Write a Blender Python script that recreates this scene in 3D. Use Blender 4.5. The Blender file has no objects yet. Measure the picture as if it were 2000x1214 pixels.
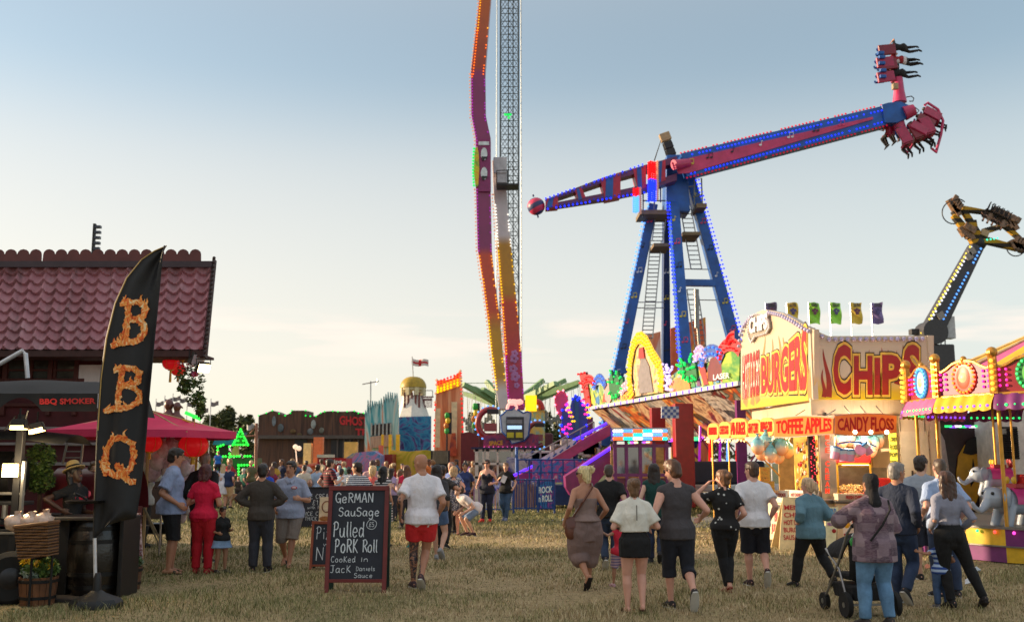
import bpy, bmesh, math, random
import numpy as np
from mathutils import Vector, Matrix, noise as mnoise
R_=math.radians
rnd=random.Random(7)
SC=bpy.context.scene; COL=SC.collection
# ------------------------------------------------------------- camera
F=1944.4; CX,CY=1000.0,607.0; HOR=900.0; CAMZ=1.7
TH=math.atan((HOR-CY)/F)
cd=bpy.data.cameras.new('camera'); cam=bpy.data.objects.new('camera',cd); COL.objects.link(cam)
cd.lens=35; cd.sensor_width=36; cd.clip_start=.1; cd.clip_end=3000
cam.location=(0,0,CAMZ); cam.rotation_euler=(math.pi/2+TH,0,0)
cd.dof.use_dof=True; cd.dof.focus_distance=13.5; cd.dof.aperture_fstop=2.2
SC.camera=cam
# ------------------------------------------------------------- light
SUN_AZ=R_(76)      # to the left of the view direction
SUN_EL=R_(11)
SC.view_settings.view_transform='Standard'; SC.view_settings.look='None'
SC.view_settings.exposure=0.95; SC.view_settings.gamma=1
W=bpy.data.worlds.new('World'); SC.world=W; W.use_nodes=True
def build_world():
    nt=W.node_tree; N=nt.nodes; L=nt.links
    for n in list(N): N.remove(n)
    out=N.new('ShaderNodeOutputWorld'); bg=N.new('ShaderNodeBackground')
    sky=N.new('ShaderNodeTexSky'); sky.sky_type='NISHITA'; sky.sun_disc=False
    sky.sun_elevation=SUN_EL; sky.sun_rotation=-SUN_AZ
    sky.altitude=50; sky.air_density=1.0; sky.dust_density=1.0; sky.ozone_density=1.6
    bg.inputs[1].default_value=0.15
    # milky evening haze veil, thick low down and overhead, plus a thin bank of cloud over the horizon
    def mix(f,A,B):
        m=N.new('ShaderNodeMix'); m.data_type='RGBA'
        for k,x in (('Factor',f),('A',A),('B',B)):
            if hasattr(x,'is_output'): L.new(x,m.inputs[k])
            else: m.inputs[k].default_value=x
        return m.outputs['Result']
    def rampv(x,st,ip='LINEAR'):
        r=N.new('ShaderNodeValToRGB'); cr=r.color_ramp; cr.interpolation=ip
        for i,(p,v) in enumerate(st):
            e=cr.elements[i] if i<2 else cr.elements.new(p)
            e.position=p; e.color=(v,v,v,1)
        L.new(x,r.inputs[0]); return r.outputs[0]
    tc=N.new('ShaderNodeTexCoord'); sx=N.new('ShaderNodeSeparateXYZ'); L.new(tc.outputs['Generated'],sx.inputs[0])
    tint=N.new('ShaderNodeMix'); tint.data_type='RGBA'; tint.blend_type='MULTIPLY'; tint.inputs['Factor'].default_value=1
    L.new(sky.outputs[0],tint.inputs['A']); tint.inputs['B'].default_value=(.76,.82,.77,1)
    f=rampv(sx.outputs['Z'],[(0,.82),(.12,.80),(.2,.68),(.29,.55),(.37,.1),(.5,.34),(1,.95)],'B_SPLINE')  # overhead end, out of view, raised to brighten the shaded ground
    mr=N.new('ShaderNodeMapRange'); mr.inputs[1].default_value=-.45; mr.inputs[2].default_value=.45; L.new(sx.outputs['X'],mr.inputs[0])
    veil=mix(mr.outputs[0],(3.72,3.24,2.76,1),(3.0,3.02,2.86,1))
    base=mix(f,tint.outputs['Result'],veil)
    mp=N.new('ShaderNodeMapping'); mp.inputs['Scale'].default_value=(2.2,2.2,20); L.new(tc.outputs['Generated'],mp.inputs[0])
    nz=N.new('ShaderNodeTexNoise'); nz.inputs['Scale'].default_value=2.6; nz.inputs['Detail'].default_value=7; L.new(mp.outputs[0],nz.inputs['Vector'])
    cl=rampv(nz.outputs[0],[(.44,0),(.62,1)])
    band=rampv(sx.outputs['Z'],[(.09,0),(.118,1),(.132,.8),(.15,0)])
    mu=N.new('ShaderNodeMath'); mu.operation='MULTIPLY'; L.new(cl,mu.inputs[0]); L.new(band,mu.inputs[1])
    mu2=N.new('ShaderNodeMath'); mu2.operation='MULTIPLY'; mu2.inputs[1].default_value=.7; L.new(mu.outputs[0],mu2.inputs[0])
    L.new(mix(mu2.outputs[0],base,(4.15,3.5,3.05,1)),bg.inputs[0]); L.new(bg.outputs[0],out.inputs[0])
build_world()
sl=bpy.data.lights.new('sun','SUN'); sl.energy=4.4; sl.angle=R_(.5); sl.color=(1.0,.74,.46)
so=bpy.data.objects.new('sun',sl); COL.objects.link(so)
sdir=Vector((-math.sin(SUN_AZ)*math.cos(SUN_EL),math.cos(SUN_AZ)*math.cos(SUN_EL),math.sin(SUN_EL)))
so.rotation_euler=sdir.to_track_quat('Z','Y').to_euler(); so.location=(-60,30,40)
# ------------------------------------------------------------- projection helpers (2000x1214 photo pixels -> world)
_f=Vector((0,math.cos(TH),math.sin(TH))); _u=Vector((0,-math.sin(TH),math.cos(TH))); _r=Vector((1,0,0)); _c=Vector((0,0,CAMZ))
def ray(x,y): return _f+_r*((x-CX)/F)+_u*((CY-y)/F)
def at(x,y,Y):
    d=ray(x,y); return _c+d*(Y/d.y)
def gnd(x,y,z=0):
    d=ray(x,y); return _c+d*((z-CAMZ)/d.z)
def onp(x,y,A,B):      # on the vertical plane through ground points A,B
    n=Vector((-(B[1]-A[1]),B[0]-A[0],0)); d=ray(x,y)
    return _c+d*(n.dot(Vector((A[0],A[1],0))-_c)/n.dot(d))
# ------------------------------------------------------------- mesh builder
def ortho(d,hint=None):
    d=Vector(d).normalized()
    h=Vector(hint) if hint is not None else (Vector((0,0,1)) if abs(d.z)<.95 else Vector((1,0,0)))
    a=h-d*h.dot(d)
    if a.length<1e-5: a=Vector((0,1,0))-d*d.y
    a.normalize(); return a,d.cross(a)
class MB:
    def __init__(s): s.v=[];s.f=[];s.mi=[];s.m=0
    def add(s,vs,fs):
        o=len(s.v); s.v.extend(tuple(v) for v in vs); s.f.extend(tuple(i+o for i in f) for f in fs); s.mi.extend([s.m]*len(fs)); return s
    def box(s,c,d,M=None,taper=1):
        vs=[]
        for z in (-.5,.5):
            k=taper if z>0 else 1
            for x,y in ((-.5,-.5),(.5,-.5),(.5,.5),(-.5,.5)):
                p=Vector((x*d[0]*k,y*d[1]*k,z*d[2]))
                if M is not None: p=M@p
                vs.append(p+Vector(c))
        return s.add(vs,[(3,2,1,0),(4,5,6,7),(0,1,5,4),(1,2,6,5),(2,3,7,6),(3,0,4,7)])
    def bar(s,a,b,w,t,hint=None):     # rectangular bar a->b; w across hint x d, t along hint
        a,b=Vector(a),Vector(b); u,v=ortho(b-a,hint)
        vs=[p+v*(x*w/2)+u*(y*t/2) for p in (a,b) for x,y in ((-1,-1),(1,-1),(1,1),(-1,1))]
        return s.add(vs,[(3,2,1,0),(4,5,6,7),(0,1,5,4),(1,2,6,5),(2,3,7,6),(3,0,4,7)])
    def tbar(s,a,b,w0,t0,w1,t1,hint=None):
        a,b=Vector(a),Vector(b); u,v=ortho(b-a,hint)
        vs=[p+v*(x*w/2)+u*(y*t/2) for p,w,t in ((a,w0,t0),(b,w1,t1)) for x,y in ((-1,-1),(1,-1),(1,1),(-1,1))]
        return s.add(vs,[(3,2,1,0),(4,5,6,7),(0,1,5,4),(1,2,6,5),(2,3,7,6),(3,0,4,7)])
    def tube(s,pts,r,n=6,caps=True):
        pts=[Vector(p) for p in pts]; k=len(pts)
        rs=r if isinstance(r,(list,tuple)) else [r]*k
        vs=[];u=None
        for i,p in enumerate(pts):
            d=(pts[min(i+1,k-1)]-pts[max(i-1,0)])
            if d.length<1e-9: d=Vector((0,0,1))
            u,v=ortho(d,u)
            for j in range(n):
                a=2*math.pi*j/n; vs.append(p+(u*math.cos(a)+v*math.sin(a))*rs[i])
        fs=[(i*n+j,i*n+(j+1)%n,(i+1)*n+(j+1)%n,(i+1)*n+j) for i in range(k-1) for j in range(n)]
        if caps: fs+= [tuple(range(n-1,-1,-1)),tuple((k-1)*n+j for j in range(n))]
        return s.add(vs,fs)
    def loft(s,pts,rad,right=(1,0,0),n=12,rnd_=(False,False)):   # rad: (r_right, r_other)
        pts=[Vector(p) for p in pts]; rad=[(r,r) if not isinstance(r,(tuple,list)) else r for r in rad]
        k=len(pts); T=[(pts[min(i+1,k-1)]-pts[max(i-1,0)]).normalized() for i in range(k)]
        P=list(zip(pts,rad,T))
        def cap(p,r,t,sg):
            m=min(r); return [(p+t*sg*m*.5,(r[0]*.86,r[1]*.86),t),(p+t*sg*m*.85,(r[0]*.5,r[1]*.5),t)]
        if rnd_[0]: P=cap(*P[0],-1)[::-1]+P
        if rnd_[1]: P=P+cap(*P[-1],1)
        vs=[]; k=len(P)
        for p,r,t in P:
            a,b=ortho(t,right)
            for j in range(n):
                q=2*math.pi*j/n; vs.append(p+a*(r[0]*math.cos(q))+b*(r[1]*math.sin(q)))
        fs=[(i*n+j,i*n+(j+1)%n,(i+1)*n+(j+1)%n,(i+1)*n+j) for i in range(k-1) for j in range(n)]
        fs+=[tuple(range(n-1,-1,-1)),tuple((k-1)*n+j for j in range(n))]
        return s.add(vs,fs)
    def ball(s,c,r,n=10,m=6,sc=(1,1,1),M=None):
        vs=[];c=Vector(c)
        for i in range(m+1):
            t=math.pi*i/m
            for j in range(n):
                a=2*math.pi*j/n
                p=Vector((r*sc[0]*math.sin(t)*math.cos(a),r*sc[1]*math.sin(t)*math.sin(a),r*sc[2]*math.cos(t)))
                if M is not None: p=M@p
                vs.append(c+p)
        fs=[(i*n+j,(i+1)*n+j,(i+1)*n+(j+1)%n,i*n+(j+1)%n) for i in range(m) for j in range(n)]
        return s.add(vs,fs)
    def bulb(s,c,r):      # small octahedral-ish lamp
        c=Vector(c); vs=[c+Vector(d)*r for d in ((1,0,0),(-1,0,0),(0,1,0),(0,-1,0),(0,0,1),(0,0,-1))]
        return s.add(vs,[(0,2,4),(2,1,4),(1,3,4),(3,0,4),(2,0,5),(1,2,5),(3,1,5),(0,3,5)])
    def row(s,a,b,step,r,skip=.05):
        a,b=Vector(a),Vector(b); n=max(1,int((b-a).length/step))
        for i in range(n+1):
            if skip and rnd.random()<skip: continue
            s.bulb(a.lerp(b,i/n),r)
        return s
    def prism(s,pts,off):
        pts=[Vector(p) for p in pts]; off=Vector(off); n=len(pts)
        vs=pts+[p+off for p in pts]
        nrm=Vector((0,0,0))
        for i in range(n): nrm+=pts[i].cross(pts[(i+1)%n])
        if nrm.dot(off)>0: f0,f1=tuple(range(n-1,-1,-1)),tuple(range(n,2*n))
        else: f0,f1=tuple(range(n)),tuple(range(2*n-1,n-1,-1))
        return s.add(vs,[f0,f1]+[(i,(i+1)%n,n+(i+1)%n,n+i) for i in range(n)])
    def lathe(s,prof,c=(0,0,0),n=20,M=None,sx=1,sy=1):
        vs=[];c=Vector(c);k=len(prof)
        for r,z in prof:
            for j in range(n):
                a=2*math.pi*j/n; p=Vector((r*sx*math.cos(a),r*sy*math.sin(a),z))
                if M is not None: p=M@p
                vs.append(c+p)
        fs=[(i*n+j,i*n+(j+1)%n,(i+1)*n+(j+1)%n,(i+1)*n+j) for i in range(k-1) for j in range(n)]
        fs+=[tuple(range(n-1,-1,-1)),tuple((k-1)*n+j for j in range(n))]
        return s.add(vs,fs)
    def grid(s,fn,nu,nv):
        vs=[fn(i/nu,j/nv) for j in range(nv+1) for i in range(nu+1)]
        return s.add(vs,[(j*(nu+1)+i,j*(nu+1)+i+1,(j+1)*(nu+1)+i+1,(j+1)*(nu+1)+i) for j in range(nv) for i in range(nu)])
    def ribbon(s,pts,w,nrm,lift=0):    # flat stroke of width w facing nrm
        pts=[Vector(p) for p in pts]; nrm=Vector(nrm).normalized(); k=len(pts); vs=[]
        for i,p in enumerate(pts):
            t=pts[min(i+1,k-1)]-pts[max(i-1,0)]
            if t.length<1e-9: t=Vector((1,0,0))
            sd=nrm.cross(t.normalized()); ww=w[i] if isinstance(w,(list,tuple)) else w
            vs+= [p+sd*ww/2+nrm*lift,p-sd*ww/2+nrm*lift]
        return s.add(vs,[(2*i,2*i+1,2*i+3,2*i+2) for i in range(k-1)])
    def build(s,name,mats,parent=None,smooth=None,world=True,bevel=0,recalc=False):
        me=bpy.data.meshes.new(name); me.from_pydata(s.v,[],s.f)
        if recalc:
            bm=bmesh.new(); bm.from_mesh(me); bmesh.ops.recalc_face_normals(bm,faces=bm.faces); bm.to_mesh(me); bm.free()
        if not isinstance(mats,(list,tuple)): mats=[mats]
        for m in mats: me.materials.append(m)
        if len(mats)>1: me.polygons.foreach_set('material_index',s.mi)
        if smooth is not None:
            me.polygons.foreach_set('use_smooth',[True]*len(me.polygons)); me.set_sharp_from_angle(angle=R_(smooth))
        return link(name,me,parent,world,bevel)
def rootof(o):
    while o.parent: o=o.parent
    return o
def link(name,me,parent=None,world=True,bevel=0):
    o=bpy.data.objects.new(name,me); COL.objects.link(o)
    if parent is not None:
        if world: me.transform(rootof(parent).matrix_basis.inverted())
        o.parent=parent
    if bevel:
        b=o.modifiers.new('bevel','BEVEL'); b.width=bevel; b.segments=2; b.limit_method='ANGLE'
    return o
def tag(o,label=None,cat=None,group=None,kind=None):
    if label: o['label']=label
    if cat: o['category']=cat
    if group: o['group']=group
    if kind: o['kind']=kind
    return o
def thing(name,loc,label,cat,group=None,rz=0):
    o=bpy.data.objects.new(name,None); COL.objects.link(o); o.empty_display_size=.2
    o.location=loc; o.rotation_euler=(0,0,rz); o.matrix_basis=Matrix.Translation(Vector(loc))@Matrix.Rotation(rz,4,'Z')
    return tag(o,label,cat,group)
# ------------------------------------------------------------- materials
def lin(c): return tuple((x/255/12.92 if x/255<=.04045 else ((x/255+.055)/1.055)**2.4) for x in c)
_mats={}
def bsdf(name):
    m=bpy.data.materials.new(name); m.use_nodes=True
    return m,m.node_tree.nodes,m.node_tree.links,m.node_tree.nodes['Principled BSDF']
def coords(N,L,scale=1,rot=(0,0,0),kind='Object'):
    tc=N.new('ShaderNodeTexCoord'); mp=N.new('ShaderNodeMapping')
    mp.inputs['Scale'].default_value=scale if isinstance(scale,tuple) else (scale,)*3; mp.inputs['Rotation'].default_value=rot
    L.new(tc.outputs[kind],mp.inputs[0]); return mp.outputs[0]
def noise(N,L,vec,scale,detail=4,rough=.55,dist=0):
    n=N.new('ShaderNodeTexNoise'); n.inputs['Scale'].default_value=scale; n.inputs['Detail'].default_value=detail
    n.inputs['Roughness'].default_value=rough; n.inputs['Distortion'].default_value=dist
    L.new(vec,n.inputs['Vector']); return n.outputs[0]
def ramp(N,L,fac,stops,mode='LINEAR'):
    r=N.new('ShaderNodeValToRGB'); cr=r.color_ramp; cr.interpolation=mode
    for i,(p,c) in enumerate(stops):
        e=cr.elements[i] if i<2 else cr.elements.new(p)
        e.position=p; e.color=(*c,1) if len(c)==3 else c
    L.new(fac,r.inputs[0]); return r.outputs[0]
def mixc(N,L,fac,a,b,mode='MIX'):
    m=N.new('ShaderNodeMix'); m.data_type='RGBA'; m.blend_type=mode
    for k,x in (('Factor',fac),('A',a),('B',b)):
        if hasattr(x,'is_output'): L.new(x,m.inputs[k])
        elif k=='Factor': m.inputs[k].default_value=x
        else: m.inputs[k].default_value=(*x,1)
    return m.outputs['Result']
def bump(N,L,P,h,strength=.3,dist=.02):
    b=N.new('ShaderNodeBump'); b.inputs['Strength'].default_value=strength; b.inputs['Distance'].default_value=dist
    L.new(h,b.inputs['Height']); L.new(b.outputs[0],P.inputs['Normal'])
def M(name,c,rough=.6,metal=0,var=.22,scale=5,bmp=0,emit=0,ecol=None,coat=0,alpha=1,trans=0):
    if name in _mats: return _mats[name]
    m,N,L,P=bsdf(name); c=lin(c); P.inputs['Roughness'].default_value=rough; P.inputs['Metallic'].default_value=metal
    v=coords(N,L); n=noise(N,L,v,scale,5,.6)
    lo=tuple(x*(1-var) for x in c); hi=tuple(min(1,x*(1+var*.8)) for x in c)
    L.new(ramp(N,L,n,[(.3,lo),(.7,hi)]),P.inputs['Base Color'])
    if bmp: bump(N,L,P,noise(N,L,v,scale*6,4),bmp)
    if coat: P.inputs['Coat Weight'].default_value=coat
    if emit:
        P.inputs['Emission Color'].default_value=(*(lin(ecol) if ecol else c),1); P.inputs['Emission Strength'].default_value=emit
    if alpha<1: P.inputs['Alpha'].default_value=alpha
    if trans: P.inputs['Transmission Weight'].default_value=trans
    _mats[name]=m; return m
def MS(name,fn):
    if name not in _mats: _mats[name]=fn()
    return _mats[name]
def glass(name='window_glass',tint=(200,205,205),mixv=.82,rough=.05):
    def f():
        m,N,L,P=bsdf(name); out=N['Material Output']
        t=N.new('ShaderNodeBsdfTransparent'); t.inputs[0].default_value=(*lin(tint),1)
        g=N.new('ShaderNodeBsdfGlossy'); g.inputs['Roughness'].default_value=rough
        mx=N.new('ShaderNodeMixShader'); mx.inputs[0].default_value=1-mixv
        L.new(t.outputs[0],mx.inputs[1]); L.new(g.outputs[0],mx.inputs[2]); L.new(mx.outputs[0],out.inputs[0]); N.remove(P); return m
    return MS(name,f)
def blotch(name,cols,scale=3,dist=2,rough=.5,stretch=(1,1,1),detail=3,mode='LINEAR',rot=(0,0,0)):   # airbrushed showground artwork
    def f():
        m,N,L,P=bsdf(name); v=coords(N,L,stretch,rot); n=noise(N,L,v,scale,detail,.6,dist)
        k=len(cols); st=[(.28+.44*i/(k-1),lin(c)) for i,c in enumerate(cols)]
        L.new(ramp(N,L,n,st,mode),P.inputs['Base Color']); P.inputs['Roughness'].default_value=rough; return m
    return MS(name,f)
def lamp(name,c,s): return M('bulb_'+name,c,.3,emit=s if s>=5 else s*.55,var=.05)
# ------------------------------------------------------------- evaluating text / remesh in a scratch scene
TMP=bpy.data.scenes.new('scratch')
def evaluated(data,mod=None):
    o=bpy.data.objects.new('scratch',data); TMP.collection.objects.link(o)
    if mod: mod(o)
    vl=TMP.view_layers[0]; vl.update(); dg=vl.depsgraph
    me=bpy.data.meshes.new_from_object(o.evaluated_get(dg)); bpy.data.objects.remove(o); return me
def text_verts(s,bold=0,ext=.02,shear=0,space=1):
    cu=bpy.data.curves.new('t','FONT'); cu.body=s; cu.size=1; cu.offset=bold; cu.extrude=ext; cu.resolution_u=3; cu.shear=shear; cu.space_character=space
    me=evaluated(cu); bpy.data.curves.remove(cu); return me
def text(s,O,U,V,mat,parent,name='lettering',bold=.02,depth=.006,lift=.003,warp=None,space=1,label=None,ref=None):
    me=text_verts(s,bold,.5,0,space); O,U,V=Vector(O),Vector(U),Vector(V); n=U.cross(V).normalized()
    co=np.empty(len(me.vertices)*3); me.vertices.foreach_get('co',co); co=co.reshape(-1,3)
    lo,hi=co.min(0),co.max(0)
    if ref is not None: lo=lo+(bold-ref); hi=hi-(bold-ref)
    uu=(co[:,0]-lo[0])/(hi[0]-lo[0]); vv=(co[:,1]-lo[1])/(hi[1]-lo[1]); ww=co[:,2]+.5
    if warp: uu,vv=warp(uu,vv)
    P=np.outer(np.ones(len(uu)),O)+np.outer(uu,U)+np.outer(vv,V)+np.outer(lift+ww*depth,n)
    me.vertices.foreach_set('co',P.ravel()); me.materials.clear(); me.materials.append(mat); me.name=name
    o=link(name,me,parent)
    if label: o['label']=label
    return o
# ------------------------------------------------------------- people
def remesh(mb,vox,smooth=2):
    me=bpy.data.meshes.new('r'); me.from_pydata(mb.v,[],mb.f)
    def md(o):
        r=o.modifiers.new('r','REMESH'); r.mode='VOXEL'; r.voxel_size=vox; r.use_smooth_shade=True
        if smooth:
            s=o.modifiers.new('s','SMOOTH'); s.factor=.5; s.iterations=smooth
    out=evaluated(me,md); bpy.data.meshes.remove(me); return out
def wrinkle(me,amp,sc,seed=0,zs=1,tilt=.6):
    n=len(me.vertices); co=np.empty(n*3); no=np.empty(n*3)
    me.vertices.foreach_get('co',co); me.vertices.foreach_get('normal',no); co=co.reshape(-1,3); no=no.reshape(-1,3)
    d=np.empty(n)
    for i in range(n):
        x,y,z=co[i]; d[i]=mnoise.noise(((x+seed)*sc*.7+z*tilt*sc,y*sc*.7,z*sc*zs))+.5*mnoise.noise((x*sc*1.6,(y+seed)*sc*1.6,z*sc*2.4*zs))
    co+=no*(d*amp+amp*.45)[:,None]; me.vertices.foreach_set('co',co.ravel())
def ik(a,b,l1,l2,pole):
    d=b-a; L=min(d.length,(l1+l2)*.998); dn=d.normalized(); p=pole-dn*pole.dot(dn)
    if p.length<1e-5: p=Vector((0,0,1))
    p.normalize(); x=(l1*l1-l2*l2+L*L)/(2*L); y=math.sqrt(max(0,l1*l1-x*x))
    return a+dn*x+p*y, a+dn*L
def skin(tone): 
    c={'fair':(205,160,138),'pink':(212,158,138),'tan':(178,125,98),'brown':(128,86,64),'dark':(74,50,40),'olive':(165,118,92)}[tone]
    return M('skin_'+tone,c,.5,var=.1,scale=9)
def hairm(c):
    def f():
        m,N,L,P=bsdf('hair_%d_%d_%d'%c); v=coords(N,L,(60,60,7)); n=noise(N,L,v,1.2,3); k=lin(c)
        L.new(ramp(N,L,n,[(.3,tuple(x*.5 for x in k)),(.72,tuple(min(1,x*1.5) for x in k))]),P.inputs['Base Color'])
        P.inputs['Roughness'].default_value=.42; bump(N,L,P,n,.5,.01); return m
    return MS('hair%d_%d_%d'%c,f)
def cloth(c,name=None,bmp=.12):
    def f():
        m,N,L,P=bsdf('cloth_%d_%d_%d'%c); v=coords(N,L); k=lin(c); n=noise(N,L,v,7,5,.6)
        L.new(ramp(N,L,n,[(.3,tuple(x*.86 for x in k)),(.7,tuple(min(1,x*1.1) for x in k))]),P.inputs['Base Color']); P.inputs['Roughness'].default_value=.88
        w=noise(N,L,coords(N,L,(1,1,.55),(.3,.2,0)),11,3,.5,1.4); bump(N,L,P,w,.55,.035); return m
    return MS('cl%d_%d_%d'%c,f)
def denim(c=(62,80,112)):
    def f():
        m,N,L,P=bsdf('denim%d_%d_%d'%c); v=coords(N,L); n=noise(N,L,v,6,5,.65); k=lin(c)
        L.new(ramp(N,L,n,[(.3,tuple(x*.6 for x in k)),(.75,tuple(min(1,x*1.5) for x in k))]),P.inputs['Base Color']); P.inputs['Roughness'].default_value=.85
        bump(N,L,P,noise(N,L,v,40,3),.15); return m
    return MS('denim%d_%d_%d'%c,f)
def stripes(name,a,b,freq,duty=.5):
    def f():
        m,N,L,P=bsdf(name); tc=N.new('ShaderNodeTexCoord'); s=N.new('ShaderNodeSeparateXYZ'); L.new(tc.outputs['Object'],s.inputs[0])
        q=N.new('ShaderNodeMath'); q.operation='MULTIPLY'; q.inputs[1].default_value=freq; L.new(s.outputs['Z'],q.inputs[0])
        r=N.new('ShaderNodeMath'); r.operation='FRACT'; L.new(q.outputs[0],r.inputs[0])
        g=N.new('ShaderNodeMath'); g.operation='GREATER_THAN'; g.inputs[1].default_value=duty; L.new(r.outputs[0],g.inputs[0])
        L.new(mixc(N,L,g.outputs[0],lin(a),lin(b)),P.inputs['Base Color']); P.inputs['Roughness'].default_value=.85; return m
    return MS(name,f)
def floral(name,base,cols,scale=26):
    def f():
        m,N,L,P=bsdf(name); v=coords(N,L); col=lin(base)
        for i,c in enumerate(cols):
            n=noise(N,L,v,scale*(1+.3*i),2,.5,1.5); g=ramp(N,L,n,[(.52+.02*i,(0,0,0)),(.56+.02*i,(1,1,1))])
            col=mixc(N,L,g,col,lin(c))
        L.new(col,P.inputs['Base Color']); P.inputs['Roughness'].default_value=.85; return m
    return MS(name,f)
def dots(name,base,c,scale=14,th=.16):
    def f():
        m,N,L,P=bsdf(name); v=coords(N,L); vo=N.new('ShaderNodeTexVoronoi'); vo.inputs['Scale'].default_value=scale; L.new(v,vo.inputs['Vector'])
        g=ramp(N,L,vo.outputs['Distance'],[(th,(1,1,1)),(th+.05,(0,0,0))]); L.new(mixc(N,L,g,lin(base),lin(c)),P.inputs['Base Color']); P.inputs['Roughness'].default_value=.85; return m
    return MS(name,f)
def patchwork(name,cols,scale=9):
    def f():
        m,N,L,P=bsdf(name); v=coords(N,L,(1,1,1.5)); vo=N.new('ShaderNodeTexVoronoi'); vo.distance='CHEBYCHEV'; vo.inputs['Scale'].default_value=scale; vo.inputs['Randomness'].default_value=.35; L.new(v,vo.inputs['Vector'])
        s=N.new('ShaderNodeSeparateColor'); L.new(vo.outputs['Color'],s.inputs[0]); k=len(cols)
        c=ramp(N,L,s.outputs[0],[(i/k,lin(q)) for i,q in enumerate(cols)],'CONSTANT'); n=noise(N,L,coords(N,L,(1,1,3)),30,4)
        L.new(mixc(N,L,ramp(N,L,n,[(.4,(0,0,0)),(.7,(.5,.5,.5))]),c,lin((150,130,140))),P.inputs['Base Color']); P.inputs['Roughness'].default_value=.85; return m
    return MS(name,f)
def tattoo(tone):
    def f():
        m,N,L,P=bsdf('tattooed_skin'); v=coords(N,L); n=noise(N,L,v,16,4,.6,1.8)
        L.new(ramp(N,L,n,[(.36,lin((48,52,62))),(.5,lin((96,78,76))),(.58,lin((178,125,98)))]),P.inputs['Base Color']); P.inputs['Roughness'].default_value=.5; return m
    return MS('tattoo',f)
PEOPLE=[]
def person(label,px,fy,hy,face=0,group=None,loc=None,h=None,vox=None,w=1.0,fem=False,tone='fair',lean=0,side=0,yaw=0,pitch=0,
           feet=None,hands=None,drop=0,top=None,bottom=None,hair=('short',(40,30,24)),shoes=(40,40,44),sandals=False,extra=None,tats=False,glasses=None,detail=None,chest=0):
    """top=(kind,material,loose): tank/short/long/strapless/dress; bottom=(kind,material,loose): long/shorts/capri/mini/harem"""
    w=.94+(w-1)*.62
    if top: top=(top[0],top[1],top[2]*.72)+tuple(top[3:])
    g=loc if loc is not None else gnd(px,fy); g=Vector((g.x,g.y,0)) if loc is None else Vector(loc)
    if h is None: h=at(px,hy,g.y).z-g.z+.005
    if vox is None: vox=.0105 if g.y<17 else (.015 if g.y<30 else .026)
    if detail is None: detail=g.y<30
    root=thing('person',g,label,'person',group,R_(face))
    up=Vector((0,math.sin(lean),math.cos(lean))); up=Vector((math.sin(side),up.y*math.cos(side),up.z*math.cos(side))).normalized()
    right=Vector((1,0,0)); right=(right-up*right.dot(up)).normalized(); fwd=up.cross(right)
    thigh,shin,ank=.238*h,.232*h,.043*h
    fp={'L':(-.065*h,.02,0,0),'R':(.065*h,-.02,0,0)}
    if feet: fp.update(feet)
    A={k:Vector((v[0],v[1],v[2]+ank+ (math.sin(v[3])*.09*h if v[3]>0 else 0))) for k,v in fp.items()}
    hw=.052*h*(.9+.1*w)
    # pelvis height: as high as both standing legs allow
    pz=.519*h
    for k,sg in (('L',-1),('R',1)):
        d=Vector((sg*hw,0,0))-Vector((A[k].x,A[k].y,0))
        if fp[k][3]<.6: pz=min(pz,A[k].z+math.sqrt(max(.05,(.995*(thigh+shin))**2-d.x**2-d.y**2)))
    pz-=drop*h
    pel=Vector((0,0,pz)); S=lambda t:pel+up*(t*h)
    neck=S(.318); sh={k:S(.274)+right*(sg*(.1 if not fem else .09)*h*(.8+.2*w)) for k,sg in (('L',-1),('R',1))}
    ua,fa=.172*h,.15*h
    hp={'L':(.05,.03,-.40),'R':(.05,.03,-.40)}
    if hands: hp.update(hands)
    EL={};WR={}
    for k,sg in (('L',-1),('R',1)):
        q=hp[k]; tgt=sh[k]+Vector((sg*q[0]*1.0,q[1],q[2]))*(h/1.75 if True else 1)
        pole=Vector((sg*q[3],q[4],q[5])) if len(q)>3 else Vector((sg*.35,-1,-.2))
        EL[k],WR[k]=ik(sh[k],tgt,ua,fa,pole)
    KN={};AN={}
    for k,sg in (('L',-1),('R',1)):
        KN[k],AN[k]=ik(pel+right*sg*hw,A[k],thigh,shin,Vector((sg*.12,1,0.1)))
    # head frame
    Rh=Matrix.Rotation(R_(yaw),3,'Z')@Matrix.Rotation(-R_(pitch)-lean*.3,3,'X')
    hc=neck+up*(.036*h)*1.0+(Rh@Vector((0,.012*h,.062*h)))
    H=lambda x,y,z: hc+Rh@Vector((x*h,y*h,z*h))
    hr=Rh@Vector((1,0,0))
    b=MB(); NS=12
    if fem: tors=[(-.035,.07,.055),(0,.094,.068),(.04,.093,.066),(.09,.074,.054),(.13,.07,.052),(.18,.08,.06),(.225,.09,.063),(.262,.095,.052),(.285,.082,.046),(.303,.054,.04),(.32,.034,.034)]
    else: tors=[(-.035,.07,.055),(0,.09,.066),(.04,.09,.066),(.09,.082,.06),(.14,.083,.06),(.19,.1,.068),(.235,.11,.068),(.268,.112,.06),(.29,.095,.052),(.308,.065,.045),(.325,.038,.038)]
    wy=w+chest
    hipx=0; glu=0; hpx=0; straight=False
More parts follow.
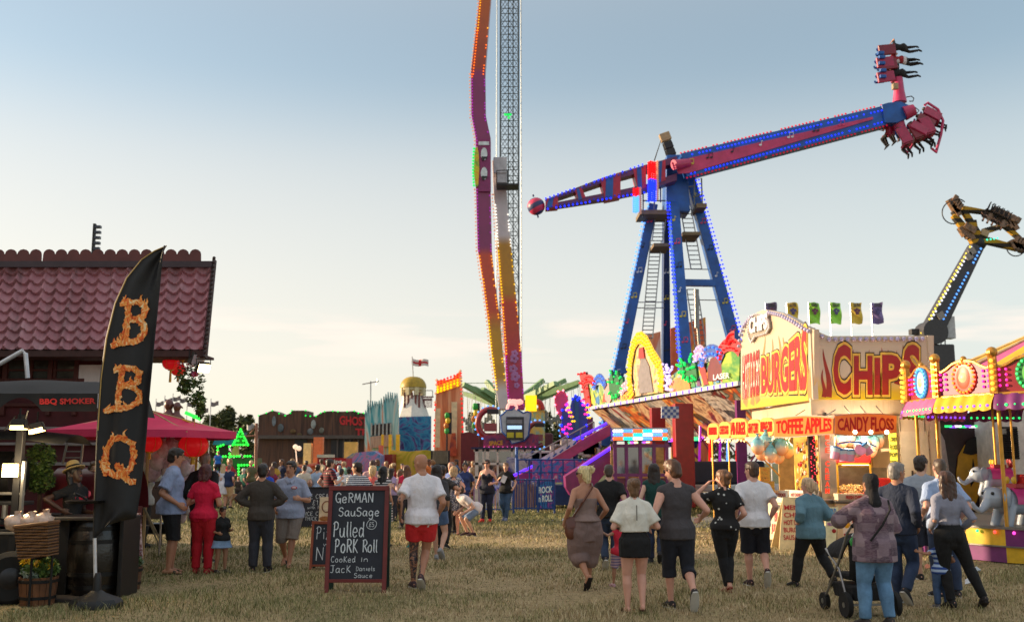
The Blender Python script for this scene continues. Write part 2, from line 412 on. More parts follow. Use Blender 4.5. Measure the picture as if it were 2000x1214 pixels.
    def tl(inf,lo,hi,hem=None,flare=0):
        pts=[];rd=[]
        for t,a,c in tors:
            if t<lo-1e-6 or t>hi+1e-6: continue
            a=max(a,(.084 if fem else .094)*(1 if inf>.02 else .93)) if .05<t<.2 and straight else a; k=w if t<.26 else (.6+.4*w); ky=wy if t<.26 else 1; q=inf if t<.2 else (inf*.6+.004*h if t<.25 else .008*h+inf*.15)
            if t<.06: q=q+hipx
            pts.append(S(t)); rd.append((max(a*h*k+q,hpx if t<.045 else 0),max(c*h*ky+q,glu if t<.06 else 0)))
        if hem is not None and hem<lo:
            a,c=max(tors[1][1]*h*w+inf+flare+hipx,hpx),max(tors[1][2]*h*wy+inf+flare+hipx,glu)
            pts=[S(hem)]+pts; rd=[(a,c)]+rd
        return pts,rd
    p,r=tl(0,-1,1); b.loft(p,r,right,14,(True,True))
    if fem:
        for sg in (-1,1): b.ball(S(.215)+right*sg*.04*h*w+fwd*.042*h*wy,.036*h*(.7+.3*w),10,6)
    for sg in (-1,1): b.ball(pel+right*sg*.045*h*w-fwd*.028*h*wy+up*.005*h,.05*h*(.5+.5*wy),10,6)
    b.loft([S(.305),neck+up*.015*h,H(0,-.008,-.045)],[.033*h,(.031 if not fem else .027)*h,.031*h],right,10)
    aw=.6+.4*w*(1 if not fem else .95); af=.9 if fem else 1.06
    def traps(g,q):
        for k,sg in (('L',-1),('R',1)): g.loft([S(.325)+right*sg*.012*h,S(.305)+right*sg*.045*h,sh[k]+up*.008*h],[(.03*h+q,.024*h+q),(.035*h+q,.022*h+q),(.034*h*af+q,.028*h*af+q)],fwd,10,(True,True))
    traps(b,0)
    for k,sg in (('L',-1),('R',1)):
        s,e,wr=sh[k],EL[k],WR[k]
        b.ball(s,.034*h*aw*af,10,6)
        b.loft([s,s.lerp(e,.35),s.lerp(e,.7),e],[.033*h*aw*af,.031*h*aw*af,.026*h*aw*af,.0225*h*aw],right,9,(True,True))
        b.loft([e,e.lerp(wr,.28),e.lerp(wr,.65),wr],[.0225*h*aw,.0245*h*aw*af,.02*h*aw,.0155*h],right,9,(True,True))
        d=(wr-e).normalized(); ins=(Vector((-sg,0,0))-d*-sg*d.x); ins=ins.normalized() if ins.length>.05 else fwd; thm=d.cross(ins)*(sg); 
        if thm.dot(fwd)<0 and abs(d.z)>.5: thm=-thm
        # palm faces 'ins'; thumb towards thm
        b.loft([wr,wr+d*.02*h,wr+d*.052*h],[(.014*h,.012*h),(.022*h,.012*h),(.023*h,.0105*h)],thm,8,(True,True))
        if vox<.02:
            for i,(o,l) in enumerate(((-.0165,.036),(-.0055,.043),(.0055,.046),(.0165,.042))):
                q=wr+d*.052*h+thm*o*h; m=q+d*l*.55*h+ins*.007*h; tt=m+d*l*.38*h+ins*.018*h
                b.loft([q,m,tt],[.0058*h,.0056*h,.0048*h],thm,6,(False,True))
            q=wr+d*.014*h+thm*.018*h; m=q+d*.022*h+thm*.012*h+ins*.008*h; b.loft([q,m,m+d*.02*h+ins*.008*h],[.0075*h,.0066*h,.0055*h],ins,6,(True,True))
        else: b.loft([wr+d*.05*h,wr+d*.09*h+ins*.01*h],[(.02*h,.009*h),(.014*h,.007*h)],thm,7,(False,True))
    lw=.55+.45*w
    for k,sg in (('L',-1),('R',1)):
        hj=pel+right*sg*hw; kn,an=KN[k],AN[k]
        f2=1.07 if fem else 1
        b.loft([hj+up*.02*h,hj.lerp(kn,.2),hj.lerp(kn,.6),kn],[.054*h*lw*f2,.053*h*lw*f2,.042*h*lw*f2,.033*h*lw],right,10,(True,True))
        bk=Vector((0,-.006*h,0))
        b.loft([kn,kn.lerp(an,.28)+bk,kn.lerp(an,.6)+bk*.5,an],[.032*h*lw,.0345*h*lw,.0255*h*lw,.0195*h],right,10,(True,True))
        pt=fp[k][3]; fyaw=fp[k][4] if len(fp[k])>4 else sg*-.15
        fr=Matrix.Rotation(fyaw,3,'Z')@Matrix.Rotation(-pt,3,'X')
        FT=lambda x,y,z,an=an,fr=fr: an+fr@Vector((x*h,y*h,z*h))
        b.loft([FT(0,-.028,-.022),FT(0,.01,-.018),FT(0,.06,-.026),FT(0,.1,-.034)],[(.018*h,.02*h),(.02*h,.024*h),(.024*h,.015*h),(.02*h,.008*h)],(1,0,0),9,(True,True))
        if shoes:
            s=MB(); m=cloth(tuple(shoes),bmp=.05)
            if sandals:
                s.loft([FT(0,-.036,-.04),FT(0,.01,-.041),FT(0,.06,-.042),FT(0,.112,-.043)],[(.021*h,.004*h),(.021*h,.004*h),(.028*h,.004*h),(.02*h,.004*h)],(1,0,0),8)
                s.loft([FT(0,.04,-.024),FT(0,.062,-.03)],[(.026*h,.019*h),(.027*h,.016*h)],(1,0,0),8)
                s.build('sandal',m,root,60,False)
            else:
                s.loft([FT(0,-.034,-.03),FT(0,-.026,-.018),FT(0,.012,-.014),FT(0,.06,-.024),FT(0,.108,-.032)],[(.019*h,.014*h),(.024*h,.026*h),(.026*h,.03*h),(.029*h,.019*h),(.022*h,.011*h)],(1,0,0),10,(True,True))
                sh_=s.build('shoe',m,root,60,False)
                if detail:
                    s=MB(); s.loft([FT(0,-.045,-.044),FT(0,-.02,-.044),FT(0,.06,-.044),FT(0,.118,-.042)],[(.018*h,.006*h),(.026*h,.007*h),(.031*h,.007*h),(.022*h,.006*h)],(1,0,0),10)
                    s.build('sole',cloth((190,188,182) if sum(shoes)<200 else (230,228,225)) if fem is False else m,sh_,60,False)
    # head
    hd=[(-.064,.016,.02,.03),(-.056,.026,.032,.024),(-.038,.034,.043,.013),(-.012,.04,.052,.003),(.015,.0435,.057,0),(.036,.0425,.055,-.002),(.053,.038,.048,-.004),(.065,.028,.036,-.005),(.072,.014,.018,-.005)]
    b.loft([H(0,y,z) for z,a,c,y in hd],[(a*h,c*h) for z,a,c,y in hd],hr,14,(True,False))
    b.loft([H(0,.053,.012),H(0,.066,-.014),H(0,.058,-.02)],[(.005*h,.005*h),(.009*h,.009*h),(.007*h,.005*h)],hr,6,(True,True))
    for sg in (-1,1): b.loft([H(sg*.043,-.006,.012),H(sg*.049,-.009,.002),H(sg*.044,-.004,-.016)],[.007*h,.0085*h,.005*h],(0,1,0),6,(True,True))
    me=remesh(b,vox,1)
    me.materials.append(skin(tone))
    if tats:
        me.materials.append(tattoo(tone)); 
        for pl in me.polygons:
            c=pl.center; 
            if (c.x<-.16*h and c.z<sh['L'].z-.02 and c.z>WR['L'].z) or (c.x<-.005 and c.z<KN['L'].z+.3*h*.5 and c.z>.06*h) : pl.material_index=1
    body=link('body',me,root,False)
    # --- clothes
    vc=vox*1.15; sd=rnd.random()*50
    def fin(g,name,mat,amp=.0055,sc=9,sm=2,lab=None,zs=1):
        me=remesh(g,vc,sm)
        if vox<.02: wrinkle(me,amp*h/1.7,sc,sd,zs)
        me.materials.clear(); me.materials.append(mat); o=link(name,me,root,False)
        if lab: o['label']=lab
        return o
    def legs(g,inf,to,mat=None,flare=0,prof=None):
        for k,sg in (('L',-1),('R',1)):
            hj=pel+right*sg*hw; kn,an=KN[k],AN[k]; f2=1.07 if fem else 1
            pts=[hj+up*.02*h,hj.lerp(kn,.2),hj.lerp(kn,.6),kn]; rd=[.055*h*lw*f2+inf,.054*h*lw*f2+inf,.043*h*lw*f2+inf,.034*h*lw+inf]
            if to<=1:
                i=[0,.2,.6,1]; pts=[p for p,t in zip(pts,i) if t<to-.05]; rd=rd[:len(pts)]
                pts.append(hj.lerp(kn,to)); rd.append(max(.034*h*lw,.054*h*lw*f2*(1-to)+.036*h*lw*to)+inf+flare)
            else:
                t2=to-1; bk=Vector((0,-.006*h,0))
                for t,r0 in ((.28,.0355),(.6,.028),(.94,.024)):
                    if t<t2-.05: pts.append(kn.lerp(an,t)+bk); rd.append(r0*h*lw+inf)
                pts.append(kn.lerp(an,t2)); rd.append((.036-.013*t2)*h*lw+inf+flare)
            if prof: rd=[r0+prof*math.sin(math.pi*min(1,i/(len(rd)-1)*1.05))*.9 for i,r0 in enumerate(rd)]
            g.loft(pts,rd,right,12,(True,False))
    if bottom:
        kd,mat,loose=bottom[:3]; g=MB(); inf=.006*h*.6+loose
        hi=.11 if kd!='low' else .07
        p,r=tl(inf*.8+.002,-.035,hi); g.loft(p,r,right,14,(True,False))
        for sg in (-1,1): g.ball(pel+right*sg*.045*h*w-fwd*.028*h*wy+up*.005*h,.05*h*(.5+.5*wy)+inf*.8,10,6)
        if kd=='mini':
            a,c=tors[1][1]*h*w+inf+.01,tors[1][2]*h*wy+inf+.012; g.loft([S(.04),S(-.03),S(-.10)],[(a,c),(a+.004,c+.006),(a-.004,c)],right,16)
            nm='shorts'
        elif kd=='skirt':
            a,c=tors[1][1]*h*w+inf,tors[1][2]*h*wy+inf; g.loft([S(.06),S(-.08),S(bottom[3])],[(a,c),(a+.03,c+.03),(a+.06,c+.06)],right,18); nm='skirt'
        else:
            to={'long':1.97,'shorts':bottom[3] if len(bottom)>3 else .85,'capri':bottom[3] if len(bottom)>3 else 1.45,'harem':1.42,'low':1.97}[kd]
            fl={'long':.004,'shorts':.012,'capri':.01,'harem':-.0,'low':.004}[kd]
            legs(g,inf,to,flare=fl*h/1.7,prof=.06 if kd=='harem' else None)
            if kd=='harem': g.loft([S(.06),S(-.02),S(-.12)],[(.10*h*w,.08*h),(.125*h*w,.1*h),(.115*h*w,.09*h)],right,14)
            nm={'long':'trousers','low':'trousers'}.get(kd,'shorts')
            if kd in('capri','harem'): nm='trousers'
        fin(g,nm,mat,.006 if kd!='mini' else .002,10,zs=.6)
    if top:
        kd,mat,loose=top[:3]; hem=top[3] if len(top)>3 else -.03; g=MB(); inf=.005*h+loose; straight=kd in('short','long','tank','tee34') and loose>=.01; hipx=max(0,(bottom[2] if bottom else 0)+.012-loose) if hem<.05 else 0
        glu=(.028*h*wy+.05*h*(.5+.5*wy)+.006*h*.6+(bottom[2] if bottom else 0)*.8+.016)*1.12 if hem<.05 else 0
        hpx=(hw+.055*h*lw*(1.07 if fem else 1)+(bottom[2] if bottom else 0)+.006*h*.6+.01) if hem<.03 else 0
        hi={'strapless':.235,'cami':.25,'tank':.322,'dress':.29}.get(kd,.326)
        p,r=tl(inf,0 if hem<0 else hem,hi)
        if hem<0: p,r=tl(inf,0,hi,hem,.004 if kd!='dress' else .05)
        g.loft(p,r,right,16,(False,False))
        if kd not in('strapless','cami'): traps(g,.008*h+loose*.1)
        if fem:
            for sg in (-1,1): g.ball(S(.215)+right*sg*.04*h*w+fwd*.042*h*wy,.036*h*(.7+.3*w)+inf,10,6)
        if hem<0 and kd!='dress':
            for sg in (-1,1): g.ball(pel+right*sg*.04*h*w-fwd*.026*h*wy+up*.012*h,.05*h*(.5+.5*wy)+inf*.7+hipx*.9,10,6)
        if kd in ('short','long','crop','tee34'):
            to={'short':.62,'long':1.95,'crop':1.95,'tee34':1.15}[kd]
            if len(top)>4: to=top[4]
            for k,sg in (('L',-1),('R',1)):
                s,e,wr=sh[k],EL[k],WR[k]; si=inf*(.9 if kd!='crop' else .6); s0=.007*h+inf*.15
                g.ball(s,.035*h*aw*af+s0,10,6)
                pts=[s,s.lerp(e,.35)];rd=[.034*h*aw*af+s0,.032*h*aw*af+si*.7]
                if to<=1: pts.append(s.lerp(e,to)); rd.append((.036-.011*to)*h*aw*af+si*1.5)
                else:
                    pts+=[e];rd+=[.0245*h*aw+si]
                    if to>1.4: pts.append(e.lerp(wr,.3)); rd.append(.0255*h*aw+si)
                    pts.append(e.lerp(wr,to-1)); rd.append((.0255-.008*(to-1))*h*aw+si)
                g.loft(pts,rd,right,10,(True,False))
        elif kd in('tank','dress'):
            for sg in (-1,1): g.loft([S(.25)+right*sg*.066*h,S(.303)+right*sg*.058*h],[(.026*h,.052*h+loose),(.018*h,.036*h)],right,10,(True,True))
        elif kd=='cami':
            for sg in (-1,1): g.loft([S(.25)+right*sg*.055*h,S(.31)+right*sg*.055*h],[(.008*h,.052*h),(.006*h,.034*h)],right,8,(True,True))
        fin(g,'dress' if kd=='dress' and hem<-.06 else 'top',mat,.006,9,4)
    # --- hair
    if hair and hair[0]!='bald':
        st,hcx=hair[0],hair[1]; g=MB(); k=1.0
        e=.010 if st!='buzz' else .0035
        # cap: rings tilted so the front hairline is high and the nape low
        caps=[(-.034,.030,.030,-.026),(-.016,.038,.040,-.020),(.008,.0435,.049,-.012),(.03,.0435,.055,-.004),(.049,.041,.051,-.004),(.063,.032,.041,-.005),(.073,.017,.022,-.005)]
        if st in('short','buzz','quiff','curly'): caps=[(-.02,.034,.038,-.022)]+caps[2:]
        g.loft([H(0,y-.004,z) for z,a,c,y in caps],[((a+e*.55)*h,(c+e*.7)*h) for z,a,c,y in caps],hr,14,(True,False))
        if st=='curly': 
            for i in range(26):
                a=rnd.uniform(0,6.28); zz=rnd.uniform(.01,.075); q=math.sqrt(max(0,1-((zz-.015)/.066)**2)); g.ball(H(.046*q*math.cos(a),-.006+.058*q*math.sin(a),zz),.011*h,6,4)
        elif st=='quiff': g.loft([H(0,.045,.05),H(0,.02,.075),H(0,-.03,.068)],[(.03*h,.016*h),(.036*h,.016*h),(.03*h,.012*h)],hr,9,(True,True))
        elif st=='short': g.loft([H(0,.044,.05),H(0,.0,.066)],[(.03*h,.010*h),(.033*h,.012*h)],hr,9,(True,True))
        if st in('long','longer','bob'):
            ln={'bob':-.075,'long':-.17,'longer':-.23}[st]
            for sg in (-1,0,1):
                x=.03*sg
                g.loft([H(x,-.03,.03),H(x*1.25,-.045+.012*abs(sg),-.03),H(x*1.2,-.052+.01*abs(sg),ln*.55),H(x*.95,-.06,ln)],[(.028*h,.024*h),(.029*h,.023*h),(.026*h,.02*h),(.015*h,.011*h)],hr,9,(True,True))
        if st=='bun': g.ball(H(0,-.066,.022),.031*h,10,7)
        if st=='topbun': g.ball(H(0,-.025,.085),.026*h,10,7)
        if st=='updo':
            g.ball(H(.012,-.06,.04),.034*h,10,7)
            for i in range(9): g.loft([H(rnd.uniform(-.02,.03),-.07,.05),H(rnd.uniform(-.04,.045),-.09+rnd.uniform(-.01,.02),rnd.uniform(.02,.085))],[.007*h,.003*h],hr,5,(True,True))
            for i in range(5): g.loft([H(-.025+.0125*i,-.045,-.03),H(-.03+.015*i,-.045,-.075)],[.009*h,.003*h],hr,5,(True,True))
        if st=='pony':
            g.loft([H(0,-.052,.03),H(.0,-.08,.026),H(.004,-.09,-.03),H(.006,-.082,-.08)],[.013*h,.019*h,.021*h,.007*h],hr,9,(True,True))
        if st=='scarf':
            g.loft([H(0,-.012,-.05),H(0,-.015,-.075),S(.285)-fwd*.012*h],[(.04*h,.05*h),(.043*h,.055*h),(.062*h,.06*h)],hr,12,(True,True))
        me=remesh(g,max(.0085,vox*.85),1)
        if vox<.02: wrinkle(me,.0046 if st not in('buzz','scarf') else .0015,42 if st!='scarf' else 15,sd,.35)
        me.materials.append(hairm(tuple(hcx)) if st!='scarf' else cloth(tuple(hcx))); link('hair' if st!='scarf' else 'headscarf',me,root,False)
    # --- face
    if detail:
        for sg in (-1,1):
            if not glasses:
                s=MB(); s.ball(H(sg*.0185,.0505,.011),.0062*h,8,5,(1.25,.5,.7),Rh); s.build('eye',M('eye',(38,28,24),.3),root,80,False)
            s=MB(); s.loft([H(sg*.009,.054,.021),H(sg*.019,.054,.0245),H(sg*.03,.047,.021)],[.0024*h,.003*h,.0018*h],(0,0,1),6); s.build('eyebrow',hairm(tuple(hair[1]) if hair and len(hair)>1 and hair[0]!='scarf' else (60,45,38)),root,80,False)
        s=MB(); s.loft([H(-.016,.0475,-.036),H(0,.0535,-.0345),H(.016,.0475,-.036)],[.0022*h,.0042*h,.0022*h],(0,0,1),6); s.build('mouth',M('lips',(150,82,76),.5),root,80,False)
    if glasses:
        s=MB()
        for sg in (-1,1):
            s.ball(H(sg*.0195,.054,.01),.0165*h,10,6,(1,.35,.8),Rh); s.tube([H(sg*.036,.052,.013),H(sg*.047,.02,.012),H(sg*.049,-.01,.01)],.0022*h,5)
        s.tube([H(-.008,.058,.013),H(.008,.058,.013)],.0025*h,5); s.build('sunglasses',M('shades',glasses,.15,var=0),root,60,False)
    J=dict(S=S,H=H,right=right,fwd=fwd,up=up,sh=sh,EL=EL,WR=WR,KN=KN,AN=AN,h=h,root=root,hr=hr,Rh=Rh,w=w)
    PEOPLE.append(J)
    if extra: extra(J)
    return J
# ------------------------------------------------------------- setting: ground, path, grass
def ground_mat():
    m,N,L,P=bsdf('field'); v=coords(N,L)
    big=noise(N,L,v,.16,4,.6,.4); fine=noise(N,L,v,9,6,.7)
    dry=ramp(N,L,fine,[(.28,lin((120,104,72))),(.7,lin((186,164,124)))]); grn=ramp(N,L,fine,[(.28,lin((62,66,32))),(.7,lin((104,104,60)))])
    s=N.new('ShaderNodeSeparateXYZ'); L.new(v,s.inputs[0])
    far=ramp(N,L,s.outputs['Y'],[(0,(0,0,0)),(1,(1,1,1))]); 
    mr=N.new('ShaderNodeMapRange'); mr.inputs[1].default_value=24; mr.inputs[2].default_value=31; L.new(s.outputs['Y'],mr.inputs[0])
    a=N.new('ShaderNodeMath'); a.operation='ADD'; L.new(ramp(N,L,big,[(.52,(0,0,0)),(.68,(1,1,1))]),a.inputs[0]); L.new(mr.outputs[0],a.inputs[1]); a.use_clamp=True
    L.new(mixc(N,L,a.outputs[0],dry,grn),P.inputs['Base Color']); P.inputs['Roughness'].default_value=.95
    bump(N,L,P,noise(N,L,v,30,5,.7),.6,.05); return m
def blade_mat():
    m,N,L,P=bsdf('grass_blades'); v=coords(N,L); g=N.new('ShaderNodeNewGeometry')
    big=noise(N,L,v,.16,4,.6,.4); md=noise(N,L,v,2.2,4,.7)
    dry=ramp(N,L,g.outputs['Random Per Island'],[(0,lin((112,88,62))),(.5,lin((206,172,132))),(1,lin((250,232,202)))])
    grn=ramp(N,L,g.outputs['Random Per Island'],[(0,lin((66,70,38))),(.6,lin((128,130,82))),(1,lin((200,186,140)))])
    s=N.new('ShaderNodeSeparateXYZ'); L.new(v,s.inputs[0])
    mr=N.new('ShaderNodeMapRange'); mr.inputs[1].default_value=24; mr.inputs[2].default_value=31; L.new(s.outputs['Y'],mr.inputs[0])
    m2=N.new('ShaderNodeMapRange'); m2.inputs[1].default_value=-2; m2.inputs[2].default_value=-4.5; m2.inputs[4].default_value=.55; L.new(s.outputs['X'],m2.inputs[0])
    def add(x,y):
        q=N.new('ShaderNodeMath'); q.operation='ADD'; q.use_clamp=True; L.new(x,q.inputs[0]); L.new(y,q.inputs[1]); return q.outputs[0]
    f=add(add(ramp(N,L,big,[(.52,(0,0,0)),(.68,(1,1,1))]),mr.outputs[0]),m2.outputs[0])
    f=add(f,ramp(N,L,md,[(.33,(.12,.12,.12)),(.58,(1,1,1))]))
    L.new(mixc(N,L,f,dry,grn),P.inputs['Base Color']); P.inputs['Roughness'].default_value=.7; P.inputs['Specular IOR Level'].default_value=.25
    return m
g=MB(); g.add([(-400,-60,0),(400,-60,0),(400,900,0),(-400,900,0)],[(0,1,2,3)]); tag(g.build('ground',MS('field',ground_mat)),kind='structure')
def grass(n=340000):
    rs=np.random.RandomState(3)
    # denser near the viewer, thinning with distance
    Y=7.8+ (46-7.8)*rs.rand(n)**1.95; X=(rs.rand(n)*2-1)*(Y*.545+.6)
    d=Y/11; ln=(.024+.052*rs.rand(n)**1.8)*(1+.25*(d-1)); wd=(.004+.0035*rs.rand(n))*d**1.0
    # tufts
    t=np.array([mnoise.noise((x*1.7,y*1.7,0)) for x,y in zip(X[:60000],Y[:60000])]); ln[:60000]*=1+np.clip(t,-.4,1)*.9
    pt_=np.sin(X*1.1+np.sin(Y*.8)*2)+np.sin(Y*1.7+np.sin(X*1.9)*1.5)+np.sin(X*3.1-Y*2.3); ln*=np.clip(.95+.28*pt_,.35,1.7)
    az=rs.rand(n)*6.283; lean=.25+.9*rs.rand(n); az2=az+rs.randn(n)*.8
    sx,sy=np.cos(az+1.57)*wd/2,np.sin(az+1.57)*wd/2
    z0=-.004
    def pt(k,w,h):
        return np.stack([X+np.cos(az2)*ln*lean*k+sx*w,Y+np.sin(az2)*ln*lean*k+sy*w,np.full(n,z0)+ln*h],1)
    V=np.stack([pt(0,1,0),pt(0,-1,0),pt(.35,.8,.6),pt(.35,-.8,.6),pt(1,0,1)*1.0],1).reshape(-1,3)
    o=np.arange(n)*5
    loops=np.stack([o,o+1,o+3,o+2,o+2,o+3,o+4],1).ravel()
    me=bpy.data.meshes.new('grass'); me.vertices.add(5*n); me.vertices.foreach_set('co',V.ravel())
    me.loops.add(7*n); me.loops.foreach_set('vertex_index',loops.astype(np.int32))
    me.polygons.add(2*n); st=np.stack([np.arange(n)*7,np.arange(n)*7+4],1).ravel(); me.polygons.foreach_set('loop_start',st.astype(np.int32))
    me.update(calc_edges=True); me.validate(); me.materials.append(MS('blades',blade_mat))
    tag(link('grass',me),kind='stuff')
grass()
g=MB(); a=gnd(1355,1030); b=gnd(1475,1030); c=gnd(1475,1008); d=gnd(1345,1008); g.prism([a,b,c,d],(0,0,.012)); tag(g.build('path',M('tarmac',(120,118,120),.9,bmp=.3)),kind='structure')
# ------------------------------------------------------------- left: tiled roof stall
WOOD=M('dark_stained_wood',(62,34,30),.7,var=.3,scale=8); STEEL=M('galvanised_steel',(150,152,155),.35,.9); BLACK=M('black_metal',(24,24,26),.5,.3); WHITE=M('white_paint',(222,220,215),.5)
MAROON=M('maroon_boards',(84,26,30),.7,var=.3)
def tile_mat():
    m,N,L,P=bsdf('roof_tile'); v=coords(N,L); n=noise(N,L,v,2.2,6,.65); w=noise(N,L,coords(N,L,(1,1,.25)),14,4)
    c=ramp(N,L,n,[(.3,lin((150,96,104))),(.52,lin((178,124,134))),(.75,lin((186,148,156)))]); L.new(mixc(N,L,ramp(N,L,w,[(.5,(0,0,0)),(.8,(.5,.5,.5))]),c,lin((140,112,118))),P.inputs['Base Color'])
    P.inputs['Roughness'].default_value=.5; bump(N,L,P,w,.15,.01)
    d=noise(N,L,coords(N,L,(1.3,1,.12)),3,5,.65,.5); q=P.inputs['Base Color'].links[0].from_socket; L.new(mixc(N,L,ramp(N,L,d,[(.5,(0,0,0)),(.72,(.75,.75,.75))]),q,lin((104,82,84))),P.inputs['Base Color']); return m
Y0,Y1=19.0,19.35; XR=at(398,690,Y0).x; ZE=at(200,683,Y0).z; ZR=at(200,516,Y1).z; XL=-24.0
st=thing('tiled_stall',((XL+XR)/2,20.5,0),'timber stall with a maroon tiled roof and scalloped ridge boards','stall')
rn=Vector((0,-(ZR-ZE),Y1-Y0)).normalized()
g=MB(); per=.27
def rf(u,v):
    x=XL+(XR-XL)*u; ph=1-2*abs(math.sin(math.pi*x/per)); base=Vector((x,Y0+(Y1-Y0)*v,ZE+(ZR-ZE)*v)); fr=(v*9-.2*ph)%1
    return base+rn*(.04*ph+.07*(1-fr)+.02*(fr<.07))
g.grid(rf,760,72); roof=g.build('roof',MS('roof_tile',tile_mat),st,50)
g=MB(); xk=XR*21.6/19*1.01; g.add([(XL,Y1,ZR-.05),(XR-.03,Y1,ZR-.05),(xk,21.6,ZR-.3),(XL,21.6,ZR-.3),(XL,Y0+.15,ZE),(XR-.05,Y0+.15,ZE),(xk,21.6,ZE),(XL,21.6,ZE)],[(0,1,2,3),(1,5,6,2),(7,6,5,4),(2,6,7,3)]); g.build('roof_deck',WOOD,roof)
# ridge boards with scallops, two lengths
for x0,x1 in ((XL,at(86,500,Y1).x),(at(88,500,Y1).x,at(396,500,Y1).x)):
    g=MB(); n=int(round((x1-x0)/.245)); zt=at(200,498,Y1).z; pts=[(x0,Y1-.1,ZR-.02),(x1,Y1-.1,ZR-.02)]; w=(x1-x0)/n
    for i in range(n-1,-1,-1):
        for k in range(7): a=math.pi*k/6; pts.append((x0+(i+.5)*w+w*.46*math.cos(a),Y1-.1,zt+.1*math.sin(a)))
    g.prism(pts,(0,.03,0)); g.build('ridge_board',M('ridge_board',(96,46,44),.6,scale=3),st)
g=MB(); z=at(200,519,Y1).z; g.bar((XL,Y1-.16,z),(XR+.02,Y1-.16,z),.06,.12,(0,0,1)); g.build('ridge_beam',M('slate_beam',(58,44,52),.6),st)
g=MB(); g.bar((XL,Y0+.02,ZE-.07),(XR+.04,Y0+.02,ZE-.07),.08,.13,(0,0,1)); g.bar((XL,Y0+.3,ZE-.12),(XR+.04,Y0+.3,ZE-.12),.5,.05,(0,0,1)); g.build('fascia',WOOD,st,bevel=.008)
# bargeboard with bulbs on the gable edge
g=MB(); a=Vector((XR+.03,Y0,ZE-.15)); b=Vector((XR+.02,Y1,ZR+.1)); g.bar(a,b,.03,.2,(0,-1,1)); n=22
for i in range(n): p=a.lerp(b,(i+.5)/n)+Vector((.02,-.1,.05)); g.ball(p,.035,8,5)
g.build('bargeboard',M('bargeboard',(44,26,26),.6),st)
yw=19.9
xk=at(268,800,yw).x; g=MB(); g.prism([(XL,yw+.06,-.02),(xk,yw+.06,-.02),(xk*1.09,21.5,-.02),(XL,21.5,-.02)],(0,0,ZE-.1))
g.build('wall',MAROON,st)
xw=at(196,690,yw).x
g=MB(); 
for x0,x1 in ((at(152,700,yw).x,xw+.9),(XL,at(-60,700,yw).x)): g.box(((x0+x1)/2,yw+.04,(2.75+ZE)/2-.1),(x1-x0,.07,ZE-2.95))
g.build('plaster_panel',M('plaster',(228,224,224),.8,var=.1),st)
g=MB()
for px in (-60,-2,12,100,151): x=at(px,700,yw).x; g.box((x,yw+.02,(2.6+ZE)/2),(.09,.1,ZE-2.6))
for py in (699,742,790): z=at(80,py,yw).z; g.box((at(60,700,yw).x-.6,yw+.025,z),(3.4,.09,.07))
g.build('timber_frame',M('red_brown_timber',(84,36,30),.6),st,bevel=.01)
wf=MB(); 
for px in (62,108): x=at(px,700,yw).x; wf.box((x,yw+.035,at(80,718,yw).z),(.05,.06,.5))
z=at(80,722,yw).z; wf.box((at(78,700,yw).x,yw+.036,z),(1.5,.055,.04)); win=wf.build('window',M('red_brown_timber',(84,36,30)),st)
g=MB(); g.box((at(78,700,yw).x,yw+.055,at(80,718,yw).z),(1.5,.01,.62)); g.build('pane',M('dim_glass',(70,66,62),.08,var=.5,scale=3,coat=.5),win)
g=MB()
for py,t in ((838,.10),(866,.05),(905,.06)): z=at(80,py,yw).z; g.box((-10,yw-.03,z),(7.0,.07,t))
g.build('rail',M('grey_white_trim',(150,140,138),.6),st)
# hanging lanterns, floodlights and flower basket under the eave corner
RED=M('lantern_red',(190,16,22),.45,var=.12,emit=.25); GOLD=M('gold_paint',(200,150,40),.4,.3)
def lantern(p,r,label,long=0,sc=.82):
    t=thing('paper_lantern',p,label,'lantern','red paper lanterns hung along the stalls'); g=MB(); p=Vector(p); k=24
    vs=[]
    for i in range(11):
        a=math.pi*(.08+.84*i/10)
        for j in range(k): q=2*math.pi*j/k; rr=r*math.sin(a)*(1-.035*(j%2)); vs.append(p+Vector((rr*math.cos(q),rr*math.sin(q),r*sc*math.cos(a))))
    g.add(vs,[(i*k+j,(i+1)*k+j,(i+1)*k+(j+1)%k,i*k+(j+1)%k) for i in range(10) for j in range(k)]); g.build('shade',RED,t,30)
    g=MB()
    for s_ in (1,-1): g.lathe([(r*.3,s_*r*sc*.93),(r*.3,s_*r*sc*1.08)],p,14)
    for j in range(6):
        q=2*math.pi*j/6+.3; g.tube([p+Vector((r*1.01*math.sin(a)*math.cos(q),r*1.01*math.sin(a)*math.sin(q),r*sc*1.01*math.cos(a))) for a in [math.pi*(.1+.8*i/8) for i in range(9)]],r*.02,4)
    g.build('gold_trim',GOLD,t)
    g=MB(); g.tube([p-Vector((0,0,r*sc)),p-Vector((0,0,r*sc+.12+long))],[r*.12,r*.16],7); g.build('tassel',GOLD,t); g=MB(); g.tube([p+Vector((0,0,r*sc)),p+Vector((0,0,r*sc+.25))],.006,4); g.build('cord',GOLD,t)
lantern(at(334,709,19.6),.165,'red lantern with gold mark under the tiled eave corner',.12)
lantern(at(348,722,20.3),.15,'red lantern behind the one under the tiled eave')
lantern(at(357,694,20.6),.13,'small red lantern tucked highest below the tiled eave')
lantern(at(378,869,17.2),.25,'big red lantern hanging from the right of the crimson parasol')
lantern(at(293,864,17.4),.2,'red lantern half hidden by the black feather flag')
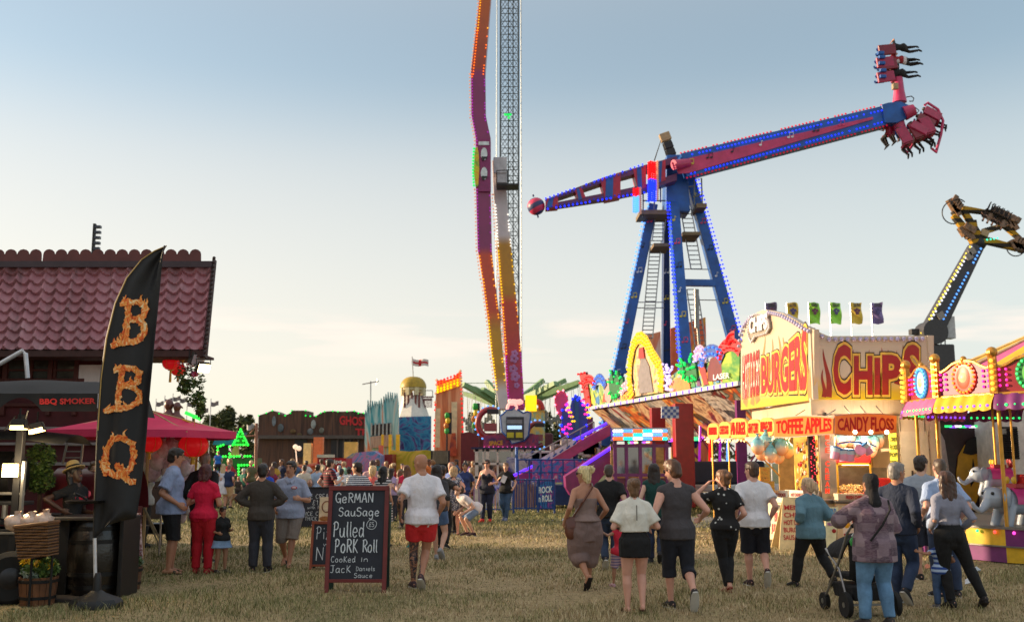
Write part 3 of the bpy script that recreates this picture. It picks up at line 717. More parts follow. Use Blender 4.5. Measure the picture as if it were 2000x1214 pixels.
def flood(px,py,Y,label,lit,rz=0,s=.2):
    p=at(px,py,Y); t=thing('floodlight',p,label,'floodlight',None,rz); R=Matrix.Rotation(.5,3,'X')@Matrix.Rotation(0,3,'Z')
    g=MB(); g.box((0,0,0),(s*1.3,s*.5,s),R,.85); g.build('housing',M('flood_housing',(70,66,62),.4,.6),t,world=False,bevel=.01)
    g=MB(); g.box(R@Vector((0,-s*.27,0)),(s*1.1,.01,s*.8),R); g.build('lens',lamp('warm_flood',(255,226,160),9) if lit else M('flood_glass',(190,190,195),.1),t,world=False)
    g=MB(); g.tube([(-s*.7,0,0),(-s*.7,0,s*.8),(s*.7,0,s*.8),(s*.7,0,0)],.012,5); g.build('bracket',BLACK,t,world=False)
flood(385,699,19.1,'grey unlit floodlight at the tiled roof corner',0,.9,.24)
flood(397,717,19.0,'lit floodlight facing right below the tiled roof corner',1,.7,.2)
LEAF=[M('leaf_%d'%i,c,.6,var=.4,scale=9) for i,c in enumerate(((54,80,30),(76,104,42),(104,126,58)))]
def leaves(name,mats,parent,centers,n,size,seed=1,world=True,flat=.6):
    r=random.Random(seed); g=MB()
    for c,rad in centers:
        c=Vector(c); rad=rad if isinstance(rad,tuple) else (rad,)*3
        for i in range(n):
            while 1:
                q=Vector((r.uniform(-1,1),r.uniform(-1,1),r.uniform(-1,1)))
                if q.length<1 and q.length>.35: break
            p=c+Vector((q.x*rad[0],q.y*rad[1],q.z*rad[2])); s=size*r.uniform(.6,1.3)
            a=Vector((r.gauss(0,1),r.gauss(0,1),r.gauss(0,flat))).normalized(); b=a.orthogonal().normalized(); b=Matrix.Rotation(r.uniform(0,6.3),3,a)@b
            g.m=r.randrange(len(mats)); g.add([p-a*s,p+b*s*.45,p+a*s,p-b*s*.45],[(0,1,2,3)])
    return g.build(name,mats,parent,world=world)
p=at(375,745,19.4); hb=thing('hanging_basket',p,'trailing green hanging basket with pink flowers at the eave corner','plant')
leaves('foliage',LEAF,hb,[(at(372,735,19.4),(.3,.25,.22)),(at(378,765,19.4),(.22,.2,.25)),(at(388,785,19.4),(.14,.12,.22)),(at(392,800,19.4),(.09,.09,.16)),(at(360,755,19.4),(.12,.12,.15))],230,.045)
leaves('blossom',[M('pink_petal',(200,120,170)),M('red_petal',(190,30,40))],hb,[(at(362,712,19.3),(.16,.12,.09)),(at(380,730,19.2),(.06,.06,.05))],60,.035,3)
g=MB(); g.tube([at(370,697,19.4),at(375,730,19.4)],.01,5); g.build('chain',BLACK,hb)
# mast of lamps beyond the roof
p=at(187,470,60); mt=thing('lamp_mast',(p.x,60,0),'dark ladder mast with small lamps rising behind the tiled ridge','mast')
g=MB(); z1=at(187,437,60).z; g.box((p.x-.12,60,z1/2),(.14,.2,z1)); g.build('pole',BLACK,mt)
g=MB()
for i in range(12): g.box((p.x+.1,60,z1-.2-i*.34),(.34,.25,.16))
g.build('lamp',M('blue_black_lamps',(50,56,70),.3,.3),mt)
# ------------------------------------------------------------- left: black canopy, smoker, barrel table
Yc=12.4
cv=thing('canopy',(at(60,800,Yc).x-1.4,13.4,0),'black barbecue canopy lettered BBQ SMOKER in red','canopy')
CAN=M('canopy_fabric',(20,21,25),.75,var=.3,scale=3,bmp=.1)
xr=at(192,790,Yc).x; xl=-9.5; zb,zt=at(150,803,Yc).z,at(150,768,Yc).z; zp=at(150,738,13.2).z
g=MB()
def va(u,v):
    x=xl+(xr-xl)*u; dip=0
    d=(x-at(40,800,Yc).x)/.28; 
    if abs(d)<1: dip=.17*(1-d*d)
    return Vector((x,Yc-.02+.015*math.sin(x*9),zb+dip+(zt-zb-dip)*v))
g.grid(va,90,4); g.build('valance',CAN,cv,60)
g=MB()
def cr_(u,v):
    x=xl+(xr-xl)*u; e=min(1,(1-u)*9); sag=.05*math.sin(u*20)
    return Vector((x if v<.5 else min(x,xr-.1-.3*v),Yc+2.2*v,zt+(zp-zt)*math.sin(min(1,v*1.6)*math.pi/2)*(.55+.45*e)+sag*v*(1-v)))
g.grid(cr_,60,10); g.add([(xr,Yc,zb),(xr,Yc,zt),(xr-.1,Yc+2,zp-.2),(xr,Yc+2,zb)],[(0,1,2,3)]); g.build('roof_cloth',CAN,cv,60)
text('BBQ SMOKER',at(78,791,Yc-.04),at(187,790,Yc-.04)-at(78,791,Yc-.04),at(78,778,Yc-.04)-at(78,791,Yc-.04),M('red_print',(200,38,36),.6),cv,bold=.03)
g=MB(); pts=[at(-30,722,12.9),at(0,710,12.9),at(45,684,12.9),at(50,690,12.9),at(54,738,12.9)]; g.tube(pts,.03,8); g.build('awning_arm',M('white_tube',(205,205,210),.3,.3),cv,50)
g=MB()
for px in (42,): q=at(px,840,12.6); g.box((q.x,12.6,q.z/2+.1),(.09,.09,q.z+.2))
g.box((-8.6,12.6,1.2),(.09,.09,2.4)); g.build('post',BLACK,cv,bevel=.008)
g=MB(); g.tube([at(55,800,12.4),at(44,835,12.6)],.012,5); g.tube([at(8,840,12.5),at(30,812,12.5)],.01,5); g.build('brace',BLACK,cv)
def lampl(parent,loc,e,col=(1,.76,.45),r=.08):
    l=bpy.data.lights.new('lamp_light','POINT'); l.energy=e; l.color=col; l.shadow_soft_size=r; o=bpy.data.objects.new('lamp_light',l); COL.objects.link(o); o.parent=parent; o.location=loc; return o
def worklamp(px,py,Y,label,rx=.0,rz=0):
    p=at(px,py,Y); t=thing('work_lamp',p,label,'lamp','halogen lamps under the black canopy',rz); R=Matrix.Rotation(rx,3,'Y')
    g=MB(); g.box((0,0,.03),(.19,.13,.12),R,.75); g.build('hood',BLACK,t,world=False,bevel=.008)
    g=MB(); g.box(R@Vector((0,-.02,-.035)),(.17,.1,.012),R); g.box(R@Vector((0,-.068,-.01)),(.16,.008,.035),R); g.build('tube',lamp('halogen',(255,205,120),6),t,world=False)
    g=MB(); g.tube([(0,0,.08),(0,0,.22)],.012,5); g.build('stem',BLACK,t,world=False); lampl(t,(.05,-.12,-.2),6)
worklamp(38,832,12.3,'lit halogen lamp on the canopy post, nearest the left edge',0)
worklamp(72,838,12.6,'tilted halogen lamp just right of the canopy post',-.25,.2)
# smoker machine
sm=thing('smoker',(at(10,1000,12.6).x,12.9,0),'black domed barbecue smoker trailer at the left edge','smoker')
xs=at(28,1000,12.6).x
g=MB(); M90=Matrix.Rotation(math.pi/2,3,'Y'); g.lathe([(.02,-1.2),(.3,-1.18),(.33,-1.1),(.33,.12),(.3,.18),(.02,.2)],(xs-.45,13.2,1.5),20,M90); g.build('smoke_drum',M('iron_black',(30,30,32),.45,.6),sm,40)
g=MB(); g.grid(lambda u,v:Vector((xs-1.2+1.7*u,12.7+.9*v,1.98+.13*math.sin(v*3.1)-.18*max(0,u-.6))),8,8); g.build('hood',M('grey_steel_hood',(95,98,102),.35,.7),sm,40)
g=MB(); g.box((xs-.55,12.95,.95),(1.3,.7,.06)); g.box((xs-.55,12.75,1.18),(1.3,.3,.05)); g.box((xs-.55,12.9,.62),(1.2,.6,.5)); g.build('grill_bench',BLACK,sm,bevel=.01)
g=MB()
for i in range(8): g.tube([(xs-1.1+.14*i,12.6,1.0),(xs-1.1+.14*i,12.6,1.16)],.035,8)
g.tube([(xs-1.2,12.58,1.3),(xs+.12,12.58,1.3)],.02,6); g.tube([(xs-1.2,12.56,.82),(xs+.12,12.56,.82)],.018,6); g.tube([(xs+.1,12.56,.4),(xs+.1,12.56,1.7)],.03,6); g.build('rail',M('worn_steel',(130,128,125),.35,.8),sm,40)
g=MB(); q=at(20,918,12.5); g.box(q,(.18,.04,.16)); g.build('flame_window',lamp('fire_glow',(255,214,140),7),sm); lampl(sm,sm.matrix_basis.inverted()@(q+Vector((.05,-.15,0))),16)
g=MB(); q=at(12,1108,12.2); Mx=Matrix.Rotation(math.pi/2,3,'X'); Mw=Matrix.Rotation(.5,3,'Z')@Mx
g.lathe([(.1,-.09),(.26,-.1),(.31,-.06),(.31,.06),(.26,.1),(.1,.09)],(q.x-.02,12.35,.31),24,Mw); wh=g.build('wheel',M('tyre',(18,18,19),.8),sm,40)
g=MB(); g.lathe([(.02,.1),(.1,.1),(.17,.08),(.17,-.08),(.02,-.08)],(q.x-.02,12.35,.31),16,Mw); g.build('rim',M('dark_rim',(60,60,64),.3,.8),wh,40)
# logs
for i,(px,py,r) in enumerate(((14,1165,.1),(34,1175,.085))):
    q=gnd(px,py); t=thing('log',(q.x,q.y,0),('split log','round log')[i]+(' on end at the bottom left edge' if i==0 else ' standing beside the half barrel planter'),'log'); g=MB(); g.lathe([(r,0),(r*.96,.2),(r*.9,.24)],(0,0,0),9); g.build('bark',M('bark',(86,62,42),.9,bmp=.5),t,30,False); g=MB(); g.lathe([(r*.86,0),(r*.84,.004)],(0,0,.242),9); g.build('cut_end',M('cut_wood',(190,150,100),.8),t,world=False)
# wicker basket
def wicker():
    m,N,L,P=bsdf('wicker'); v=coords(N,L); w=N.new('ShaderNodeTexWave'); w.bands_direction='Z'; w.inputs['Scale'].default_value=9; w.inputs['Distortion'].default_value=1.5; w.inputs['Detail Scale'].default_value=8; L.new(v,w.inputs['Vector'])
    L.new(ramp(N,L,w.outputs[1],[(.2,lin((70,44,24))),(.7,lin((150,104,62)))]),P.inputs['Base Color']); P.inputs['Roughness'].default_value=.7; bump(N,L,P,w.outputs[1],.9,.03); return m
q=at(75,1085,12.0); bk=thing('wicker_basket',q,'tilted wicker basket of rolls in clear bags on the smoker bench','basket'); R=Matrix.Rotation(-.12,3,'Y')
g=MB()
for zz in [i/14 for i in range(15)]:
    k=1+.12*zz; z=zz*.36
    g.tube([R@Vector((.17*k*sx_+.0,.13*k*sy_,z)) for sx_,sy_ in ((-1,-1),(1,-1),(1,1),(-1,1),(-1,-1))],.014,5)
g.box(R@Vector((0,0,.17)),(.33,.24,.35),R); g.build('weave',MS('wicker',wicker),bk,50,False)
g=MB(); g.tube([R@Vector((.195*a_,.15*b_,.37)) for a_,b_ in ((-1,-1),(1,-1),(1,1),(-1,1),(-1,-1))],.02,6); g.build('rim',M('wicker_rim',(120,82,48),.7),bk,50,False)
g=MB(); g.tube([(-.12,.1,-.62),(-.12,.1,.3),(.12,.1,.3),(.12,.1,-.62)],.015,5); g.build('stand',BLACK,bk,world=False)
for px,py,s_ in ((28,1020,.11),(58,1018,.10),(84,1018,.12)):
    t=thing('bread_bag',at(px,py,12.05),'clear plastic bag of rolls in the wicker basket, '+{28:'leftmost',58:'middle',84:'rightmost with a peaked knot'}[px],'bag'); g=MB(); g.ball((0,0,0),s_,12,9,(1.1,.8,.85)); g.lathe([(s_*.45,s_*.5),(.03,s_*.95),(.05,s_*1.2)],(.03,0,0),8); r=random.Random(px); g.v=[(v[0]+r.gauss(0,.008),v[1]+r.gauss(0,.008),v[2]+r.gauss(0,.008)) for v in g.v]
    me=g; o=g.build('plastic',M('frosted_plastic',(206,178,160),.25,var=.25,scale=18,coat=.6),t,60,False); 
# half barrel planter (big and small)
def planter(px,py,r,hh,label,flowers,wood):
    q=gnd(px,py); t=thing('planter',(q.x,q.y,0),label,'planter'); g=MB(); n=18
    for i in range(n):
        a0,a1=2*math.pi*i/n,2*math.pi*(i+.93)/n
        P_=lambda a,k,z:Vector((r*k*math.cos(a),r*k*math.sin(a),z))
        g.add([P_(a0,.84,0),P_(a1,.84,0),P_(a1,1,hh),P_(a0,1,hh),P_(a1,.9,hh),P_(a0,.9,hh)],[(0,1,2,3),(3,2,4,5)])
    g.lathe([(r*.82,.01),(r*.8,.02)],(0,0,0),n); g.lathe([(r*.9,hh*.9),(r*.89,hh*.91)],(0,0,0),n); g.build('staves',wood,t,world=False)
    g=MB(); 
    for z in (.28,.86): k=.84+.16*z; g.lathe([(r*k+.004,hh*z-.018),(r*k+.008,hh*z-.018),(r*k+.010,hh*z+.018),(r*k+.004,hh*z+.018)],(0,0,0),24)
    g.build('hoop',BLACK,t,40,False)
    leaves('foliage',flowers[0],t,[((0,0,hh+r*.35),(r*1.0,r*1.0,r*.5)),((r*.5,-.05,hh+r*.5),(r*.55,r*.5,r*.45))],int(240),.05*r/.22,int(px),False)
    leaves('silver_leaves',[M('silver_leaf',(150,160,150)),M('sage',(110,125,105))],t,[((-r*.1,-r*.75,hh+r*.08),(r*.4,r*.3,r*.35)),((-r*.4,-r*.5,hh+r*.3),(r*.35,r*.3,r*.25))],150,.022*r/.2,int(px)+1,False)
    if len(flowers)>1: leaves('flower',flowers[1],t,[((-r*.6,-r*.3,hh+r*.75),(r*.25,)*3),((r*.1,-r*.5,hh+r*.7),(r*.18,)*3),((r*.75,-r*.4,hh+r*.65),(r*.18,)*3)],26,.035*r/.2,int(px)+2,False)
planter(72,1180,.225,.33,'half barrel planter with yellow flowers beside the smoker',([LEAF[1],LEAF[0],LEAF[2]],[M('yellow_petal',(220,180,30)),M('yellow_petal_2',(200,150,20))]),M('barrel_oak',(110,70,42),.75,var=.45,scale=7))
planter(252,1150,.16,.3,'small half barrel planter with silver leaves behind the feather flag',([M('sage',(110,125,105)),LEAF[1]],),M('barrel_oak_2',(96,62,42),.75,var=.4,scale=7))
# topiary balls
q=gnd(78,1145); tp=thing('topiary',(at(78,930,13.8).x,13.8,0),'clipped double ball topiary behind the woman in the straw hat','plant')
for py,r in ((893,.2),(936,.19)): leaves('foliage_ball',LEAF,tp,[(at(80,py,13.8),(r,r,r))],900,.03,py)
g=MB(); a=at(80,936,13.8); g.tube([(a.x,13.8,.3),a],.03,6); g.lathe([(.16,0),(.2,.35)],(a.x,13.8,0),14); g.build('stem_pot',M('terracotta_dark',(70,46,36)),tp,40)
# barrel table
q=gnd(180,1165); br=thing('barrel_table',(q.x,q.y+.05,0),'black wine barrel table with a slab top','table')
g=MB(); g.lathe([(.27,.02),(.3,.12),(.335,.32),(.35,.5),(.335,.7),(.3,.88),(.28,.95)],(0,0,0),36); g.build('barrel',MS('barrel_lacquer',lambda:M('barrel_lacq',(30,25,22),.3,.1,var=.5,scale=6,bmp=.3,coat=.4)),br,60,False)
g=MB()
for z,r in ((.14,.311),(.3,.338),(.7,.341),(.86,.311)): g.lathe([(r-.004,z-.025),(r+.006,z-.025),(r+.006,z+.025),(r-.004,z+.025)],(0,0,0),36)
g.build('hoop',M('black_hoop',(40,40,42),.35,.7),br,40,False)
g=MB(); g.box((-.06,0,.985),(.82,.7,.05)); g.build('table_top',M('slab_top',(34,30,28),.4,coat=.3),br,world=False,bevel=.012)
g=MB(); g.box((-.45,.1,.5),(.3,.5,.95)); g.box((.38,.1,.5),(.05,.6,1.0)); g.build('side_board',BLACK,br,world=False,bevel=.01)
q=at(165,982,12.0); pn=thing('hot_plate',q,'dark hot plate with a handle on the barrel table','pan'); g=MB(); g.lathe([(.02,0),(.2,.0),(.22,.03),(.2,.035),(.02,.012)],(0,0,0),24); g.build('plate',M('cast_iron',(36,36,38),.35,.7),pn,40,False); g=MB(); g.tube([(.05,-.05,.04),(0,-.12,.09),(-.04,-.2,.12)],.014,6); g.build('handle',BLACK,pn,50,False)
# red curved smoker lid behind
hd=thing('red_smoker_lid',(at(150,960,14.3).x,14.5,0),'big dark red barrel lid behind the barrel table','smoker')
g=MB(); g.grid(lambda u,v:Vector((at(105,960,14.3).x+1.1*u,14.5-.5*math.cos(v*3.1),1.0+.62*math.sin(v*3.1))),10,14); g.build('lid',M('deep_red_enamel',(96,28,34),.35,coat=.4),hd,60)
g=MB(); g.box((at(150,960,14.3).x,14.5,.55),(1.2,.9,.85)); g.build('firebox',BLACK,hd,bevel=.02)
g=MB(); q=at(171,964,13.95); g.ball(q,.05,8,5,(1,.4,1)); g.build('badge',M('pink_badge',(210,70,90),.4),hd)
# ladders
def ladder(name,A,B,w,label,n,mat,r=.02,legs=None,side=Vector((1,0,0))):
    A,B=Vector(A),Vector(B); t=thing(name,(A.x,A.y,0),label,'ladder'); g=MB(); s_=side*w/2
    for k in (-1,1): g.tube([A+s_*k,B+s_*k*.8],r,6)
    if legs:
        for k in (-1,1): g.tube([B+s_*k*.8,Vector(legs)+s_*k],r*.8,6)
    g.build('rail',mat,t,50); g=MB()
    for i in range(1,n): p=A.lerp(B,i/n); g.bar(p-s_*.9,p+s_*.9,.06 if legs else r*1.6,.02)
    g.build('rung',mat,t); return t
ladder('ladder',at(140,905,18.6),at(150,845,18.6),.34,'short steel ladder hung on the maroon stall wall',5,M('worn_steel',(130,128,125)),.025)
ladder('step_ladder',gnd(268,1062)+Vector((0,.9,0)),at(262,985,16.4),.34,'folding aluminium step ladder behind the feather flag',4,M('worn_steel',(130,128,125)),.018,legs=gnd(296,1070))
q=gnd(285,1064); dr=thing('half_drum_barbecue',(q.x,q.y,0),'long half drum trough on legs behind the feather flag','barbecue')
g=MB(); g.grid(lambda u,v:Vector((-.75+1.2*u,.22*math.cos(math.pi*v),.42-.2*math.sin(math.pi*v))),8,12); g.add([(-.75,.22*math.cos(math.pi*i/12),.42-.2*math.sin(math.pi*i/12)) for i in range(13)],[tuple(range(13))]); g.add([(.45,.22*math.cos(math.pi*i/12),.42-.2*math.sin(math.pi*i/12)) for i in range(13)],[tuple(range(12,-1,-1))]); g.box((-.15,0,.43),(1.24,.5,.03)); g.build('trough',M('iron_black',(30,30,32)),dr,50,False)
g=MB()
for x in (-.6,.35): 
    for y in (-.15,.15): g.tube([(x,y,.3),(x*1.1,y*1.5,0)],.018,6)
g.build('leg',BLACK,dr,50,False)
# leaning picture board right of the barrel
q=gnd(246,1150); lb=thing('leaning_board',(q.x,q.y+.1,0),'A frame board with photo strips beside the black barrel','sign')
g=MB(); g.prism([(-.13,.1,0),(-.05,.0,1.08),(.0,.0,1.08),(-.06,.1,0)],(0,.35,0)); g.build('frame',M('dark_red_frame',(70,24,22),.5),lb,world=False)
g=MB(); g.prism([(.01,-.04,.35),(.02,-.02,1.0),(.1,.0,1.0),(.17,-.02,.4)],(0,.02,0)); g.build('picture',blotch('photo_strip',[(150,30,30),(220,200,200),(120,40,40),(200,190,200)],14,1,.3),lb,world=False)
g=MB(); g.box((-.6,-.1,.02),(1.6,1.0,.04)); o=g.build('duckboard',MS('duckboard',lambda:M('duckb',(52,46,44),.8,var=.5,scale=20)),None); o.location=(gnd(190,1165).x-.05,gnd(190,1165).y+.05,0); tag(o,'dark slatted duckboard under the barrel table','mat')
# ------------------------------------------------------------- feather flag
q=gnd(187,1186); fl=thing('feather_flag',(q.x,q.y,0),'tall black feather flag with burning letters BBQ','flag')
YF=q.y
g=MB(); g.lathe([(.02,.0),(.30,.0),(.30,.06),(.27,.10),(.1,.17),(.06,.2)],(0,0,0),8,Matrix.Rotation(.39,3,'Z'),1,.8); g.lathe([(.05,.18),(.045,.34),(.03,.4)],(0,0,0),12); g.build('base',M('black_plastic',(26,26,29),.5),fl,30,False)
FLb=[(183,1052),(187,925),(190,840),(196,740),(207,660),(224,592),(246,543),(275,507),(300,490),(324,480)]   # pole edge, bottom to top
FLe=[(217,1021),(262,1012),(272,960),(284,860),(292,770),(302,670),(312,580),(318,530),(322,500),(324,481)]  # free edge
fw=lambda u,v:.06*math.sin(7*u+5*v)*u+.035*math.sin(13*u-9*v+1)*u*(1-u*.4)
def fpt(px,py,w=0): p=at(px,py,YF); return Vector((p.x,YF+w,p.z))
def lerpl(a,t):
    t=t*(len(a)-1); i=min(int(t),len(a)-2); f=t-i; return (a[i][0]*(1-f)+a[i+1][0]*f,a[i][1]*(1-f)+a[i+1][1]*f)
def fcl(u,v):
    a,b=lerpl(FLb,v),lerpl(FLe,v); return fpt(a[0]*(1-u)+b[0]*u,a[1]*(1-u)+b[1]*u,fw(u,v))
g=MB(); g.grid(fcl,26,70); o=g.build('cloth',M('flag_fabric',(22,22,26),.6,var=.2,bmp=.1),fl,80); sm_=o.modifiers.new('thick','SOLIDIFY'); sm_.thickness=.004
g=MB(); g.tube([fpt(187,1180),fpt(185,1050)],.022,8); g.build('pole',M('white_tube',(205,205,210)),fl,50); g=MB(); g.tube([fpt(*p,.02) for p in FLb],[.02,.018,.016,.015,.014,.012,.011,.01,.008,.006],7); g.build('sleeve',M('flag_fabric',(22,22,26)),fl,50)
g=MB(); g.tube([fpt(x+2.2,y,-.012) for x,y in FLb[2:]],.006,5); g.build('piping',M('gold_edge',(196,160,90),.5),fl)
def flame_mat():
    m,N,L,P=bsdf('printed_flames'); v=coords(N,L,(1,1,.6)); n=noise(N,L,v,13,6,.65,2.5)
    L.new(ramp(N,L,n,[(.28,lin((140,30,10))),(.42,lin((236,96,30))),(.53,lin((250,166,70))),(.68,lin((255,236,190)))]),P.inputs['Base Color']); P.inputs['Roughness'].default_value=.6; return m
def inv_uv(px,py):      # photo position on the flag -> cloth offset
    best=None
    for j in range(41):
        v=j/40; a,b=lerpl(FLb,v),lerpl(FLe,v); u=(px-a[0])/(b[0]-a[0]) if b[0]!=a[0] else 0; yy=a[1]*(1-u)+b[1]*u
        if best is None or abs(yy-py)<best[0]: best=(abs(yy-py),u,v)
    return best[1],best[2]
def flame_letter(paths,ox,oy,sx_,sy_,shear,name,seed,w0=13):
    r=random.Random(seed); g=MB(); lift=0
    def P_(x,y,l):
        px,py=ox+x*sx_+shear*(y-.5)*sy_*0+(.12*sx_)*(.5-y)*-1*0,oy-y*sy_; px+=(y-.5)*shear; u,v=inv_uv(px,py); return fpt(px,py,fw(u,v)-.008-l)
    for path in paths:
        for k in range(5):
            pts=[];ws=[];m=len(path)*5
            for i in range(m+1):
                x,y=lerpl(path,i/m); pts.append(P_(x+r.gauss(0,.028)+.02*math.sin(i*1.3+k*2),y+r.gauss(0,.018),lift)); ws.append(r.uniform(.035,.075))
            g.ribbon(pts,ws,(0,-1,0)); lift+=.0005
        for k in range(max(3,len(path))):     # licking tongues
            x,y=lerpl(path,r.random()); hgt=r.uniform(.08,.26); dx=r.uniform(-.16,.16); pts=[];ws=[]
            for i in range(7):
                f=i/6; pts.append(P_(x+dx*f+.035*math.sin(f*6+k),y+hgt*f,lift)); ws.append(.045*(1-f)**.8+.002)
            g.ribbon(pts,ws,(0,-1,0)); lift+=.0005
    g.build(name,MS('flames',flame_mat),fl)
BP=[[(.22,0),(.25,.35),(.27,.7),(.24,1.0)],[(-.05,-.02),(.3,0),(.7,.03),(.92,.2),(.88,.42),(.6,.54),(.3,.55)],[(.6,.54),(.84,.66),(.86,.85),(.66,.97),(.3,.98),(.0,.93)],[(-.22,-.08),(.1,-.01),(.4,.0)]]
QP=[[(.5,.02),(.18,.12),(.05,.4),(.08,.7),(.3,.96),(.6,1),(.88,.85),(.98,.55),(.9,.22),(.7,.06),(.5,.02)],[(.5,.3),(.66,.1),(.85,-.1),(1.05,-.14)],[(.05,.5),(-.02,.3),(.1,.05)]]
flame_letter(BP,236,668,52,80,8,'letter_b',4); flame_letter(BP,222,797,54,80,8,'letter_b',5); flame_letter(QP,203,930,58,76,4,'letter_q',6)
# ------------------------------------------------------------- crimson parasol
Yp=17.4; ap=at(286,798,Yp); pr=thing('parasol',(ap.x,Yp,0),'wide crimson parasol beside the black feather flag','parasol')
rx=(at(462,842,Yp).x-at(98,846,Yp).x)/2; cx=(at(462,842,Yp).x+at(98,846,Yp).x)/2; ze=at(286,843,Yp).z
g=MB(); n=8; C_=Vector((cx,Yp,0)); ring=[]
for i in range(n): a=2*math.pi*i/n; ring.append(Vector((cx+rx*math.cos(a),Yp+1.7*math.sin(a),ze)))
def canopy(u,v):
    i=min(int(u*n),n-1); f=u*n-i; e=ring[i].lerp(ring[(i+1)%n],f); top=Vector((cx,Yp,ap.z)); p=top.lerp(e,v); p.z-= .07*math.sin(v*3.1)*(1-abs(2*f-1))+.02*math.sin(v*3.1); return p
g.grid(canopy,n*6,8); 
for i in range(n):
    a,b=ring[i],ring[(i+1)%n]; g.add([a,b,b-Vector((0,0,.12)),a-Vector((0,0,.12))],[(3,2,1,0)])
g.build('canopy',M('crimson_fabric',(208,44,92),.7,var=.12,scale=3,bmp=.06),pr,25)
g=MB(); g.tube([(cx+.1,Yp,0),(cx+.1,Yp,ap.z)],.03,8); g.build('pole',M('light_wood',(180,150,105),.6),pr)
g=MB()
for e in ring: g.tube([(cx+.1,Yp,ap.z-.03),e-Vector((0,0,.03))],.014,5)
g.build('rib',M('light_wood',(180,150,105)),pr)
# yellow pole with the lantern bracket
q=at(377,960,17.3); yp=thing('yellow_post',(q.x,17.4,0),'thin yellow post under the big red lantern','post'); g=MB(); g.tube([(q.x,17.4,0),(q.x,17.4,2.35)],.022,8); g.build('post',M('yellow_paint',(205,165,30),.5),yp); g=MB(); g.tube([(q.x,17.4,2.3),(q.x-.25,17.3,2.42)],.014,6); g.build('arm',M('yellow_paint',(205,165,30)),yp)
# candyfloss bags
bagm=[M('bag_%d'%i,c,.3,var=.3,scale=10,coat=.5) for i,c in enumerate(((226,214,222),(236,214,222),(216,190,206),(240,232,238)))]
q=at(345,900,18.2); fr=thing('bag_rack',(q.x,18.4,0),'wire rack carrying pale candyfloss bags behind the men','rack'); g=MB()
for x in (-.3,.3): g.tube([(q.x+x,18.4,0),(q.x+x,18.4,2.3)],.02,6)
for z in (2.2,1.7,1.2): g.tube([(q.x-.45,18.4,z),(q.x+.35,18.4,z)],.012,5)
g.build('frame',STEEL,fr,50)
proto=None; k=0
for i,(px,py) in enumerate([(300,868),(318,874),(336,872),(352,878),(366,888),(308,892),(326,894),(344,898),(362,904),(374,915),(300,915),(332,915),(352,922),(368,934),(360,950),(354,965),(362,980),(352,994),(282,880),(290,898)]):
    p=at(px,py,17.9+.06*(i%4)); s_=.13+.02*((i*7)%3); a=rnd.uniform(-.6,.6)
    t=thing('candyfloss_bag',p,'puffy pale bag of candyfloss hanging on the wire rack','bag','candyfloss bags hanging on the wire rack',a)
    g=MB(); g.ball((0,0,-.05),s_,10,7,(.9,.7,1.15)); g.lathe([(s_*.5,s_*.75),(.02,s_*1.1),(.04,s_*1.25)],(0,0,-.03),8); g.v=[(v[0]+rnd.gauss(0,.011),v[1]+rnd.gauss(0,.011),v[2]+rnd.gauss(0,.011)) for v in g.v]; g.build('bag',bagm[i%4],t,60,False)

ct=thing('shade_trailer',(-12.5,7,0),'unseen long cream trailer added left of the smoker to shade the foreground','trailer')  # out-of-view trailer added to keep the near grass in shade
g=MB(); g.box((-12.5,5.5,2.6),(2.6,13,4.1)); g.build('body',M('shade_trailer_cream',(200,186,160),.5),ct,bevel=.08)
g=MB(); g.box((-11.1,5.5,2.4),(.08,9,1.3)); g.build('hatch',M('dim_glass',(70,66,62)),ct)
for y in (2.5,8.5):
    g=MB(); g.lathe([(.1,-.12),(.32,-.12),(.36,-.08),(.36,.08),(.32,.12),(.1,.12)],(-11.3,y,.36),20,Matrix.Rotation(math.pi/2,3,'Y')); g.build('wheel',M('tyre',(18,18,19)),ct,40)

bl=thing('shade_lorry',(-13.6,16.2,0),'unseen tall dark green box lorry added behind the smoker to shade the grass','lorry')  # out-of-view lorry added to block low sun across the middle grass
g=MB(); g.box((-13.6,16.2,2.55),(2.5,8.2,3.7)); g.build('box_body',M('shade_lorry_green',(40,66,52),.5),bl,bevel=.06)
g=MB(); g.box((-13.6,11.3,1.9),(2.4,1.6,2.6)); g.build('cab',M('shade_lorry_cream',(190,176,146),.45),bl,bevel=.15)
for y in (11.4,17.5,19):
    for x in (-14.7,-12.5): g=MB(); g.lathe([(.1,-.14),(.42,-.14),(.47,-.08),(.47,.08),(.42,.14),(.1,.14)],(x,y,.47),20,Matrix.Rotation(math.pi/2,3,'Y')); g.build('wheel',M('tyre',(18,18,19)),bl,40)
# ------------------------------------------------------------- right: chips stall
YS=22.0
A_=at(1590,780,YS); zB=A_.z; PL=Vector((at(1447,800,1).x*0,0,0))
dl=ray(1447,800); tl_=(zB-CAMZ)/dl.z; LC=_c+dl*tl_            # far end of the left fascia
Rx=at(1826,780,YS).x
cs=thing('chip_stall',((A_.x+Rx)/2,YS+1.5,0),'cream burger and chips stall with flame painted fascias','stall')
CREAM=M('cream_fascia',(196,178,156),.35,var=.06,scale=2,coat=.3); 
def streaked():
    m,N,L,P=bsdf('cream_body'); n=noise(N,L,coords(N,L,(6,6,.5)),2.2,5,.65,.4); k=noise(N,L,coords(N,L),1.2,4,.6)
    c=ramp(N,L,k,[(.3,lin((188,168,142))),(.7,lin((206,190,164)))]); L.new(mixc(N,L,ramp(N,L,n,[(.55,(0,0,0)),(.8,(.55,.55,.55))]),c,lin((140,118,92))),P.inputs['Base Color']); P.inputs['Roughness'].default_value=.45; return m
CREAM2=MS('cream2',streaked)
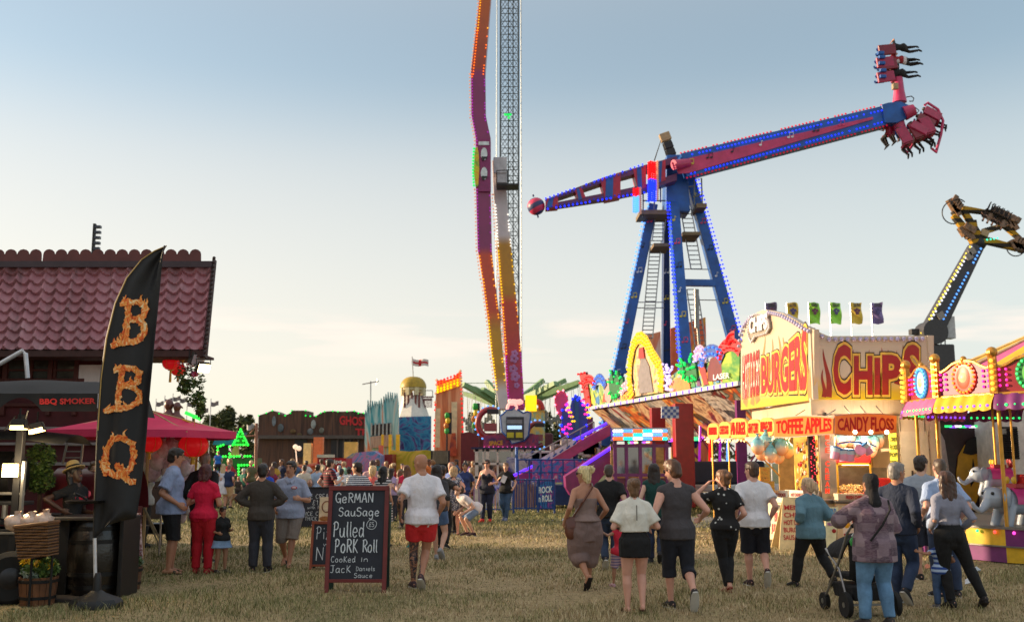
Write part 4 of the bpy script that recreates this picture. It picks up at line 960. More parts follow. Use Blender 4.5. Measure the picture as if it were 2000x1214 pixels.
def fascia_mat():       # cream with painted flames licking from a yellow band
    m,N,L,P=bsdf('flame_fascia'); tc=N.new('ShaderNodeTexCoord'); s=N.new('ShaderNodeSeparateXYZ'); L.new(tc.outputs['Object'],s.inputs[0])
    mr=N.new('ShaderNodeMapRange'); mr.inputs[1].default_value=zB; mr.inputs[2].default_value=zB+.55; L.new(s.outputs['Z'],mr.inputs[0])
    L.new(ramp(N,L,mr.outputs[0],[(0,lin((206,176,20))),(.3,lin((204,170,40))),(1,lin((196,178,156)))]),P.inputs['Base Color'])
    P.inputs['Roughness'].default_value=.32; P.inputs['Coat Weight'].default_value=.3; return m
FM=MS('fasc',fascia_mat)
def onL(px,py): return onp(px,py,A_,LC)
# left fascia (arched top) and front fascia as solid boards
g=MB(); top=[(1447,672),(1450,650),(1456,634),(1466,620),(1478,610),(1490,605),(1505,606),(1530,612),(1553,624),(1572,636),(1584,642),(1590,643)]
pts=[onL(1447,800)]+[onL(*p) for p in top]+[onL(1590,780)]; g.prism(pts,(.12,.02,0)); lf=g.build('left_fascia',FM,cs)
F0=lambda px,py: at(px,py,YS-.02)
g=MB(); pts=[F0(1591,780),F0(1591,643),F0(1604,650),F0(1618,656),F0(1824,655),F0(1824,780)]; g.prism(pts,(0,.12,0)); ff=g.build('front_fascia',FM,cs)
g=MB(); g.box(((A_.x+.03),YS+.02,(zB+at(1590,640,YS).z)/2),(.12,.1,at(1590,640,YS).z-zB)); g.box((F0(1818,700).x,YS-.035,(zB+F0(1818,655).z)/2),(.12,.04,F0(1818,655).z-zB)); g.build('corner_trim',CREAM,cs,bevel=.008)
BULB=M('lilac_bulb',(176,168,206),.2,coat=.5)
g=MB()
for i in range(len(top)-1):
    if top[i][0] in (1478,1490): continue
    a,b=onL(*top[i])-Vector((.06,0,.05)),onL(*top[i+1])-Vector((.06,0,.05)); n=max(1,int((b-a).length/.13))
    for k in range(n): g.ball(a.lerp(b,k/n),.05,8,5)
g.build('bulb_row',BULB,lf,60)
g=MB(); pth=[(1592,650),(1604,657),(1618,663),(1812,662)]
for i in range(3):
    a,b=F0(*pth[i])-Vector((0,.05,0)),F0(*pth[i+1])-Vector((0,.05,0)); n=max(1,int((b-a).length/.13))
    for k in range(n): g.ball(a.lerp(b,k/n),.05,8,5)
g.build('bulb_row',BULB,ff,60)
# top chip badge with lamps
BW=M('white_lamp',(225,222,230),.3)
g=MB(); bd=[(1467,632),(1470,618),(1480,614),(1492,613),(1503,616),(1507,628),(1508,640),(1503,650),(1492,654),(1480,657),(1473,668),(1469,660),(1466,648)]
g.prism([onL(*p)+Vector((-.05,0,0)) for p in bd],(.05,0,0)); b_=g.build('badge',M('dark_badge',(150,140,130)),lf)
g=MB(); r=random.Random(2)
for i,p in enumerate(bd):
    a,b=onL(*p),onL(*bd[(i+1)%len(bd)])
    for k in range(3): g.ball(a.lerp(b,k/3)+Vector((-.08,0,0)),.03,6,4)
g.build('bulb_row',BW,b_)
text('CHIPS',onL(1470,652)+Vector((-.07,0,0)),onL(1506,642)-onL(1470,652),onL(1470,622)-onL(1470,652),BW,b_,bold=.05,depth=.03)
REDL=M('letter_red',(158,18,14),.35,var=.12); OUT=M('letter_yellow',(232,186,70),.4); BLK=M('letter_black',(26,22,20),.4); WHT=M('letter_white',(226,224,214),.4); DKR=M('flame_red',(150,40,24),.45)
def big(s,O,U,V,par,warp=None,b=.045):
    n=U.cross(V).normalized()
    text(s,O-U*.0+n*.0,U,V,BLK,par,'letter_shadow',bold=b+.065,depth=.004,lift=.003,warp=warp,ref=b)
    text(s,O,U,V,OUT,par,'letter_outline',bold=b+.042,depth=.004,lift=.009,warp=warp,ref=b)
    text(s,O,U,V,REDL,par,'lettering',bold=b-.005,depth=.004,lift=.015,warp=warp,ref=b)
def arch(k): return lambda u,v:(u,v*(1-k*(1-u)**1.2)+.0)
# left fascia: HOT DOGS / BURGERS (foreshortened)
def wv(u,v): return u, v*(.62+.38*u**2)
O=onL(1488,770); big('BURGERS',O,onL(1578,763)-O,onL(1488,662)-O+Vector((0,0,.12)),lf,wv)
O=onL(1451,781); text('HOT DOGS',O,onL(1484,772)-O,onL(1451,694)-O,WHT,lf,'letter_outline',bold=.09,lift=.004); text('HOT DOGS',O,onL(1484,772)-O,onL(1451,694)-O,REDL,lf,bold=.03,lift=.01)
O=F0(1627,771); U=F0(1798,771)-O; V=F0(1627,672)-O
big('C',O,F0(1662,771)-O,V,ff); 
for ch,x0,x1,y1 in (('H',1667,1704,694),('I',1707,1719,698),('P',1722,1760,692)): 
    o=F0(x0,771); big(ch,o,F0(x1,771)-o,F0(x0,y1)-o,ff)
o=F0(1764,768); big('S',o,F0(1797,768)-o,F0(1764,672)-o,ff)
def tongue(mk,px,y0,y1,w,dx,par,mat,g,nrm,seed):
    r=random.Random(seed); pts=[];ws=[]
    for i in range(10):
        f=i/9; pts.append(mk(px+dx*f+4*math.sin(f*5+seed)*(1-f*.3),y0+(y1-y0)*f)); ws.append(w*(1-f)**.7+.004)
    g.ribbon(pts,ws,nrm,.0022+.0006*seed)
g=MB()
for i,(px,y0,y1,w,dx) in enumerate([(1618,775,680,.14,-8),(1664,760,682,.12,4),(1700,745,682,.07,-4),(1727,745,678,.09,-8),(1735,745,682,.06,-2),(1755,750,673,.12,10),(1750,745,684,.07,4),(1606,775,720,.09,3),(1764,775,700,.1,8)]): tongue(F0,px,y0,y1,w,dx,ff,DKR,g,(0,-1,0),i)
g.build('painted_flame',DKR,ff)
nL=(onL(1590,780)-onL(1447,800)).cross(Vector((0,0,1))).normalized(); nL=-nL if nL.x>0 else nL
g=MB()
for i,(px,y0,y1,w,dx) in enumerate([(1455,790,690,.3,0),(1466,790,700,.26,2),(1477,785,688,.28,-2),(1490,760,655,.25,2),(1505,750,660,.2,2),(1520,720,655,.2,2),(1534,710,658,.2,-2),(1548,700,655,.2,4),(1562,690,650,.2,2),(1583,780,690,.25,2)]): tongue(onL,px,y0,y1,w,dx,lf,DKR,g,nL,i)
g.build('painted_flame',M('flame_orange',(206,126,70),.4),lf)
# body under the fascias
Lx=LC.x+.25; zc=zB
g=MB(); g.box(((A_.x+Rx)/2+.05,YS+2.2,zB-.0+.35),(Rx-A_.x-.2,4.0,.7)); g.build('roof_block',CREAM2,cs)
x0=at(1752,900,YS).x
g=MB(); g.box(((x0+Rx)/2+.05,YS+.09,zB/2+.25),(Rx-x0+.1,.08,zB-.5)); g.box((Rx+.06,YS+2.2,zB/2+.2),(.08,4.2,zB-.4)); g.build('wall',CREAM2,cs)
g=MB(); g.box((A_.x+1.15,YS+.1,zB-.16),(2.42,.1,.4)); g.build('header',CREAM2,cs); g=MB(); a=onL(1450,812); b=onL(1588,800); g.prism([a+Vector((.25,0,-.25)),b+Vector((.12,.1,-.3)),Vector((b.x+.12,b.y+.1,zB)),Vector((a.x+.25,a.y,zB))],(.06,0,0)); g.build('header',CREAM2,cs)
g=MB(); g.box((F0(1817,860).x,YS+.03,F0(1817,805).z),(.04,.04,.16)); g.box((F0(1613,800).x,YS+.03,F0(1613,811).z),(.04,.04,.14)); g.build('latch',M('dark_steel',(80,78,76),.4,.8),cs)
g=MB(); g.box((F0(1790,900).x,YS+.045,1.55),(.62,.02,1.6)); g.build('door_panel',M('cream_body_2',(204,188,164),.4,var=.1),cs)
g=MB()
for px in (1764,1812): g.box((F0(px,900).x,YS+.045,1.5),(.012,.012,2.3))
for i in range(14): g.ball((F0(1758,900).x+.62*(i%2)*1.1,YS+.047,.45+.3*(i//2)),.012,6,4)
g.box((F0(1700,790).x,YS+.045,zB-.33),(2.3,.012,.02)); g.build('panel_seam',M('seam_grey',(120,108,94),.6),cs)
g=MB(); g.box((F0(1784,930).x,YS+.03,1.42),(.03,.05,.16)); g.build('door_handle',M('dark_steel',(80,78,76)),cs)
# interior: floor, back wall, counters
g=MB(); g.box(((A_.x+Rx)/2,YS+2.2,.42),(Rx-A_.x,4.0,.1)); g.box(((A_.x+x0)/2+.6,YS+4.1,1.6),(Rx-A_.x-.2,.06,2.6)); g.build('interior',M('stall_interior',(186,150,96),.6,var=.3),cs)
g=MB(); g.box((A_.x+1.1,YS+1.8,1.1),(2.0,.5,.9)); g.build('back_counter',M('steel_counter',(150,148,145),.3,.8,var=.3),cs)
# chamfer pillar ICE CREAM
xp=at(1618,900,YS-.3).x
g=MB(); g.box((xp,YS-.22,1.45),(.34,.12,2.1)); pil=g.build('pillar',M('brushed_steel',(176,160,140),.3,.7,var=.2,scale=3),cs,bevel=.01)
for i,ch in enumerate('ICE CREAM'):
    if ch!=' ': o=at(1612,857+i*13.2,YS-.29); text(ch,o,at(1620,857+i*13.2,YS-.29)-o,at(1612,847+i*13.2,YS-.29)-o,lamp('red_neon',(255,60,30),1.0),pil,bold=.02)
g=MB(); g.box((xp-.28,YS-.05,1.5),(.14,.1,2.0)); g.build('led_column',M('dark_panel',(40,26,26),.4),cs)
g=MB(); r=random.Random(5)
for i in range(46): g.bulb((xp-.28+r.uniform(-.05,.05),YS-.12,.7+i*.038),.014)
g.build('bulb_row',lamp('pink_led',(255,50,70),2.5),cs)
# signs
ORG=M('sign_orange',(228,126,60),.9,var=.08,emit=.12); LAMPR=M('letter_bright_red',(196,12,6),.95)
def board(name,s,pts,par,mat,tc_,off,label=None):
    g=MB(); g.prism(pts,off); o=g.build(name,mat,par); return o
yf=YS-.75; Q=lambda px,py: at(px,py,yf)
tt=[(1631,846),(1631,812),(1660,809),(1692,808),(1725,809),(1751,812),(1751,843),(1725,846),(1692,849),(1660,849)]
sg=thing('candy_floss_sign',Q(1690,828),'lit orange sign lettered CANDY FLOSS over the right hatch','sign')
g=MB(); g.prism([Q(*p) for p in tt],(0,.07,0)); g.build('panel',ORG,sg); g=MB(); g.prism([Q(690+1000+(p[0]-1690)*1.015,828+(p[1]-828)*1.1)+Vector((0,.012,0)) for p in tt],(0,.08,0)); g.build('frame',M('sign_trim',(190,150,130),.4),sg)
def bow(u,v): return u,(v-.5)*(1-.28*np.abs(2*u-1)**2)+.5
o=Q(1636,843); text('CANDY FLOSS',o,Q(1746,843)-o,Q(1636,813)-o,M('letter_dark_red',(166,16,14),.4,emit=.1),sg,bold=.03,warp=bow)
g=MB()
for px in (1668,1700,1732): g.tube([Q(px,812)+Vector((0,.1,0)),Q(px,812)+Vector((0,.6,.25))],.012,5)
g.build('bracket',STEEL,sg)
for i,px in enumerate((1670,1701,1732)):
    g=MB(); g.ball(Q(px,843)+Vector((0,.02,0)),.05,10,6); g.build('globe_lamp',lamp('hatch_globe',(255,244,220),5),sg,60); lampl(sg,sg.matrix_basis.inverted()@(Q(px,850)+Vector((0,.35,-.1))),16,(1,.85,.6))
# toffee apples on the chamfer
TA=at(1629,832,yf); TB=at(1512,834,yf+1.25); nC=Vector((-(TB.y-TA.y),(TB.x-TA.x),0)).normalized(); K=lambda px,py: onp(px,py,TA,TB)
nC=nC if nC.y<0 else -nC
tt=[(1512,852),(1512,818),(1540,814),(1568,812),(1600,813),(1627,816),(1627,846),(1600,847),(1568,850),(1540,852)]
sg=thing('toffee_apple_sign',K(1570,830),'lit orange sign lettered TOFFEE APPLES on the stall corner','sign')
g=MB(); g.prism([K(*p) for p in tt],-nC*.07); g.build('panel',ORG,sg); g=MB(); g.prism([K(1570+(p[0]-1570)*1.02,832+(p[1]-832)*1.12)-nC*.012 for p in tt],-nC*.08); g.build('frame',M('sign_trim',(190,150,130)),sg)
o=K(1516,849); text('TOFFEE APPLES',o,K(1624,845)-o,K(1516,818)-o,LAMPR,sg,bold=.03,warp=bow)
g=MB()
for px in (1540,1600): g.tube([K(px,816)-nC*.1,K(px,816)-nC*.6+Vector((0,0,.2))],.012,5)
g.build('bracket',STEEL,sg)
# bubble signs along the left flap
BA=at(1511,838,yf+1.3); BB=at(1384,838,yf+5.6); Kb=lambda px,py: onp(px,py,BA,BB); nB=Vector((BB.y-BA.y,-(BB.x-BA.x),0)).normalized(); nB=nB if nB.x<0 else -nB
sg=thing('menu_bubble_sign',Kb(1445,838),'row of orange bubble shaped menu signs along the stall awning','sign')
tops=[(1382,1403,826,858,'FRANKFURTER'),(1403,1425,823,857,'CHEESE DOGS'),(1425,1459,816,858,'1/4lb BURGER'),(1459,1483,818,855,'GIANT CHIPS'),(1483,1511,815,852,'SAUSAGE CHIPS')]
for i,(xa,xb,yt,yb,tx) in enumerate(tops):
    xm=(xa+xb)/2; ym=(yt+yb)/2; pts=[Kb(xm+(xb-xa)/2*1.04*math.copysign(abs(math.cos(t))**.7,math.cos(t)),ym-(yb-yt)/2*math.copysign(abs(math.sin(t))**.8,math.sin(t))) for t in [2*math.pi*j/24 for j in range(24)]]
    g=MB(); g.prism([p-nB*.012*(i%2) for p in pts],-nB*.07); pn=g.build('bubble',M('bubble_yellow',(240,170,84),.9,emit=.15),sg)
    o=Kb(xa+2.5,yb-9); text(tx,o,Kb(xb-2.5,yb-9.5)-o,Kb(xa+2.5,yt+8)-o,LAMPR,pn,bold=.04,lift=.005)
g=MB(); 
for k in range(3): g.row(Kb(1382,862)-nB*.3*k,Kb(1511,855)-nB*.3*k,.5,.035)
g.build('bulb_row',lamp('warm_small',(255,206,130),3),sg)
g=MB(); g.prism([Kb(1405,858),Kb(1512,853),Kb(1512,853)-nB*1.0+Vector((0,0,.25)),Kb(1405,858)-nB*1.0+Vector((0,0,.25))],(0,0,.03)); g.build('awning_flap',CREAM2,sg)
g=MB()
for px in (1391,1423): a=Kb(px,858); g.tube([a,Vector((a.x,a.y,0))],.022,6)
a=Kb(1453,857); g.tube([a,a+Vector((.9,.2,-.9))],.02,5); g.build('prop_post',M('brass_post',(205,150,60),.3,.5),sg,50)
lampl(cs,cs.matrix_basis.inverted()@Vector((A_.x+.3,YS+1.2,2.45)),30,(1,.8,.5),.15)
# popcorn cabinet, bags, tubs, toffee goods
pc=thing('popcorn_machine',at(1665,960,YS+.2),'red topped popcorn cabinet inside the right hatch','machine')
p0=at(1634,968,YS+.25); p1=at(1698,903,YS+.25); ctr=(p0+p1)/2; w_,h_=p1.x-p0.x,p1.z-p0.z
g=MB(); g.box((ctr.x,YS+.4,p0.z+.03),(w_,.5,.06)); g.box((ctr.x,YS+.4,p1.z+.1),(w_*1.02,.5,.22)); g.build('case',M('popcorn_red',(170,24,24),.4),pc,bevel=.015)
g=MB()
for sx in (-1,1): g.box((ctr.x+sx*w_*.48,YS+.17,ctr.z),(.035,.035,h_))
g.box((ctr.x,YS+.17,p1.z-.02),(w_,.035,.05)); g.build('frame',M('gold_paint',(200,150,40)),pc)
leaves('popcorn',[M('popcorn',(232,214,160),.8),M('popcorn_2',(214,180,110),.8)],pc,[((ctr.x,YS+.4,p0.z+.14),(w_*.42,.2,.12))],420,.03)
g=MB(); g.box((ctr.x+.1,YS+.35,p1.z-.04),(w_*.7,.2,.03)); g.build('cabinet_lamp',lamp('cabinet',(255,214,140),6),pc)
g=MB(); g.box((at(1722,950,YS+.1).x,YS+.25,at(1722,950,YS+.1).z),(.5,.35,.38)); o=g.build('menu_box',M('popcorn_red',(170,24,24)),pc,bevel=.015)
def floss(px,py,Y,s_,label,grp):
    p=at(px,py,Y); t=thing('candyfloss_bag',p,label,'bag',grp,rnd.uniform(-.5,.5)); m=MS('floss',floss_mat)
    g=MB(); g.ball((0,0,-s_*.2),s_,12,8,(.95,.6,1.15)); g.lathe([(s_*.45,s_*.8),(.02,s_*1.25),(.06,s_*1.5)],(0,0,0),8); g.build('bag',m,t,60,False)
def floss_mat():
    m,N,L,P=bsdf('candyfloss'); tc=N.new('ShaderNodeTexCoord'); s=N.new('ShaderNodeSeparateXYZ'); L.new(tc.outputs['Object'],s.inputs[0])
    mr=N.new('ShaderNodeMapRange'); mr.inputs[1].default_value=-.22; mr.inputs[2].default_value=.2; L.new(s.outputs['Z'],mr.inputs[0])
    n=noise(N,L,tc.outputs['Object'],12,5,.7); a=N.new('ShaderNodeMath'); a.operation='MULTIPLY_ADD'; a.inputs[1].default_value=.5; L.new(n,a.inputs[0]); L.new(mr.outputs[0],a.inputs[2])
    L.new(ramp(N,L,a.outputs[0],[(.3,lin((244,160,110))),(.6,lin((250,206,170))),(.8,lin((150,206,212))),(1,lin((120,190,206)))]),P.inputs['Base Color']); P.inputs['Roughness'].default_value=.25; P.inputs['Coat Weight'].default_value=.6
    bump(N,L,P,n,.3,.03); return m
for i,(px,py) in enumerate([(1480,868),(1496,860),(1512,864),(1526,870),(1538,876),(1488,880),(1506,884),(1520,886)]): floss(px,py,YS+.8+.12*(i%3),.17,'orange and blue candyfloss bag in the cluster over the left counter','candyfloss bags over the left counter')
for i,(px,py) in enumerate([(1644,856),(1660,852),(1674,857),(1690,858),(1704,862),(1716,855),(1680,868),(1700,874)]): floss(px,py,YS+.5+.1*(i%3),.17,'candyfloss bag hanging from the roof of the right hatch','candyfloss bags in the right hatch')
TUBB=M('tub_blue',(70,140,206),.35); TUBW=blotch('tub_layers',[(232,236,240),(150,200,232),(240,170,206)],5,.2,.3,(.2,.2,1))
hr=thing('tub_hanger',at(1680,866,YS-.6),'blue rail holding candyfloss tubs above the front hatch','rail'); g=MB(); g.tube([at(1636,866,YS-.6),at(1660,862,YS-.5),at(1700,866,YS-.6),at(1712,872,YS-.6)],.02,6); g.build('rail',M('rail_blue',(50,90,150),.4),hr)
for i,(px,py,a,tx) in enumerate([(1631,884,.25,'leftmost tub of candyfloss on the blue rail'),(1646,888,-.1,'second tub of candyfloss from the left on the blue rail'),(1660,889,0,'middle upright tub of candyfloss on the blue rail'),(1677,882,1.2,'tub of candyfloss turned pink lid to the viewer'),(1692,876,-.6,'rightmost tilted tub of candyfloss on the blue rail')]):
    p=at(px,py,YS-.62); t=thing('candyfloss_tub',p,tx,'tub','tubs of candyfloss on the blue rail'); R=Matrix.Rotation(a,3,'X' if abs(a)>1 else 'Y')
    g=MB(); g.m=0; g.lathe([(.085,-.13),(.105,.02)],(0,0,0),16,R); g.m=1; g.lathe([(.105,.02),(.116,.1)],(0,0,0),16,R); g.build('tub',[M('tub_pink',(236,170,206),.3,coat=.4),M('tub_pale',(196,220,238),.3,coat=.4)],t,50,False)
    g=MB(); g.lathe([(.12,.1),(.122,.125),(.09,.14)] if a<1 else [(.12,.1),(.12,.125),(.07,.125)],(0,0,0),16,R); g.build('lid',M('tub_pink',(236,170,206)) if a>1 else TUBB,t,50,False)
# toffee goods rack in the left hatch
tr=thing('sweet_rack',at(1575,900,YS+.2),'bright rack of bagged sweets beside the steel pillar','rack')
g=MB(); g.box((at(1578,900,YS+.5).x,YS+.6,at(1578,900,YS).z),(.55,.05,1.3)); g.build('back_panel',M('rack_yellow',(236,200,90),.5,emit=.25),tr)
g=MB(); r=random.Random(9)
for i in range(85):
    g.m=r.randrange(5); px,py=r.uniform(1557,1600),r.uniform(858,945); g.ball(at(px,py,YS+.45+r.uniform(-.1,.08)),r.uniform(.025,.055),6,4,(.7,.7,1.4))
g.build('sweet_bag',[M('sweet_%d'%i,c,.25,coat=.5) for i,c in enumerate(((206,40,30),(240,230,210),(236,150,60),(90,60,40),(250,226,150)))],tr,60)
g=MB(); g.box((at(1745,880,YS).x,YS+.0,at(1745,880,YS).z),(.16,.03,1.5)); q=g.build('price_strip',M('price_yellow',(226,206,70),.5,emit=.35),cs)
for i,s_ in enumerate(('CANDY','FLOSS','POP','CORN','DONUTS')): o=at(1738,862+i*15,YS-.03); text(s_,o,at(1752,862+i*15,YS-.03)-o,at(1738,853+i*15,YS-.03)-o,BLK if i!=4 else REDL,q,bold=.02)
# burger counter on the chamfer and side
cb=thing('burger_counter',at(1560,1040,YS-.2),'cream serving counter lettered BURGERS and SAUSAGE on wheels','counter')
CA=at(1620,1060,20.9); CB=at(1495,1060,22.6); Kc=lambda px,py: onp(px,py,CA,CB); nc=Vector((-(CB.y-CA.y),CB.x-CA.x,0)).normalized(); nc=nc if nc.y<0 else -nc
g=MB(); g.prism([Kc(1495,1052),Kc(1600,1060),Kc(1600,984),Kc(1495,978)],-nc*.9); g.build('body',M('counter_cream',(214,196,164),.45,var=.08),cb,bevel=.01)
g=MB(); g.prism([Kc(1494,978)+nc*.06,Kc(1602,984)+nc*.06,Kc(1602,976)+nc*.06,Kc(1494,971)+nc*.06],-nc*1.0); g.build('worktop',M('steel_counter',(150,148,145)),cb,bevel=.01)
g=MB()
for xa,xb in ((1500,1530),(1535,1565)): g.prism([Kc(xa,971)-nc*.1,Kc(xb,972)-nc*.1,Kc(xb,958)-nc*.1,Kc(xa,957)-nc*.1],-nc*.4)
g.build('hot_display',M('white_enamel',(226,220,206),.25,coat=.4),cb,bevel=.008)
for xa,xb,tx in ((1502,1528,'HOT DOGS'),(1538,1562,'HOT DONUTS')): o=Kc(xa,969)-nc*.095; text(tx,o,Kc(xb,969.5)-nc*.095-o,Kc(xa,962)-nc*.095-o,REDL,cb)
for tx,x0_,x1_,y0_,y1_ in (('1/4lb & 1/2lb',1518,1540,996,985),('BURGERS',1513,1546,1018,999),('JUMBO SAUSAGE',1507,1553,1042,1022)): o=Kc(x0_,y0_); text(tx,o,Kc(x1_,y0_+1)-o,Kc(x0_,y1_)-o,M('letter_dark_red',(166,16,14)) if 'l' not in tx else BLK,cb,bold=.03)
g=MB(); p=Kc(1525,1058)-nc*.3; g.lathe([(.04,-.05),(.14,-.06),(.16,0),(.14,.06),(.04,.05)],(p.x,p.y,.17),16,Matrix.Rotation(math.pi/2,3,'X')); g.build('wheel',M('tyre',(18,18,19)),cb,40)
g=MB(); p=at(1492,925,22.4); g.box(p,(.22,.2,.3)); g.box(p+Vector((-.02,-.05,-.28)),(.4,.25,.25)); g.build('jar_tray',blotch('jars',[(190,40,30),(220,170,60),(120,60,30)],16,1,.4),cb)
for px,py in ((1540,963),(1546,940)): 
    p=Kc(px,py)-nc*.3; t=thing('sauce_bottle',(p.x,p.y,Kc(px,971).z),'red squeezy sauce bottle on the burger counter'+(', the rear one' if py<950 else ', the front one'),'bottle'); g=MB(); g.lathe([(.04,0),(.045,.02),(.045,.14),(.03,.17),(.01,.2),(.006,.24)],(0,0,0),12); g.build('bottle',REDL,t,50,False)
# fresh chips freezer cart
fz=thing('chip_cart',gnd(1668,1062),'cream cart lettered FRESH CHIPS with food pictures','cart'); yz=gnd(1668,1062).y
Z=lambda px,py: at(px,py,yz)
a,b=Z(1637,1056),Z(1700,982); g=MB(); g.box(((a.x+b.x)/2,yz+.4,(a.z+b.z)/2),(b.x-a.x,.8,b.z-a.z)); g.build('body',M('counter_cream',(214,196,164)),fz,bevel=.015)
g=MB(); g.box(((a.x+b.x)/2,yz+.38,b.z+.02),(b.x-a.x+.06,.86,.05)); g.build('lid',M('dark_trim',(86,80,74),.4),fz,bevel=.01)
c0,c1=Z(1640,977),Z(1692,964); g=MB(); g.box(((c0.x+c1.x)/2,yz+.25,(c0.z+c1.z)/2),(c1.x-c0.x,.3,c1.z-c0.z)); g.build('sign_box',M('counter_cream',(214,196,164)),fz,bevel=.006)
o=at(1652,974,yz+.098); text('FRESH CHIPS',o,at(1684,974,yz+.098)-o,at(1652,967,yz+.098)-o,M('letter_dark_red',(166,16,14)),fz,bold=.03)
p0,p1=Z(1647,1046),Z(1697,988); g=MB(); g.box(((p0.x+p1.x)/2,yz-.006,(p0.z+p1.z)/2),(p1.x-p0.x,.012,p1.z-p0.z)); pc=g.build('poster',M('poster_white',(228,222,216),.4),fz)
g=MB(); r=random.Random(3)
for px,py,s_,m in ((1652,994,.07,0),(1656,1008,.08,1),(1654,1024,.07,2),(1658,998,.05,3),(1668,1018,.04,1),(1672,998,.06,4),(1684,1010,.08,4),(1678,1030,.05,3)): g.m=m; g.lathe([(.002,.008),(s_*.7,.006),(s_,0)],at(px,py,yz-.013),12,Matrix.Rotation(math.pi/2,3,'X'))
g.build('food_picture',[M('pic_%d'%i,c,.4) for i,c in enumerate(((60,110,40),(190,50,30),(220,170,40),(120,60,30),(200,160,110)))],pc)
o=at(1664,1008,yz-.014); text('Chips',o,at(1680,1008,yz-.014)-o,at(1664,1002,yz-.014)-o,REDL,pc,bold=.02)
g=MB(); g.box(((p0.x+p1.x)/2,yz-.014,p0.z+.03),(p1.x-p0.x-.02,.004,.04)); g.build('red_band',REDL,pc)
g=MB()
for x in (a.x+.08,b.x-.08): 
    for y in (.1,.7): g.box((x,yz+y,.1),(.05,.05,.2))
g.build('leg',STEEL,fz)
# A boards by the counter
q=gnd(1545,1072); ab=thing('menu_board',q,'cream A board with red lettering lit by the sun beside the counter','sign')
for k in (1,-1):
    g=MB(); g.prism([(-.32,-.02+k*.3,0),(.28,-.02+k*.3,0),(.36,0,1.0),(-.12,0,1.0)],(0,.025,0)); g.build('panel',M('board_cream',(232,206,150),.5),ab,world=False)
r=random.Random(4)
for i in range(5): 
    z=.2+.14*i; o=q+Vector((-.2+.02*i,-.29+.3*z-.025,z)); text(('SAUSAGE','BURGER','HOT DOG','CHIPS','MENU')[i],o,Vector((.38,0,0)),Vector((0,.03,.09)),M('letter_dark_red',(166,16,14)),ab,bold=.01)
q=gnd(1626,1080); yb=q.y
cd_=thing('cold_drinks_board',q,'tall pale board lettered COLD in blue against the steel pillar','sign')
B_=lambda px,py: at(px,py,yb+.0)
g=MB(); g.prism([at(1612,1074,yb),at(1631,1078,yb),at(1637,990,yb+.25),at(1612,990,yb+.25)],(0,.04,0)); g.build('panel',M('pale_board',(226,218,170),.5),cd_)
for tx,x0_,x1_,y0_,y1_,m in (('COLD',1616,1633,1004,992,M('sky_blue_letters',(40,120,190),.4)),('SLUSH',1616,1632,1016,1007,M('sky_blue_letters',(40,120,190))),('FRUITS',1616,1632,1026,1020,M('purple_letters',(150,70,150),.4))):
    f=lambda px,py: at(px,py,yb+.25*(1078-py)/88-.012); o=f(x0_,y0_); text(tx,o,f(x1_,y0_)-o,f(x0_,y1_)-o,m,cd_,bold=.03)
g=MB(); g.ball(at(1629,1036,yb+.1),.04,8,5,(1,.2,1)); g.build('strawberry',REDL,cd_)
# ------------------------------------------------------------- six festival flags behind
for i,(px,pb,c,cn,pbm) in enumerate([(1501,700,(96,84,110),'purple flag at the left end',0),(1543,700,(196,156,60),'yellow flag second from the left',0),(1586,650,(120,170,60),'green flag third from the left',0),(1628,660,(128,180,70),'green flag fourth from the left',0),(1669,660,(176,150,60),'mustard flag fifth from the left',0),(1710,660,(98,84,124),'purple flag at the right end',0)]):
    Yg=58; b=at(px,750,Yg); t=thing('banner_flag',(b.x,Yg,0),cn+' of the row above the chip stall','flag','six banner flags in a row above the chip stall')
    g=MB(); zt_=at(px,591,Yg).z; g.tube([(b.x,Yg,0),(b.x,Yg,zt_)],.035,6); g.build('pole',M('white_tube',(205,205,210)),t)
    w_=22/F*Yg; hh=(634-592)/F*Yg
    g=MB(); g.grid(lambda u,v:Vector((b.x+w_*u,Yg+.1*math.sin(5*u+7*v+i),zt_-hh*(1-v)-.04*math.sin(6*u+i)*u)),8,12); fc=g.build('cloth',M('flag_cloth_%d%d%d'%c,tuple(min(250,int(x*1.35)) for x in c),.7,trans=0),t,60)
    g=MB()
    for j,(u,v,rr) in enumerate(((.35,.62,.09),(.5,.5,.11),(.68,.62,.09),(.5,.68,.08))): g.ball((b.x+w_*u,Yg-.13,zt_-hh*(1-v)),rr,8,5,(1,.1,1))
    g.build('emblem',M('flag_print_%d'%(i%2),((120,70,90),(90,80,130))[i%2],.6),fc)
    g=MB()
    for v in (.95,.88,.82): g.box((b.x+w_*.5,Yg-.13,zt_-hh*(1-v)),(w_*.6,.02,.05))
    g.build('print_line',M('flag_print_dark',(70,66,70),.6),fc)
# ------------------------------------------------------------- children's carousel
CXc,CYc,RC=10.82,18.95,3.12
ca=thing('carousel',(CXc,CYc,0),'childrens carousel with bulb lit rounding boards and striped tilt','carousel')
zt0=at(1900,769,17.2).z; zt1=at(1900,700,17.2).z
YEL=M('tilt_yellow',(214,170,30),.6); PUR=M('tilt_purple',(110,36,104),.6); PNK=M('tilt_pink',(200,90,140),.6); GLD=M('carved_gold',(196,140,60),.35,.5,bmp=.3)
cp=lambda a,r,z:Vector((CXc+r*math.cos(a),CYc+r*math.sin(a),z))
n=16; a0=math.radians(-99)
g=MB()
for i in range(n):
    for k in range(4):
        a,b=a0+2*math.pi*(i+k/4)/n,a0+2*math.pi*(i+(k+1)/4)/n; g.m=(i*2+k//2)%3; g.add([cp(a,RC*.12,zt1+.85),cp(a,RC*.95,zt1-.32),cp(b,RC*.95,zt1-.32),cp(b,RC*.12,zt1+.85)],[(0,1,2,3)])
